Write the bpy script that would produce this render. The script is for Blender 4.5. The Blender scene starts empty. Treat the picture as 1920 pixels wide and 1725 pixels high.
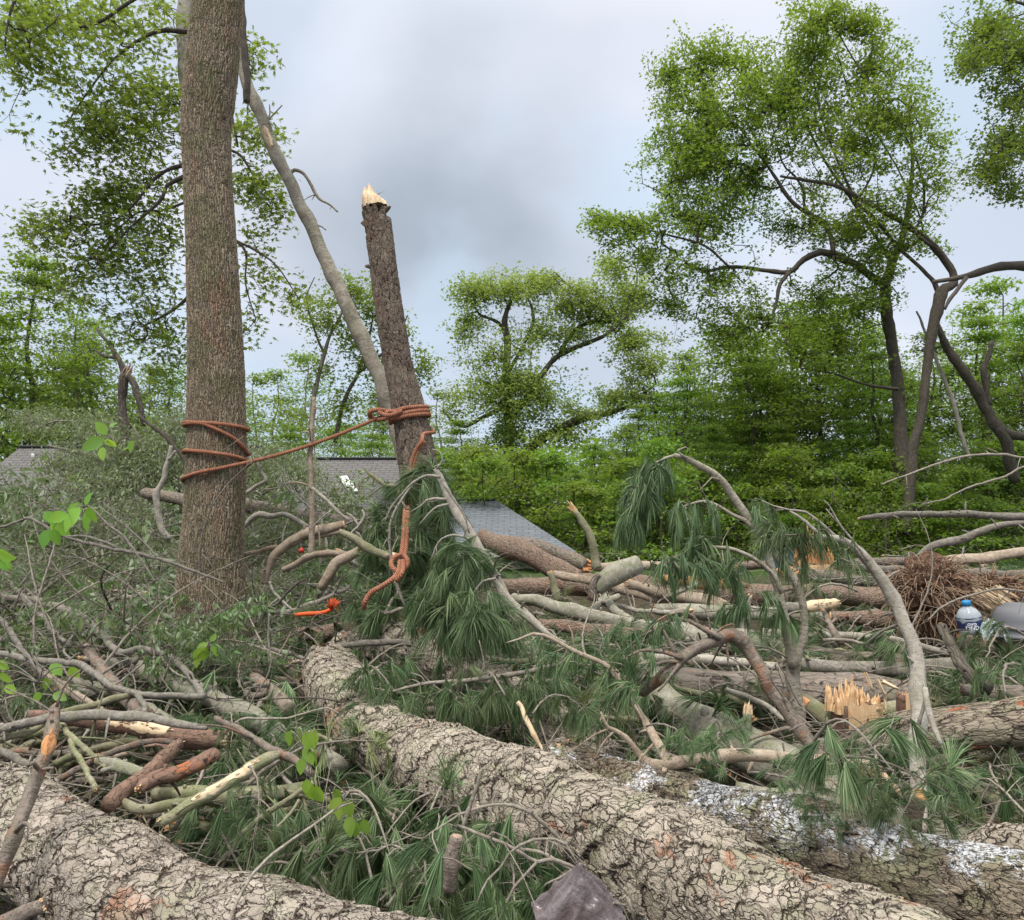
import bpy, math, random
import numpy as np
from mathutils import Vector, noise as mn
R = math.radians
# ------------------------------------------------------------------ camera, sky, sun
sc = bpy.context.scene
C = sc.collection
CAMZ, PITCH, FPX = 1.7, math.atan(137.5/1400), 1400.0
cam = bpy.data.cameras.new('camera'); camo = bpy.data.objects.new('camera', cam); C.objects.link(camo)
camo.location = (0, 0, CAMZ); camo.rotation_euler = (R(90)+PITCH, 0, 0)
cam.sensor_width = 36; cam.lens = 36*FPX/1920; cam.clip_start = .05; cam.clip_end = 2000
sc.camera = camo
sc.view_settings.view_transform = 'Standard'; sc.view_settings.look = 'None'
sc.view_settings.exposure = 0.9; sc.view_settings.gamma = 1
sc.render.film_transparent = False
sc.cycles.max_bounces = 6; sc.cycles.diffuse_bounces = 3; sc.cycles.glossy_bounces = 2
sc.cycles.transmission_bounces = 4; sc.cycles.transparent_max_bounces = 6
SUN_EL, SUN_AZ = R(58), R(205)      # azimuth measured clockwise from +Y
sun = bpy.data.lights.new('sun', 'SUN'); sun.energy = 1.5; sun.angle = R(10); sun.color = (1, .96, .9)
suno = bpy.data.objects.new('sun', sun); C.objects.link(suno)
sd = Vector((math.sin(SUN_AZ)*math.cos(SUN_EL), math.cos(SUN_AZ)*math.cos(SUN_EL), math.sin(SUN_EL)))
suno.rotation_euler = (-sd).to_track_quat('-Z', 'Y').to_euler()

class NT:
    def __init__(s, nt): s.nt = nt
    def n(s, t, ins=None, **kw):
        x = s.nt.nodes.new('ShaderNode'+t)
        for k, v in kw.items(): setattr(x, k, v)
        for k, v in (ins or {}).items():
            if isinstance(v, bpy.types.NodeSocket): s.nt.links.new(v, x.inputs[k])
            else: x.inputs[k].default_value = v
        return x
    def m(s, op, a, b=0.0, c=0.0, clamp=False):
        return s.n('Math', {0: a, 1: b, 2: c}, operation=op, use_clamp=clamp).outputs[0]
    def v(s, op, a, b=(0, 0, 0)):
        x = s.n('VectorMath', {0: a, 1: b}, operation=op)
        return x.outputs['Value'] if op in ('DOT_PRODUCT', 'LENGTH', 'DISTANCE') else x.outputs[0]
    def sc(s, a, f):
        return s.n('VectorMath', {0: a, 'Scale': f}, operation='SCALE').outputs[0]
    def noise(s, v, scale, detail=4, rough=.55, dist=0.0, color=False):
        x = s.n('TexNoise', {'Vector': v, 'Scale': scale, 'Detail': detail, 'Roughness': rough, 'Distortion': dist})
        return x.outputs['Color' if color else 0]
    def ss(s, x, a, b, lo=0.0, hi=1.0):
        return s.n('MapRange', {'Value': x, 'From Min': a, 'From Max': b, 'To Min': lo, 'To Max': hi}, interpolation_type='SMOOTHSTEP').outputs[0]
    def mix(s, f, a, b, mode='MIX'):
        x = s.n('Mix', data_type='RGBA', blend_type=mode)
        for k, v in ((0, f), (6, a), (7, b)):
            if isinstance(v, bpy.types.NodeSocket): s.nt.links.new(v, x.inputs[k])
            else: x.inputs[k].default_value = v if k == 0 else (tuple(v)+(1,))[:4]
        return x.outputs[2]
    def link(s, a, b): s.nt.links.new(a, b)

w = bpy.data.worlds.new('World'); sc.world = w; w.use_nodes = True
w.node_tree.nodes.clear(); W = NT(w.node_tree)
sky = W.n('TexSky', sky_type='NISHITA', sun_disc=False, sun_elevation=SUN_EL, sun_rotation=SUN_AZ)
tc = W.n('TexCoord').outputs['Generated']
def cdir(px, py):
    u, q = (px-960)/FPX, (862.5-py)/FPX
    v = Vector((u, math.cos(PITCH)-q*math.sin(PITCH), math.sin(PITCH)+q*math.cos(PITCH)))
    return v.normalized()
sep = W.n('SeparateXYZ', {0: tc})
el = sep.outputs[2]
# overcast cloud sheet: layered noise in direction space, with the darker cloud bank low in the middle
wv = W.v('MULTIPLY', tc, (1, 1, 1.25))
n1 = W.noise(wv, 2.2, 4, .45, .2)
n2 = W.noise(W.v('ADD', wv, (3.1, 7.7, 1.3)), 3.6, 4, .42, .1)
def blob(px, py, r, soft=1.0):
    d = W.v('DISTANCE', tc, tuple(cdir(px, py)))
    d = W.m('ADD', d, W.m('MULTIPLY', W.m('SUBTRACT', n2, .5), .35))
    return W.ss(d, r, 0)
dark = W.m('ADD', W.m('MULTIPLY', blob(780, 440, .24), .95), W.m('MULTIPLY', blob(1010, 250, .25), .42))
dark = W.m('ADD', dark, W.m('MULTIPLY', blob(560, 560, .3), .25))
dark = W.m('ADD', dark, W.m('MULTIPLY', blob(1080, 560, .26), .3))
dark = W.m('ADD', dark, W.ss(n1, .5, .36, 0, .12), clamp=False)
brt = W.m('ADD', W.m('MULTIPLY', blob(1300, 60, .4), .8), W.m('MULTIPLY', blob(200, 330, .22), .5))
brt = W.m('ADD', brt, W.ss(n1, .48, .62, 0, .6))
c = W.mix(W.m('MULTIPLY', brt, 1, clamp=True), (.50, .56, .655), (.69, .71, .79))
c = W.mix(W.m('MULTIPLY', dark, .78, clamp=True), c, (.30, .345, .40))
blue = W.ss(n2, .5, .62, 0, .4)
c = W.mix(blue, c, (.46, .60, .74))
# a real overcast sky is about three times as bright overhead as near the horizon
c = W.mix(W.ss(el, .55, .8), c, (.62, .62, .60))
zen = W.ss(el, .57, .92, 1.0, 3.6)
c = W.sc(c, zen)
bgc = W.n('Background', {'Color': c, 'Strength': .75})
bgs = W.n('Background', {'Color': sky.outputs[0], 'Strength': .06})
mx = W.n('MixShader', {0: .94, 1: bgs.outputs[0], 2: bgc.outputs[0]})
W.link(mx.outputs[0], W.n('OutputWorld').inputs[0])

# ------------------------------------------------------------------ where things stand
def ysc(Y): return Y*np.interp(Y, [12, 20], [.75, 1.0])
def P(px, py, Y):
    Y = ysc(Y)
    u, q = (px-960)/FPX, (862.5-py)/FPX
    vy = math.cos(PITCH)-q*math.sin(PITCH)
    return np.array([u*Y/vy, Y, CAMZ+(math.sin(PITCH)+q*math.cos(PITCH))*Y/vy])
YT = [(1004, 60), (1015, 25), (1030, 19), (1050, 15), (1080, 12), (1120, 9.6), (1180, 7.7), (1250, 6.3), (1350, 5.1), (1450, 4.3), (1550, 3.7), (1650, 3.2), (1725, 2.9), (1900, 2.4)]
def Yd(py): return float(np.interp(py, [a for a, b in YT], [b for a, b in YT]))
SY = []
for a, b in YT[::-1]:
    q = P(960, a, b); SY.append((q[1], q[2]))
SYa = np.array([a for a, b in SY]); SYz = np.array([b for a, b in SY])
def Sz(y): return np.interp(y, SYa, SYz)                      # top of the tangle
def Gz(y): return np.minimum(Sz(y)-np.interp(y, [2, 4, 10, 20, 60], [.62, .62, .6, .6, .7]), 1.0)

# ------------------------------------------------------------------ object helpers
def tag(o, label=None, cat=None, group=None, kind=None):
    for k, v in (('label', label), ('category', cat), ('group', group), ('kind', kind)):
        if v: o[k] = v
    return o
def empty(name, label, cat, loc=(0, 0, 0), group=None):
    o = bpy.data.objects.new(name, None); C.objects.link(o); o.location = loc
    return tag(o, label, cat, group)
def mesh(name, V, F, mats, parent=None, attrs=None, smooth=True, midx=None, origin=None):
    """V (n,3); F list of tuples or list of int arrays (n,k). Linked as ONE object"""
    V = np.asarray(V, dtype=np.float32).reshape(-1, 3)
    me = bpy.data.meshes.new(name)
    if origin is not None: V = V-np.asarray(origin, dtype=np.float32)
    fl = F if isinstance(F, list) else [F]
    if fl and not isinstance(fl[0], np.ndarray):
        me.from_pydata(V.tolist(), [], fl)
    else:
        fl = [f for f in fl if len(f)]
        nl = sum(f.size for f in fl); nf = sum(len(f) for f in fl)
        me.vertices.add(len(V)); me.vertices.foreach_set('co', V.ravel())
        me.loops.add(nl); me.polygons.add(nf)
        me.loops.foreach_set('vertex_index', np.concatenate([f.ravel() for f in fl]).astype(np.int32))
        tot = np.concatenate([np.full(len(f), f.shape[1]) for f in fl]).astype(np.int32)
        st = np.concatenate([[0], np.cumsum(tot)[:-1]]).astype(np.int32)
        me.polygons.foreach_set('loop_start', st)
        me.update(calc_edges=True)
    if smooth: me.polygons.foreach_set('use_smooth', np.ones(len(me.polygons), dtype=bool))
    for m in (mats if isinstance(mats, (list, tuple)) else [mats]): me.materials.append(m)
    if midx is not None: me.polygons.foreach_set('material_index', np.asarray(midx, dtype=np.int32))
    for k, a in (attrs or {}).items():
        a = np.asarray(a, dtype=np.float32)
        if a.ndim == 2:
            at = me.attributes.new(k, 'FLOAT_VECTOR', 'POINT'); at.data.foreach_set('vector', a.ravel())
        else:
            at = me.attributes.new(k, 'FLOAT', 'POINT'); at.data.foreach_set('value', a)
    me.update()
    o = bpy.data.objects.new(name, me); C.objects.link(o)
    if parent is not None: o.parent = parent
    if origin is not None and parent is None: o.location = origin
    return o
class MB:
    """collects pieces into one mesh: quads/tris by arrays"""
    def __init__(s): s.V = []; s.F = []; s.A = []; s.B = []; s.n = 0
    def add(s, V, F, bc=None, rnd=None):
        V = np.asarray(V, float)
        s.V.append(V); s.F += [f+s.n for f in F]
        s.A.append(bc if bc is not None else V); s.B.append(rnd if rnd is not None else np.zeros(len(V)))
        s.n += len(V); return s
    def build(s, name, mat, parent=None, smooth=True, origin=None):
        V = np.concatenate(s.V)
        g = {}
        for f in s.F: g.setdefault(f.shape[1], []).append(f)
        F = [np.concatenate(v) for v in g.values()]
        return mesh(name, V, F, mat, parent, {'bc': np.concatenate(s.A), 'rnd': np.concatenate(s.B)}, smooth, origin=origin)
def catmull(p, n_or_step, is_step=True):
    p = np.asarray(p, float)
    if len(p) == 2: q = np.vstack([2*p[0]-p[1], p, 2*p[1]-p[0]])
    else: q = np.vstack([2*p[0]-p[1], p, 2*p[-1]-p[-2]])
    out = []
    for i in range(len(p)-1):
        a, b, c_, d = q[i:i+4]
        L = np.linalg.norm((c_-b)[:3])
        k = max(1, int(math.ceil(L/n_or_step))) if is_step else n_or_step
        t = np.linspace(0, 1, k, endpoint=False)[:, None]
        out.append(.5*(2*b+(c_-a)*t+(2*a-5*b+4*c_-d)*t**2+(3*b-3*c_+d-a)*t**3))
    out.append(p[-1:]); return np.vstack(out)
def frames(pts):
    T = np.gradient(pts, axis=0); T /= np.linalg.norm(T, axis=1)[:, None]+1e-9
    n = np.cross(T[0], [0, 0, 1.0])
    if np.linalg.norm(n) < .1: n = np.cross(T[0], [1.0, 0, 0])
    n /= np.linalg.norm(n); N = [n]
    for i in range(1, len(T)):
        n = n-T[i]*np.dot(n, T[i]); n /= np.linalg.norm(n)+1e-9; N.append(n)
    N = np.array(N); return T, N, np.cross(T, N)
def tube(mb, pr, segs=8, step=.05, irr=.06, seed=0, smoothpath=True, lump=0.0, bcs=0.0, cap=True, kink=0.0):
    """pr: (n,4) points+radius"""
    pr = np.asarray(pr, float)
    if smoothpath: pr = catmull(pr, step)
    pts, r = pr[:, :3].copy(), np.maximum(pr[:, 3], .0006)
    if kink:
        s0 = np.concatenate([[0], np.cumsum(np.linalg.norm(np.diff(pts, axis=0), axis=1))]); rm = r.mean(); w0 = 1/(9*rm)
        for ax in range(3):
            off = np.array([mn.noise(Vector((q*w0, seed*1.37+ax*9.1, 0)))+.5*mn.noise(Vector((q*w0*2.7, seed*2.1, ax*5.3))) for q in s0])
            pts[:, ax] += off*rm*kink*1.6
        wl = np.clip(16*rm, .10, .6); wh = (s0+seed*.37) % wl
        r = r*(1+.15*np.exp(-((wh-wl*.5)/(1.1*rm))**2))
        r = r*(1+kink*.35*np.array([mn.noise(Vector((q*w0*2.2, seed*.7, 3.3))) for q in s0]))
    T, N, B = frames(pts); n = len(pts)
    s = np.concatenate([[0], np.cumsum(np.linalg.norm(np.diff(pts, axis=0), axis=1))])
    rs = np.random.RandomState(seed)
    th = np.linspace(0, 2*np.pi, segs, endpoint=False)
    ph = rs.rand(6)*6.28
    th2, s2 = np.meshgrid(th, s)
    rr = r[:, None]*(1+irr*(np.sin(2*th2+ph[0]+s2*1.1)+.7*np.sin(3*th2+ph[1]-s2*2.3)+.5*np.sin(s2*4.7/(.3+r.mean()*8)+ph[2])))
    if lump:
        rr += lump*r[:, None]*np.sin(5*th2+ph[3]+s2*3)*np.sin(s2*7+ph[4])
    V = pts[:, None]+N[:, None]*(np.cos(th)[None, :, None]*rr[..., None])+B[:, None]*(np.sin(th)[None, :, None]*rr[..., None])
    bc = np.stack([np.cos(th2)*r[:, None], np.sin(th2)*r[:, None], s2+bcs], -1)
    bc[..., :2] += rs.rand(2)*9+2
    i = np.arange(n-1)[:, None]*segs; j = np.arange(segs)[None]; j1 = (j+1) % segs
    F = np.stack([i+j, i+j1, i+segs+j1, i+segs+j], -1).reshape(-1, 4)
    V = V.reshape(-1, 3); bc = bc.reshape(-1, 3); Fs = [F]
    rmx = r.mean()
    if kink >= .2 and rmx < .05 and s[-1] > .25:                 # snapped side twigs at the whorls
        for q in range(int(min(9, s[-1]/np.clip(16*rmx, .10, .6)*1.3))):
            i_ = rs.randint(1, len(pts)-1); a_ = nrm(np.cross(T[i_], rs.normal(size=3)))
            ln = rmx*rs.uniform(1.5, 4)+(rs.uniform(.05, .22) if rs.rand() < .35 else 0); d_ = nrm(a_+T[i_]*rs.uniform(-.2, .9)); q0 = pts[i_]; tr = min(r[i_]*.3, .006)
            tube(mb, [list(q0+d_*r[i_]*.5)+[tr*1.3], list(q0+d_*(r[i_]+ln*.5))+[tr], list(q0+d_*(r[i_]+ln)+np.array([0, 0, -ln*.15]))+[tr*.5]], 5, max(.02, ln*.4), 0, q)
    if cap:
        V = np.vstack([V, pts[0], pts[-1]]); bc = np.vstack([bc, bc[0], bc[-1]])
        k = n*segs; j = np.arange(segs)
        Fs.append(np.stack([np.full(segs, k), (j+1) % segs, j], -1))
        Fs.append(np.stack([np.full(segs, k+1), (n-1)*segs+j, (n-1)*segs+(j+1) % segs], -1))
    mb.add(V, Fs, bc, np.full(len(V), rs.rand()))
    return pts, r, T
def px_path(s, Y=None, k=1.0):
    """'px,py,r[,Y]; ...' -> (n,4) world points + radius"""
    out = []
    for q in s.split(';'):
        v = [float(x) for x in q.split(',')]
        y = v[3] if len(v) > 3 else (Y if Y is not None else Yd(v[1])*k)
        out.append(list(P(v[0], v[1], y))+[v[2]*ysc(y)/FPX])
    return np.array(out)
def rock_noise(V, amp, f, seed=0):
    o = Vector((seed*3.1, seed*1.7, seed*.9))
    return np.array([mn.noise(Vector(v)*f+o) for v in V])*amp
# ------------------------------------------------------------------ materials
def newmat(name, rough=.9, disp=False):
    m = bpy.data.materials.new(name); m.use_nodes = True; m.node_tree.nodes.clear()
    t = NT(m.node_tree); b = t.n('BsdfPrincipled', {'Roughness': rough})
    b.inputs['Specular IOR Level'].default_value = .25
    o = t.n('OutputMaterial'); t.link(b.outputs[0], o.inputs[0])
    m.displacement_method = 'BOTH' if disp else 'BUMP'
    return m, t, b, o
def bump(t, b, h, dist, strength=1.0, prev=None):
    x = t.n('Bump', {'Height': h, 'Distance': dist, 'Strength': strength})
    if prev is not None: t.link(prev, x.inputs['Normal'])
    t.link(x.outputs[0], b.inputs['Normal']); return x.outputs[0]
def plates(name, cols, scale=22, zs=.62, amp=.010, disp=True, crack_and_shade=(.045, .034, .026), orange=.25, lichen=.35, dust=0.0, ocol=(.33, .12, .055)):
    """scaly pine bark: lifted plates with shade painted along their low edges, flaked orange patches, lichen"""
    m, t, b, o = newmat(name, .92, disp)
    bc = t.n('Attribute', attribute_name='bc').outputs['Vector']
    bc = t.v('ADD', bc, t.sc(t.n('CombineXYZ', {0: t.n('ObjectInfo').outputs['Random']}).outputs[0], 31.0))
    p = t.v('MULTIPLY', bc, (1, 1, zs))
    wob = t.v('SUBTRACT', t.noise(p, scale*.35, 3, .6, 0, True), (.5, .5, .5))
    wob2 = t.v('SUBTRACT', t.noise(p, scale*1.6, 3, .6, 0, True), (.5, .5, .5))
    q = t.v('ADD', t.v('ADD', p, t.sc(wob, 2.2/scale)), t.sc(wob2, .75/scale))
    ve = t.n('TexVoronoi', {'Vector': q, 'Scale': scale, 'Randomness': 1.0}, feature='DISTANCE_TO_EDGE').outputs['Distance']
    vf = t.n('TexVoronoi', {'Vector': q, 'Scale': scale, 'Randomness': 1.0})
    rnd = t.n('SeparateColor', {0: vf.outputs['Color']}).outputs
    q2 = t.v('ADD', q, (4.2, 1.1, 7.3))
    ve2 = t.n('TexVoronoi', {'Vector': q2, 'Scale': scale*2.3}, feature='DISTANCE_TO_EDGE').outputs['Distance']
    vf2 = t.n('SeparateColor', {0: t.n('TexVoronoi', {'Vector': q2, 'Scale': scale*2.3}).outputs['Color']}).outputs
    edge = t.ss(ve, .0, .10); edge2 = t.ss(ve2, 0, .09)
    # each plate tilts: one side lifted
    loc = t.sc(t.v('SUBTRACT', q, vf.outputs['Position']), scale)
    tilt = t.v('DOT_PRODUCT', loc, (.35, .35, .95))
    tilt = t.m('MULTIPLY', tilt, t.ss(rnd[2], 0, 1, .4, 1.5))
    fine = t.noise(p, scale*5, 5, .65)
    big = t.noise(bc, 3.2, 3, .5)
    h = t.m('ADD', t.m('MULTIPLY', edge, .15), t.m('MULTIPLY', rnd[0], .5))
    h = t.m('ADD', h, t.m('MULTIPLY', tilt, .62))
    h = t.m('ADD', h, t.m('MULTIPLY', t.m('MULTIPLY', edge2, vf2[1]), .26))
    h = t.m('ADD', h, t.m('MULTIPLY', fine, .16))
    h = t.m('MULTIPLY', h, t.ss(big, .3, .7, .65, 1.25))
    if disp:
        d = t.n('Displacement', {'Height': h, 'Midlevel': .5, 'Scale': amp}); t.link(d.outputs[0], o.inputs['Displacement'])
        bump(t, b, t.m('ADD', t.m('ADD', t.m('MULTIPLY', fine, .8), t.m('MULTIPLY', t.m('MULTIPLY', edge2, vf2[1]), .9)), t.m('MULTIPLY', h, .9)), .009)
    else:
        bump(t, b, h, amp*1.1)
    c1 = t.mix(rnd[1], cols[0], cols[1]); c2 = t.mix(vf2[0], cols[1], cols[2])
    c = t.mix(.45, c1, c2)
    c = t.mix(t.ss(fine, .35, .7, 0, .35), c, tuple(x*.62 for x in cols[0]))
    lc = t.m('MULTIPLY', t.ss(t.noise(bc, 7, 5, .6), .5, .62), lichen)
    c = t.mix(lc, c, (.27, .29, .15))
    oc = t.m('MULTIPLY', t.ss(t.noise(t.v('ADD', bc, (5, 5, 5)), 5.5, 3, .6), .60, .66), t.ss(rnd[2], .35, .5))
    c = t.mix(t.m('MULTIPLY', oc, orange*3.4, clamp=True), c, ocol)
    cm = t.ss(t.noise(bc, scale*.8, 3, .5), .36, .6)
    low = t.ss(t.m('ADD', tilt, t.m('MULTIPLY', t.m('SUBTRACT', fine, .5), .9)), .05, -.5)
    c = t.mix(t.m('MULTIPLY', t.m('MULTIPLY', t.ss(ve, .17, .02), low), 1.15, clamp=True), c, crack_and_shade)  # shadow under the neighbouring plate, painted into the bark as a one-sided dark band
    c = t.mix(t.m('MULTIPLY', t.ss(ve2, .05, .0, 0, .5), t.m('MULTIPLY', cm, t.ss(tilt, .3, -.3))), c, tuple(x*2.2 for x in crack_and_shade))
    c = t.mix(t.m('MULTIPLY', t.ss(rnd[0], .55, 1, 0, .5), t.ss(fine, .3, .6)), c, tuple(min(1, x*1.35) for x in cols[1]))
    if dust:
        geo = t.n('NewGeometry').outputs['Normal']; up = t.n('SeparateXYZ', {0: geo}).outputs[2]
        dn = t.noise(bc, 5, 5, .62); df = t.noise(bc, 55, 4, .7)
        f = t.m('MULTIPLY', t.ss(dn, .48, .56), t.ss(df, .42, .54))
        f = t.m('MULTIPLY', f, t.ss(up, .25, .7))
        c = t.mix(t.m('MULTIPLY', f, dust), c, (.74, .74, .76))
    t.link(c, b.inputs['Base Color']); return m
def furrow(name, cols, scale=60, zs=.16, amp=.006, disp=False, red=0.3, crack_and_shade=(.05, .04, .03), moss=.3):
    """finely furrowed upright bark"""
    m, t, b, o = newmat(name, .93, disp)
    bc = t.n('Attribute', attribute_name='bc').outputs['Vector']
    p = t.v('MULTIPLY', bc, (1, 1, zs))
    wob = t.v('SUBTRACT', t.noise(bc, scale*.22, 3, .6, 0, True), (.5, .5, .5))
    q = t.v('ADD', p, t.v('MULTIPLY', t.sc(wob, 2.6/scale), (1, 1, .5)))
    ve = t.n('TexVoronoi', {'Vector': q, 'Scale': scale}, feature='DISTANCE_TO_EDGE').outputs['Distance']
    rn = t.n('SeparateColor', {0: t.n('TexVoronoi', {'Vector': q, 'Scale': scale}).outputs['Color']}).outputs
    st = t.noise(q, scale*1.5, 5, .65)
    h = t.m('ADD', t.m('MULTIPLY', t.ss(ve, 0, .3), .6), t.m('ADD', t.m('MULTIPLY', rn[0], .25), t.m('MULTIPLY', st, .45)))
    if disp:
        d = t.n('Displacement', {'Height': h, 'Midlevel': .6, 'Scale': amp}); t.link(d.outputs[0], o.inputs['Displacement'])
        bump(t, b, st, amp*.6)
    else: bump(t, b, h, amp)
    c = t.mix(rn[1], cols[0], cols[1]); c = t.mix(t.ss(st, .35, .7), c, cols[2])
    c = t.mix(t.m('MULTIPLY', t.ss(t.noise(bc, 5, 4, .6), .46, .62), moss), c, (.14, .15, .06))
    c = t.mix(t.m('MULTIPLY', t.ss(t.noise(t.v('MULTIPLY', bc, (1, 1, .3)), 9, 5, .7), .53, .63), red), c, (.31, .10, .06))
    c = t.mix(t.ss(ve, .11, .0), c, crack_and_shade)
    t.link(c, b.inputs['Base Color']); return m
def smoothbark(name, cols, scale=30, amp=.0015, red=0.0, moss=.3, spots=.5):
    m, t, b, o = newmat(name, .88)
    bc = t.n('Attribute', attribute_name='bc').outputs['Vector']
    oi = t.n('ObjectInfo').outputs['Random']
    bc = t.v('ADD', bc, t.sc(t.n('CombineXYZ', {0: oi, 2: oi}).outputs[0], 17.0))
    n = t.noise(bc, scale, 5, .65); n2 = t.noise(bc, scale*.22, 4, .6)
    ring = t.noise(t.v('MULTIPLY', bc, (.35, .35, 1.8)), scale*2.2, 3, .6)
    sp = t.n('TexVoronoi', {'Vector': t.v('MULTIPLY', bc, (1.6, 1.6, .8)), 'Scale': scale*3}).outputs['Distance']
    c = t.mix(t.ss(n2, .35, .65), cols[0], cols[1])
    c = t.mix(t.ss(n, .4, .68), c, cols[2])
    c = t.mix(t.m('MULTIPLY', t.ss(t.noise(bc, scale*.35, 5, .6), .48, .6), moss), c, (.17, .19, .085))
    if red: c = t.mix(t.m('MULTIPLY', t.ss(t.noise(bc, 9, 4, .6), .55, .62), red), c, (.36, .14, .06))
    c = t.mix(t.ss(sp, .2, .08, 0, spots), c, tuple(x*.35 for x in cols[0]))
    c = t.mix(t.ss(oi, 0, 1, 0, .35), c, tuple(x*.6 for x in cols[0]))
    t.link(c, b.inputs['Base Color'])
    bump(t, b, t.m('ADD', t.m('ADD', n, t.m('MULTIPLY', ring, .6)), t.m('MULTIPLY', t.ss(sp, .25, .05), .8)), amp*3.2)
    return m
def woodmat(name, c1, c2, c3, rings=False):
    m, t, b, o = newmat(name, .75)
    bc = t.n('Attribute', attribute_name='bc').outputs['Vector']
    p = t.v('MULTIPLY', bc, (1, 1, .08))
    g = t.noise(p, 160, 5, .65, .3); k = t.noise(bc, 14, 4, .6)
    rn = t.n('Attribute', attribute_name='rnd').outputs['Fac']
    c = t.mix(t.ss(g, .35, .68), c1, c2); c = t.mix(t.ss(k, .5, .66, 0, .8), c, c3)
    c = t.mix(t.m('MULTIPLY', rn, .45), c, tuple(x*.5 for x in c3))
    t.link(c, b.inputs['Base Color']); bump(t, b, g, .003)
    return m
def leafmat(name, dark, mid, light, trans=.42, pale=None, tint=(.30, .42, .03)):
    m = bpy.data.materials.new(name); m.use_nodes = True; m.node_tree.nodes.clear(); t = NT(m.node_tree)
    rn = t.n('Attribute', attribute_name='rnd').outputs['Fac']
    oi = t.n('ObjectInfo').outputs['Random']
    r = t.m('FRACT', rn)
    c = t.mix(t.ss(r, 0, .5), dark, mid); c = t.mix(t.ss(r, .5, 1), c, light)
    hs = t.n('HueSaturation', {'Hue': t.m('ADD', .5, t.m('MULTIPLY', t.m('SUBTRACT', oi, .5), .045)), 'Saturation': .93, 'Value': t.m('ADD', .8, t.m('MULTIPLY', oi, .5)), 'Color': c})
    c = hs.outputs[0]
    if pale:
        bf = t.n('NewGeometry').outputs['Backfacing']; c2 = t.mix(bf, c, pale)
    else: c2 = c
    b = t.n('BsdfPrincipled', {'Base Color': c2, 'Roughness': .5}); b.inputs['Specular IOR Level'].default_value = .28
    tr = t.n('BsdfTranslucent', {'Color': t.mix(.55, c, tint)})
    x = t.n('MixShader', {0: trans, 1: b.outputs[0], 2: tr.outputs[0]})
    t.link(x.outputs[0], t.n('OutputMaterial').inputs[0]); return m
M = {}
M['plate_near'] = plates('bark_pine_near', [(.34, .28, .23), (.44, .375, .31), (.28, .24, .185)], 19, .8, .013, orange=.18, lichen=.25, crack_and_shade=(.075, .055, .042))
M['plate_mid'] = plates('bark_pine_mossy', [(.34, .28, .225), (.45, .385, .31), (.27, .235, .17)], 17, .85, .016, orange=.22, lichen=.32, crack_and_shade=(.07, .052, .038))
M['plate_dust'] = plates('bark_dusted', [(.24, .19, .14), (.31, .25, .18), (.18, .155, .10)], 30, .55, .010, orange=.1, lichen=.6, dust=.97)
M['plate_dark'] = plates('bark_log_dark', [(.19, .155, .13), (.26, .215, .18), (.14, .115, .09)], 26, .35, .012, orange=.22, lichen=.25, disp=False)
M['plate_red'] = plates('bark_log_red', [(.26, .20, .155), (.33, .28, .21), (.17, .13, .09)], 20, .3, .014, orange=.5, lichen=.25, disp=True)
M['plate_snag'] = plates('bark_snag', [(.205, .155, .12), (.27, .21, .165), (.175, .135, .10)], 26, .6, .010, orange=.13, lichen=.15, disp=True, crack_and_shade=(.04, .026, .02), ocol=(.22, .07, .045))
M['furrow_main'] = furrow('bark_oak_trunk', [(.19, .14, .095), (.27, .21, .145), (.38, .31, .22)], 78, .085, .012, True, red=.26, moss=.5)
M['furrow'] = furrow('bark_furrowed', [(.15, .12, .10), (.21, .17, .14), (.28, .23, .19)], 60, .2, .006)
M['furrow_brown'] = furrow('bark_brown', [(.17, .11, .08), (.24, .165, .12), (.30, .22, .17)], 70, .25, .005, moss=.08, red=.25)
M['dark_trunk'] = furrow('bark_dark_trunk', [(.06, .05, .04), (.09, .075, .06), (.13, .11, .09)], 25, .2, .01, moss=.15, red=.0)
M['limb'] = smoothbark('bark_grey_limb', [(.22, .19, .145), (.29, .255, .20), (.36, .325, .265)], 16, .003, moss=.2, spots=.3)
M['smooth'] = smoothbark('bark_smooth_grey', [(.22, .20, .155), (.28, .26, .20), (.35, .33, .27)], 26, .002, moss=.45)
M['pale'] = smoothbark('bark_pale', [(.27, .235, .19), (.34, .30, .25), (.43, .395, .34)], 28, .0018, moss=.15)
M['tan'] = smoothbark('bark_tan', [(.26, .195, .14), (.34, .265, .20), (.42, .345, .27)], 24, .0018, moss=.1, red=.1)
M['brown'] = smoothbark('bark_branch_brown', [(.16, .125, .10), (.22, .175, .14), (.29, .24, .20)], 34, .003, red=.45, moss=.15)
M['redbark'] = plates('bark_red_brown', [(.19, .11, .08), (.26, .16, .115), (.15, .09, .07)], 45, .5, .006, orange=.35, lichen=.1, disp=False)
M['greyb'] = smoothbark('bark_branch_grey', [(.145, .125, .105), (.20, .178, .15), (.28, .252, .215)], 34, .0022, moss=.2)
M['mossy'] = smoothbark('bark_mossy', [(.20, .18, .11), (.25, .235, .14), (.30, .28, .19)], 28, .002, moss=.7)
M['twig'] = smoothbark('twig_bark', [(.20, .165, .13), (.27, .23, .19), (.36, .32, .27)], 60, .001, moss=.1)
M['dtwig'] = smoothbark('twig_dark', [(.07, .055, .045), (.10, .08, .065), (.13, .11, .09)], 60, .001, moss=.1)
M['wood'] = woodmat('fresh_wood', (.72, .52, .31), (.60, .38, .20), (.55, .27, .11))
M['wood_or'] = woodmat('orange_wood', (.62, .34, .16), (.52, .24, .09), (.45, .14, .04))
M['wood_pale'] = woodmat('pale_wood', (.74, .60, .41), (.64, .48, .30), (.56, .36, .20))
M['wood_grey'] = woodmat('weathered_wood', (.42, .32, .23), (.34, .25, .18), (.25, .14, .08))
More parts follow.
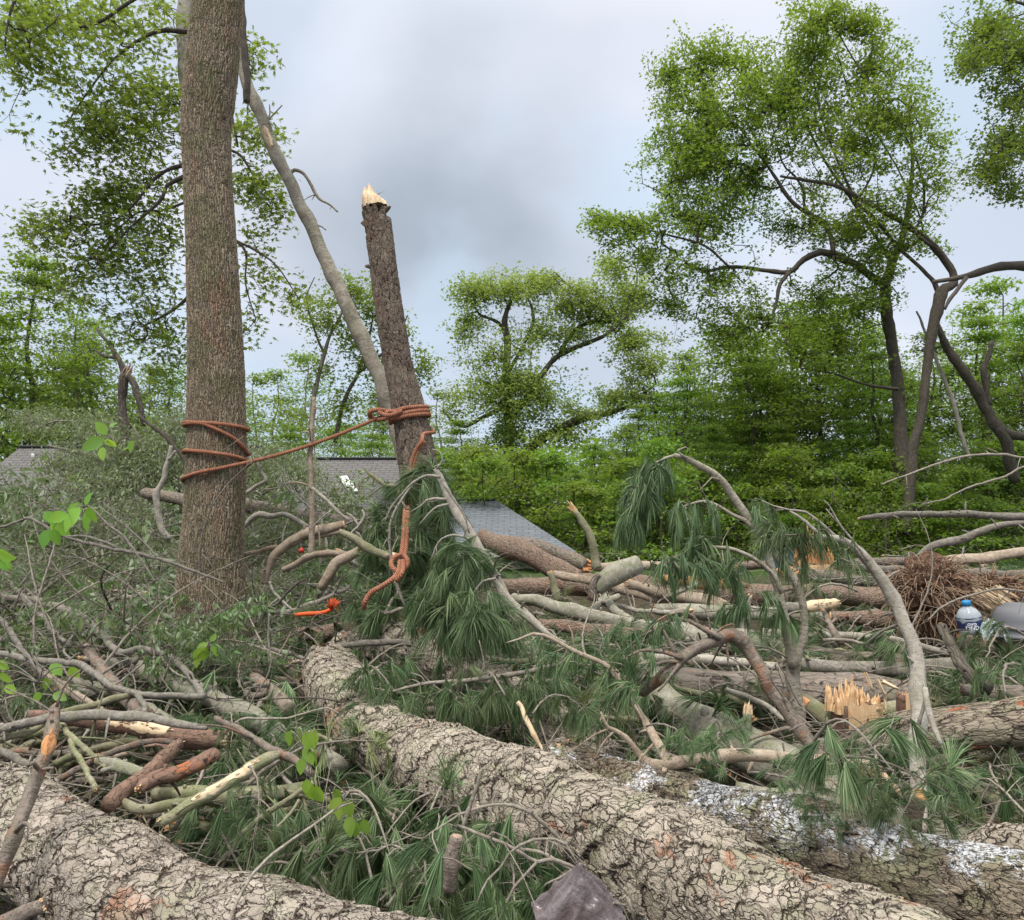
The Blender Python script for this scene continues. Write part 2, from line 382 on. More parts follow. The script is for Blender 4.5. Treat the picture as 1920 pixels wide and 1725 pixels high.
M['needles'] = leafmat('pine_needles', (.038, .07, .026), (.08, .13, .048), (.25, .32, .15), .18, tint=(.22, .32, .08))
M['needles_yel'] = leafmat('pine_needles_yellowing', (.10, .13, .035), (.19, .22, .08), (.32, .31, .14), .2, tint=(.3, .35, .1))
M['maple'] = leafmat('maple_leaves', (.08, .13, .016), (.15, .225, .024), (.25, .34, .04), .5)
M['maple_l'] = leafmat('maple_leaves_left', (.08, .13, .024), (.135, .205, .038), (.23, .31, .06), .5, tint=(.34, .46, .04))
M['oak'] = leafmat('oak_leaves_young', (.11, .16, .03), (.19, .25, .05), (.30, .35, .09), .45, tint=(.42, .48, .06))
M['under'] = leafmat('understory_leaves', (.075, .135, .018), (.135, .22, .026), (.23, .34, .04), .5, tint=(.28, .46, .02))
M['under_y'] = leafmat('understory_leaves_yellow', (.09, .16, .02), (.15, .24, .03), (.24, .34, .05), .42, tint=(.34, .46, .03))
M['darkleaf'] = leafmat('dark_leaves', (.055, .095, .02), (.095, .15, .03), (.16, .23, .05), .44)
M['spray'] = leafmat('spray_leaves', (.055, .105, .028), (.11, .175, .05), (.24, .33, .13), .34, pale=(.28, .34, .22), tint=(.24, .36, .06))
M['wilt'] = leafmat('wilted_leaves', (.09, .115, .05), (.15, .18, .08), (.23, .25, .13), .3, pale=(.24, .27, .17), tint=(.25, .3, .08))
M['bright'] = leafmat('bright_leaves', (.10, .24, .03), (.16, .32, .035), (.26, .44, .05), .45, tint=(.40, .60, .03))
# ------------------------------------------------------------------ leaves, needles, limbs
def nrm(a): return a/(np.linalg.norm(a, axis=-1, keepdims=True)+1e-9)
def star(n=5):
    pts = [(0, 0, 0)]
    for k, (a, l) in enumerate([(-1.25, .5), (-.95, .28), (-.62, .82), (-.32, .42), (0, 1.0), (.32, .42), (.62, .82), (.95, .28), (1.25, .5)]):
        pts.append((math.sin(a)*l*.62, math.cos(a)*l, -.10*abs(math.sin(a))-.08*l))
    V = np.array(pts); F = np.array([(0, i+1, i) for i in range(1, 9)]); return V, [F]
def folded():
    V = np.array([(0, 0, 0), (-.30, .42, .10), (0, 1, -.10), (.30, .42, .10), (0, .5, 0)])
    return V, [np.array([(0, 4, 1), (1, 4, 2), (0, 3, 4), (3, 2, 4)])]
def trilobe():
    V = np.array([(0, 0, 0), (-.46, .5, .05), (-.16, .52, -.02), (0, 1, -.1), (.16, .52, -.02), (.46, .5, .05)])
    return V, [np.array([(0, 2, 1), (0, 4, 2), (2, 4, 3), (0, 5, 4)])]
def lance():
    V = np.array([(0, 0, 0), (-.13, .3, .04), (-.12, .62, 0), (0, 1, -.14), (.12, .62, 0), (.13, .3, .04), (0, .35, -.02), (0, .68, -.06)])
    return V, [np.array([(0, 6, 1), (0, 5, 6), (2, 7, 3), (7, 4, 3)]), np.array([(1, 6, 7, 2), (6, 5, 4, 7)])]
TPL = {'star': star(), 'fold': folded(), 'tri': trilobe(), 'lance': lance()}
def place_tpl(V0, F0, pos, ax, nr, size, rnd):
    """ax: direction of the blade, nr: normal"""
    N = len(pos); ax = nrm(ax); x = nrm(np.cross(ax, nr)); z = np.cross(x, ax)
    V = pos[:, None]+size[:, None, None]*(V0[None, :, 0:1]*x[:, None]+V0[None, :, 1:2]*ax[:, None]+V0[None, :, 2:3]*z[:, None])
    k = len(V0); F = [(np.arange(N)[:, None, None]*k+f[None]).reshape(-1, f.shape[1]) for f in F0]
    return V.reshape(-1, 3), F, np.repeat(rnd, k)
def leaf_cloud(name, mat, centers, per, sig, size, tpl, rs, parent=None, droop=.3, flat=.55, layer=1.0, cr=None, origin=None):
    n = len(centers)*per; c = np.repeat(centers, per, 0)
    off = nrm(rs.normal(size=(n, 3)))*(rs.rand(n, 1)**.45)*sig*1.75*np.array([1, 1, flat])
    pos = c+off; hz = rs.normal(size=(n, 3)); hz[:, 2] = hz[:, 2]*.35-droop
    nr = nrm(np.stack([rs.normal(size=n)*.55, rs.normal(size=n)*.55, np.full(n, layer)], -1))
    sz = size*rs.uniform(.6, 1.25, n)
    cr = rs.rand(len(centers)) if cr is None else cr
    rnd = np.clip(np.repeat(cr, per)*.55+rs.rand(n)*.45, 0, .999)
    V, F, r = place_tpl(*TPL[tpl], pos, nrm(hz), nr, sz, rnd)
    return mesh(name, V, F, mat, parent, {'rnd': r}, smooth=False, origin=origin)
def needles(tips, dirs, rs, n=60, L=.15, wd=.0022, spread=.55, droop=.45, back=.07, rn=None):
    T = len(tips); N = T*n
    d = np.repeat(nrm(np.asarray(dirs)), n, 0); p = np.repeat(np.asarray(tips), n, 0)
    L = L*rs.uniform(.7, 1.15, N)
    u = rs.rand(N); rv = nrm(rs.normal(size=(N, 3)))
    sp = spread*(.4+1.0*u)
    e = nrm(d+rv*sp[:, None]+np.array([0, 0, -1])*(droop*rs.uniform(.4, 1.2, N))[:, None])
    p0 = p-d*(u*back)[:, None]
    p1 = p0+e*(L*.5)[:, None]
    e2 = nrm(e+np.array([0, 0, -1])*(droop*.55)); p2 = p1+e2*(L*.5)[:, None]
    sd = nrm(np.cross(e, nrm(rs.normal(size=(N, 3)))))*(wd*rs.uniform(.7, 1.3, N)*.5)[:, None]
    V = np.stack([p0-sd, p0+sd, p1-sd*.9, p1+sd*.9, p2], 1).reshape(-1, 3)
    k = np.arange(N)[:, None]*5
    F = [np.hstack([k, k+1, k+3, k+2]), np.hstack([k+2, k+3, k+4])]
    rr = np.repeat(np.clip((np.repeat(rs.rand(T) if rn is None else rn, n)*.5+rs.rand(N)*.5), 0, .999), 5)
    return V, F, rr
class Tree:
    """limbs given as paths; targets are reached by side branches grown off the nearest limb"""
    def __init__(s, seed=0):
        s.rs = np.random.RandomState(seed); s.paths = []; s.pos = []; s.par = []; s.rad = []; s.fix = []; s.chains = []
    def limb(s, pr, step=.2, attach=None):
        pr = catmull(np.asarray(pr, float), step); i0 = len(s.pos); prev = -1 if attach is None else attach
        ids = []
        for k, q in enumerate(pr):
            s.pos.append(q[:3]); s.rad.append(max(q[3], .0005)); s.par.append(prev); s.fix.append(True); prev = len(s.pos)-1; ids.append(prev)
        s.chains.append(ids); return ids
    def grow(s, targets, step=.25, rtip=.004, wob=.12, kexp=2.4, sag=0.0, minr=None):
        base = np.array(s.pos); T = np.asarray(targets)
        d0 = np.array([np.min(np.linalg.norm(base-t, axis=1)) for t in T])
        order = np.argsort(d0*(1+.15*s.rs.rand(len(T)))); cap = len(base)+sum(int(x/step)+3 for x in d0)+10
        A = np.zeros((cap*2, 3)); n = len(base); A[:n] = base; fr = np.array(s.rad+[0]*(cap*2-n)); fixedn = n
        tips = []
        for ti in order:
            t = T[ti]; dd = np.linalg.norm(A[:n]-t, axis=1)+fr[:n]*0
            dd[:fixedn] *= 1.04
            j = int(np.argmin(dd)); d = np.linalg.norm(A[j]-t)
            k = max(2, int(d/step)+1); a = A[j]
            pj = s.par[j]; pd = nrm(A[j]-A[pj]) if pj >= 0 else nrm(t-a)
            m = a+(t-a)*.5+pd*d*.16+s.rs.normal(size=3)*wob*d*.5+np.array([0, 0, sag*d])
            prev = j; ids = [j]
            for q in range(1, k+1):
                f = q/k; p = (1-f)**2*a+2*f*(1-f)*m+f*f*t
                if q < k: p = p+s.rs.normal(size=3)*wob*step*.35
                A[n] = p; s.pos.append(p); s.par.append(prev); s.rad.append(0); s.fix.append(False); prev = n; ids.append(n); n += 1
                if n >= len(A)-2: A = np.vstack([A, np.zeros_like(A)]); fr = np.concatenate([fr, np.zeros(len(fr))])
            s.chains.append(ids); tips.append((prev, ti))
        cnt = np.zeros(n)
        for e, _ in tips:
            cnt[e] += 1
        for i in range(n-1, -1, -1):
            if s.par[i] >= 0: cnt[s.par[i]] += cnt[i]
        s.rad = [s.rad[i] if s.fix[i] else rtip*max(cnt[i], 1)**(1/kexp) for i in range(n)]
        tp = np.array([s.pos[e] for e, _ in tips]); td = np.array([s.pos[e]-s.pos[s.par[e]] for e, _ in tips])
        s.tips, s.tdirs = tp, nrm(td); return s
    def build(s, name, mat, parent, segs=5, bigsegs=10, big=.04, origin=None, step=.12, irr=.05, part=None, kink=.5):
        mb = MB(); P_ = np.array(s.pos)
        for ci, ids in enumerate(s.chains):
            pts = P_[ids]; r = np.array([s.rad[i] for i in ids])
            if not s.fix[ids[-1]]: r[0] = min(r[0], r[1]*1.25 if len(r) > 1 else r[0])
            if part == 'first' and ci > 0: continue
            if part == 'rest' and ci == 0: continue
            if part == 'main' and not s.fix[ids[-1]]: continue
            if part == 'twigs' and s.fix[ids[-1]]: continue
            sg = bigsegs if r.max() > big else segs
            tube(mb, np.hstack([pts, r[:, None]]), sg, step, irr if r.max() > big else 0.0, ci, smoothpath=False, kink=kink if s.fix[ids[-1]] else 0)
        return mb.build(name, mat, parent, origin=origin)
def ellips(rs, specs, jit=1.0, gap=.0, gf=1.0, seed=0, rp=2.1, mul=1.0):
    """specs: px,py,Y,rx,ry (px),rY(m),count -> world points clumped by noise"""
    out = []; wx = 1.15 if rp < 2 else 1.0
    for (px, py, Y, rx, ry, rY, n) in specs:
        rx *= wx; ry *= wx; rY *= wx
        k = 0; tries = 0; n = int(n*mul)
        while k < n and tries < n*12:
            tries += 1
            v = rs.normal(size=3); v /= np.linalg.norm(v); v *= rs.rand()**(1/rp)*(1 if rs.rand() < .78 else rs.uniform(1.05, 1.5))
            p = P(px+v[0]*rx, py+v[1]*ry, Y+v[2]*rY)
            if gap and mn.noise(Vector(p)*gf+Vector((seed*7.7, 0, 0))) < gap-.35: continue
            out.append(p); k += 1
    return np.array(out)
def shards(mb, p, d, r, L, n, rs, w=.35, lean=.12, flat=None, jag=1.0, asym=None):
    """torn wood: pointed splinters standing on a break"""
    d = nrm(np.asarray(d, float)); a = np.cross(d, [0, 0, 1.0]); a = nrm(a if np.linalg.norm(a) > .1 else np.array([1.0, 0, 0])); b = np.cross(d, a)
    for i in range(n):
        th = rs.rand()*6.28; q = math.sqrt(rs.rand())*r*.86
        c = p+a*math.cos(th)*q+b*math.sin(th)*q
        h = L*(rs.uniform(.25, 1)**jag)*(1-.35*q/r)
        if asym is not None: h *= np.clip(.6+.5*np.dot((a*math.cos(th)+b*math.sin(th)), asym), .2, 1.1)
        ww = r*w*rs.uniform(.5, 1.2); tt = ww*rs.uniform(.25, .7); ph = rs.rand()*6.28
        u = a*math.cos(ph)+b*math.sin(ph); v = np.cross(d, u)
        tip = c+d*h+(u*rs.normal()+v*rs.normal())*h*lean
        base = c-d*.02*L; mid = c+d*h*.62+(tip-c-d*h)*.4
        tw = rs.uniform(.1, .5)
        V = [base-u*ww-v*tt, base+u*ww-v*tt, base+u*ww+v*tt, base-u*ww+v*tt,
             mid-u*ww*.8-v*tt*.7, mid+u*ww*.7-v*tt*.7, mid+u*ww*.7+v*tt*.7, mid-u*ww*.8+v*tt*.7,
             tip-u*ww*tw*.3, tip+u*ww*tw*.15]
        F4 = np.array([(0, 1, 5, 4), (1, 2, 6, 5), (2, 3, 7, 6), (3, 0, 4, 7), (4, 5, 9, 8), (6, 7, 8, 9)]); F3 = np.array([(5, 6, 9), (7, 4, 8)])
        bc = np.array([[x @ u, x @ v, x @ d] for x in np.array(V)])
        mb.add(V, [F4, F3], bc, np.full(10, rs.rand()))
def cutface(name, p, d, r, mat, parent, seed=0, tilt=.15):
    rs = np.random.RandomState(seed); d = nrm(np.asarray(d)+rs.normal(size=3)*tilt*0); a = np.cross(d, [0, 0, 1.0]); a = nrm(a if np.linalg.norm(a) > .1 else np.array([1.0, 0, 0])); b = np.cross(d, a)
    n = 20; th = np.linspace(0, 6.283, n, endpoint=False); V = []
    for f, dz in ((.93, 0), (.9, .004), (.5, .005+.002*rs.rand())):
        for t_ in th: V.append(p+d*(dz+.0006*rs.normal())+(a*math.cos(t_)+b*math.sin(t_))*r*f*(1+.03*math.sin(3*t_+1)))
    V.append(p+d*.006); F4 = []; 
    for k in range(2):
        for i in range(n): F4.append((k*n+i, k*n+(i+1) % n, (k+1)*n+(i+1) % n, (k+1)*n+i))
    F3 = [(2*n+i, 2*n+(i+1) % n, 3*n) for i in range(n)]
    V = np.array(V); bc = np.stack([(V-p)@a*1.0, (V-p)@b, (V-p)@d+(V-p)@a*2], -1)
    mb = MB(); mb.add(V, [np.array(F4), np.array(F3)], bc, np.zeros(len(V))); return mb.build(name, mat, parent)
SEED = [100]
def branch(name, label, cat, mat, path, Y=None, k=1.0, segs=12, step=None, ends=('', ''), group=None, side=(), wood='wood', irr=.06, knots=0, bare=None, parent=None, lump=0.0, kink=.36):
    """one log, branch or stick: a bark mesh with its torn or sawn ends, knots and exposed wood as parts.
       ends: '' tapering, 'cut' sawn, 'torn' splintered (with length in radii: 'torn3')"""
    SEED[0] += 1; sd_ = SEED[0]; rs = np.random.RandomState(sd_)
    pr = px_path(path, Y, k); r0 = pr[:, 3].max()
    st = step or max(.012, min(.12, r0*.9))
    mb = MB(); pts, r, T = tube(mb, pr, segs, st, irr, sd_, lump=lump, kink=kink)
    for q in range(knots):
        i = rs.randint(2, max(3, len(pts)-2)); a = nrm(np.cross(T[i], rs.normal(size=3)))
        if a[2] < -.2: a = -a
        kr = r[i]*rs.uniform(.18, .32); kl = r[i]*rs.uniform(1.1, 1.7)
        tube(mb, np.array([list(pts[i]+a*r[i]*.6)+[kr*1.5], list(pts[i]+a*r[i]*1.05)+[kr], list(pts[i]+a*kl+T[i]*.2*kr)+[kr*.8]]), 7, kr, .1, q)
    for sp in side:
        sk = px_path(sp if isinstance(sp, str) else sp[0], Y, k)
        tube(mb, sk, 7 if sk[:, 3].max() < .02 else 10, max(.012, sk[:, 3].max()*1.5), .04, rs.randint(999), kink=kink)
    o = mb.build(name, M[mat] if isinstance(mat, str) else mat, parent)
    if parent is None: tag(o, label, cat, group)
    elif label: o['label'] = label
    for e, i, sgn in ((ends[0], 0, -1), (ends[1], -1, 1)):
        if e.startswith('cut'): cutface('cut_end', pts[i], T[i]*sgn, r[i], M[wood], o, sd_)
        elif e.startswith('torn'):
            L = r[i]*(float(e[4:]) if len(e) > 4 else 2.2); sb = MB()
            shards(sb, pts[i]-T[i]*sgn*r[i]*.3, T[i]*sgn, r[i], L, 26 if r[i] > .02 else 9, rs, .30, .10)
            sb.build('splintered_end', M[wood], o)
    if bare:                                                     # torn strip of exposed wood: (from, to, up-angle, width share)
        f0, f1, wd_, side_ = bare; i0, i1 = int(f0*(len(pts)-1)), max(int(f1*(len(pts)-1)), int(f0*(len(pts)-1))+3)
        n = i1-i0+1; V = []; bb = []; K = 7
        camv = nrm(np.array([0, 0, CAMZ])-pts[i0:i1+1])
        up = nrm(camv*1.0+np.array([0, 0, side_]))
        for q in range(n):
            t_ = T[i0+q]; u = nrm(up[q]-t_*np.dot(up[q], t_)); v = np.cross(t_, u)
            ww = wd_*math.sin(math.pi*(q+.35)/(n-.3))**.4*(1+.18*rs.normal())
            for z in range(K):
                a = (z/(K-1)-.5)*2*ww; edge = 1-abs(z/(K-1)-.5)*2
                rr_ = r[i0+q]*(1.03+.09*min(edge*3, 1)+.03*rs.normal()*min(edge*3, 1))
                V.append(pts[i0+q]+u*math.cos(a)*rr_+v*math.sin(a)*rr_); bb.append((a*r[i0+q], edge*.01, q*st))
        V = np.array(V); ii = np.arange(n-1)[:, None]*K; jj = np.arange(K-1)[None]
        F = np.stack([ii+jj, ii+jj+1, ii+K+jj+1, ii+K+jj], -1).reshape(-1, 4)
        w2 = MB(); w2.add(V, [F], np.array(bb), rs.rand(len(V))*.6)
        for q in range(10):
            i = rs.randint(0, n); shards(w2, V[i*K+K//2]-T[i0+i]*.0, nrm(T[i0+i]*rs.choice([-1, 1])+up[i]*.25), r[i0+i]*.3, r[i0+i]*rs.uniform(.8, 2.6), 2, rs, .3, .05)
        w2.build('exposed_wood', M[wood], o)
    return o
# ------------------------------------------------------------------ ground
def ground():
    m, t, b, o = newmat('forest_floor', 1.0)
    g = t.n('NewGeometry').outputs['Position']
    n = t.noise(g, 6, 8, .7); n2 = t.noise(g, 45, 6, .7); n3 = t.noise(g, .35, 3, .5)
    y = t.n('SeparateXYZ', {0: g}).outputs[1]
    c = t.mix(t.ss(n, .35, .65), (.055, .04, .027), (.11, .085, .055)); c = t.mix(t.ss(n2, .5, .7), c, (.16, .12, .075))
    gr = t.mix(t.ss(n2, .35, .65), (.04, .085, .018), (.085, .16, .03))
    c = t.mix(t.m('MULTIPLY', t.ss(y, 13, 20), t.ss(n3, .3, .5)), c, gr)
    t.link(c, b.inputs['Base Color']); bump(t, b, t.m('ADD', n, t.m('MULTIPLY', n2, .5)), .12)
    ys = np.concatenate([np.linspace(-12, 2, 8), np.linspace(2.2, 24, 150), np.geomspace(24.5, 420, 50)])
    xs = np.concatenate([-np.geomspace(400, 14, 24), np.linspace(-13.5, 13.5, 150), np.geomspace(14, 400, 24)])
    X, Yy = np.meshgrid(xs, ys); Z = Gz(Yy)*1.0
    Z = np.where(Yy < 2, Gz(2.0), Z)
    Z += np.where(Yy < 24, 1, .3)*rock_noise(np.stack([X, Yy, X*0], -1).reshape(-1, 3), .14, .9).reshape(X.shape)
    n, k = X.shape; i = np.arange(n-1)[:, None]*k; j = np.arange(k-1)[None]
    F = np.stack([i+j, i+j+1, i+k+j+1, i+k+j], -1).reshape(-1, 4)
    tag(mesh('ground', np.stack([X, Yy, Z], -1).reshape(-1, 3), [F], m), kind='structure', label='forest floor of brown litter and low green growth')
ground()
# ------------------------------------------------------------------ houses
def shingles(name, base, dark):
    m, t, b, o = newmat(name, .95)
    u = t.n('Attribute', attribute_name='bc').outputs['Vector']
    br = t.n('TexBrick', {'Vector': u, 'Color1': base+(1,), 'Color2': tuple(x*.72 for x in base)+(1,), 'Mortar': dark+(1,), 'Scale': 1.0, 'Mortar Size': .014, 'Mortar Smooth': .3, 'Bias': .1, 'Brick Width': .34, 'Row Height': .16}, offset=.5)
    n = t.noise(u, 3, 5, .6); n2 = t.noise(u, 60, 3, .6)
    c = t.mix(t.ss(n, .35, .65, 0, .5), br.outputs[0], tuple(x*.7 for x in base)); c = t.mix(t.ss(n2, .4, .7, 0, .35), c, tuple(min(1, x*1.5) for x in base))
    t.link(c, b.inputs['Base Color']); bump(t, b, br.outputs['Fac'], -.02); return m
M['roof'] = shingles('roof_shingles', (.165, .155, .15), (.055, .052, .05))
M['roof2'] = shingles('roof_shingles_blue', (.165, .18, .195), (.07, .075, .08))
def flatmat(name, col, rough=.6, metal=0.0, var=.15):
    m, t, b, o = newmat(name, rough); g = t.n('TexCoord').outputs['Object']
    c = t.mix(t.ss(t.noise(g, 9, 5, .65), .3, .7, 0, 1), col, tuple(x*(1-var*2) for x in col)); t.link(c, b.inputs['Base Color'])
    b.inputs['Metallic'].default_value = metal; bump(t, b, t.noise(g, 40, 4, .6), .002); return m
M['white'] = flatmat('white_paint', (.72, .72, .70)); M['siding'] = flatmat('siding', (.50, .46, .38), .8); M['black'] = flatmat('dark_metal', (.03, .03, .035), .45, .2)
def slab(name, pts, th, mat, parent, uv=True):
    """closed panel from 3-5 corner points (counter-clockwise seen from outside) with thickness th"""
    p = np.array(pts, float); n = nrm(np.cross(p[1]-p[0], p[-1]-p[0])); k = len(p)
    V = np.vstack([p, p-n*th]); a = nrm(p[1]-p[0]); b_ = np.cross(n, a)
    bc = np.stack([(V-p[0])@a, (V-p[0])@b_, V[:, 2]*0], -1)
    F = [tuple(range(k)), tuple(range(2*k-1, k-1, -1))]+[(i, i+k, (i+1) % k+k, (i+1) % k) for i in range(k)]
    me = bpy.data.meshes.new(name); me.from_pydata(V.tolist(), [], F); me.materials.append(mat)
    at = me.attributes.new('bc', 'FLOAT_VECTOR', 'POINT'); at.data.foreach_set('vector', bc.astype(np.float32).ravel())
    o = bpy.data.objects.new(name, me); C.objects.link(o); o.parent = parent; me.update(); return o
def box(name, c, s, mat, parent=None, rot=None, bev=0.0):
    import bmesh
    bm = bmesh.new(); bmesh.ops.create_cube(bm, size=1); bmesh.ops.scale(bm, vec=s, verts=bm.verts)
    if bev: bmesh.ops.bevel(bm, geom=bm.edges[:], offset=bev, segments=3, affect='EDGES')
    me = bpy.data.meshes.new(name); bm.to_mesh(me); bm.free(); me.materials.append(mat)
    o = bpy.data.objects.new(name, me); C.objects.link(o); o.location = c; o.parent = parent
    if rot: o.rotation_euler = rot
    return o
def house(name, label, x0, x1, ye, yr, ze, zr, matr, hipR=0.0, hipL=0.0, zg=0.2):
    h = empty(name, label, 'house')
    dy = yr-ye; yb = yr+dy; sl = (zr-ze)/dy
    a, b_ = (x0, ye, ze), (x1, ye, ze); c_, d = (x1-hipR, yr, zr), (x0+hipL, yr, zr)
    slab('roof', [a, b_, c_, d], .12, matr, h)
    slab('roof', [(x1, yb, ze), (x0, yb, ze), (x0+hipL, yr+.01, zr), (x1-hipR, yr+.01, zr)], .12, matr, h)
    if hipR: slab('roof', [(x1, ye+.003, ze), (x1, yb-.003, ze), (x1-hipR+.01, yr, zr)], .12, matr, h)
    if hipL: slab('roof', [(x0, yb-.003, ze), (x0, ye+.003, ze), (x0+hipL-.01, yr, zr)], .12, matr, h)
    w_ = .5; zt = ze-.16
    for nm, p in (('wall', [(x0+w_, ye+w_, zg), (x1-w_, ye+w_, zg), (x1-w_, ye+w_, zt), (x0+w_, ye+w_, zt)]),
                  ('wall', [(x1-w_, ye+w_, zg), (x1-w_, yb-w_, zg), (x1-w_, yb-w_, zt), (x1-w_, ye+w_, zt)]),
                  ('wall', [(x0+w_, yb-w_, zg), (x0+w_, ye+w_, zg), (x0+w_, ye+w_, zt), (x0+w_, yb-w_, zt)])):
        slab(nm, p, .15, M['siding'], h)
    box('gutter', ((x0+x1)/2, ye-.065, ze-.08), (x1-x0, .12, .13), M['white'], h, bev=.015)
    box('soffit', ((x0+x1)/2, ye+.27, ze-.145), (x1-x0-.06, .46, .03), M['white'], h)
    box('ridge_cap', ((x0+hipL+x1-hipR)/2, yr, zr+.02), (x1-hipR-x0-hipL, .26, .05), matr, h, bev=.01)
    return h
a0, a1 = P(15, 970, 20), P(0, 836, 23.5)
hA = house('house', 'low grey-shingled house at the left edge, half buried under a fallen leafy crown', -15.5, P(405, 985, 20)[0], 20.0, 23.4, a0[2], P(0, 838, 23.4)[2], M['roof'])
v = P(62, 858, 22.9); vt = MB(); tube(vt, [[v[0], v[1], v[2]-.35, .055], [v[0], v[1], v[2], .055], [v[0], v[1], v[2]+.12, .055]], 14, .1, 0); vt.build('vent_pipe', M['white'], hA)
# satellite dish on the roof
dsh = empty('satellite_dish', 'dark satellite dish seen edge-on on the grey roof at the left', 'satellite dish', tuple(P(72, 930, 20.6)))
V = []; K = 18
for r_ in (0, .45, .8, 1):
    for i in range(K):
        a = i/K*6.283; V.append((.16*(1-r_*r_)*-1, math.cos(a)*.34*r_, math.sin(a)*.40*r_))
V = np.array(V); Vb = V-np.array([.02, 0, 0]); F = []
for k in range(3):
    for i in range(K): F.append((k*K+i, k*K+(i+1) % K, (k+1)*K+(i+1) % K, (k+1)*K+i)); F.append(tuple(np.array((k*K+i, (k+1)*K+i, (k+1)*K+(i+1) % K, k*K+(i+1) % K))+4*K))
for i in range(K): F.append((3*K+i, 3*K+(i+1) % K, 7*K+(i+1) % K, 7*K+i))
o = mesh('dish', np.vstack([V, Vb]), F, M['black'], dsh); o.rotation_euler = (0, R(-18), R(24))
mt = MB(); tube(mt, [[-.1, 0, 0, .025], [-.02, .02, -.3, .025], [.02, .02, -.62, .025]], 8, .1, 0); tube(mt, [[-.05, 0, -.34, .012], [.35, -.05, -.25, .012], [.45, -.06, -.1, .012]], 6, .1, 0)
mt.build('mast', M['black'], dsh)
bx = box('receiver', (.46, -.06, -.08), (.09, .06, .06), M['black'], dsh, bev=.01)
yB, yBr = 23.0, 26.5
zeB, zrB = P(640, 982, yB)[2], P(650, 860, yBr)[2]
hB = house('house', 'grey-shingled house with a skylight, behind the thin upright sapling', P(380, 980, yB)[0], P(766, 980, yB)[0]+1.2, yB, yBr, zeB, zrB, M['roof'], hipR=2.0)
def onroof(px, py, h, ye, yr, ze, zr):
    for Y in np.linspace(ye, yr, 200):
        q = P(px, py, Y)
        if q[2] <= ze+(zr-ze)*(q[1]-ye)/(yr-ye)+h: return q
    return q
q = [onroof(*p, .07, yB, yBr, zeB, zrB) for p in ((638, 898), (655, 921), (668, 920), (651, 897))][::-1]
q = [q[i] for i in (0, 3, 2, 1)][::-1]
glass, t, b, o = newmat('skylight_glass', .12); b.inputs['Base Color'].default_value = (.55, .60, .66, 1); b.inputs['Specular IOR Level'].default_value = .9
cq = sum(q)/4; sk = slab('skylight', [cq+(p-cq)*1.25 for p in q], .05, M['white'], hB); slab('pane', [p+np.array([0, -.004, .006]) for p in q], .01, glass, sk)
yC, yCr = 19.0, 23.0
hC = house('shed', 'low outbuilding with a blue-grey shingle roof showing behind the pine tangle', P(800, 1045, yC)[0], P(1082, 1040, yC)[0]+.05, yC, yCr, P(1075, 1036, yC)[2], P(905, 937, yCr)[2], M['roof2'], hipR=P(1082, 1040, yC)[0]-P(926, 937, yCr)[0], zg=-.4)
hC['category'] = 'shed'
# ------------------------------------------------------------------ standing trees
def hero_tree(name, label, limbs, specs, leafm, size, tpl, per, sig, seed, bark='dark_trunk', rtip=.006, step=.35, gap=.0, gf=.6, segs=4, droop=.3, cat='tree', group=None, trunkbark=None, wob=.16, limb_step=.25, mul=1.0, lr=1.0, kink=.2):
    T = Tree(seed); rs = np.random.RandomState(seed)
    for l in limbs:
        q = px_path(l); q[:, 3] *= lr; T.limb(q, limb_step)
    tg = ellips(rs, specs, gap=gap, gf=gf, seed=seed, mul=mul, rp=1.45)
    T.grow(tg, step=step, rtip=rtip, wob=wob)
    o0 = px_path(limbs[0])[0, :3]; root = empty(name, label, cat, tuple(o0), group)
    a = T.build('trunk', M[trunkbark or bark], root, bigsegs=14, part='first' if trunkbark else 'main', kink=kink*.9); b_ = T.build('crown', M[bark], root, segs=segs, part='rest' if trunkbark else 'twigs', kink=kink*.9)
    c_ = leaf_cloud('leaves', M[leafm], T.tips, per, sig, size, tpl, rs, b_, droop=droop, flat=.75)
    for x in (a, b_): x.location = tuple(-Vector(root.location))
    return root
# roped trunk: dense mesh with real furrows
mainT = px_path('402,1330,80,7.5;400,1230,70,7.5;399,1170,66,7.5;397,1110,62,7.5;396,1050,57,7.5;400,1000,55,7.5;404,930,53.5,7.5;406,850,53,7.5;405,700,50,7.5;401,575,47.5,7.5;396,450,46,7.5;390,330,45,7.5;387,250,46.5,7.5;391,190,49,7.5;397,130,49.5,7.5;403,60,48.5,7.5;408,0,48,7.5;412,-90,50,7.5;420,-220,54,7.4')
mb = MB(); mpts, mrad, mT = tube(mb, mainT, 240, .009, .012, 5, cap=True)
V = mb.V[0]; n240 = (len(V)-2)//240
flare = np.clip((1.15-V[:, 2])/1.0, 0, 1)[:len(V)-2].reshape(n240, 240)
th = np.linspace(0, 6.283, 240, endpoint=False)
root_f = 1+flare*.22*np.maximum(0, np.sin(th*5+1))**1.5
cen = mpts[:, None]; V[:-2] = (cen+(V[:-2].reshape(n240, 240, 3)-cen)*root_f[..., None]).reshape(-1, 3); mb.V[0] = V
tm = mb.build('trunk', M['furrow_main'], None)
main = empty('roped_tree', 'thick straight brown trunk wrapped in orange rope, left of centre', 'tree', tuple(mpts[0]))
tm.parent = main; tm.location = tuple(-Vector(main.location))
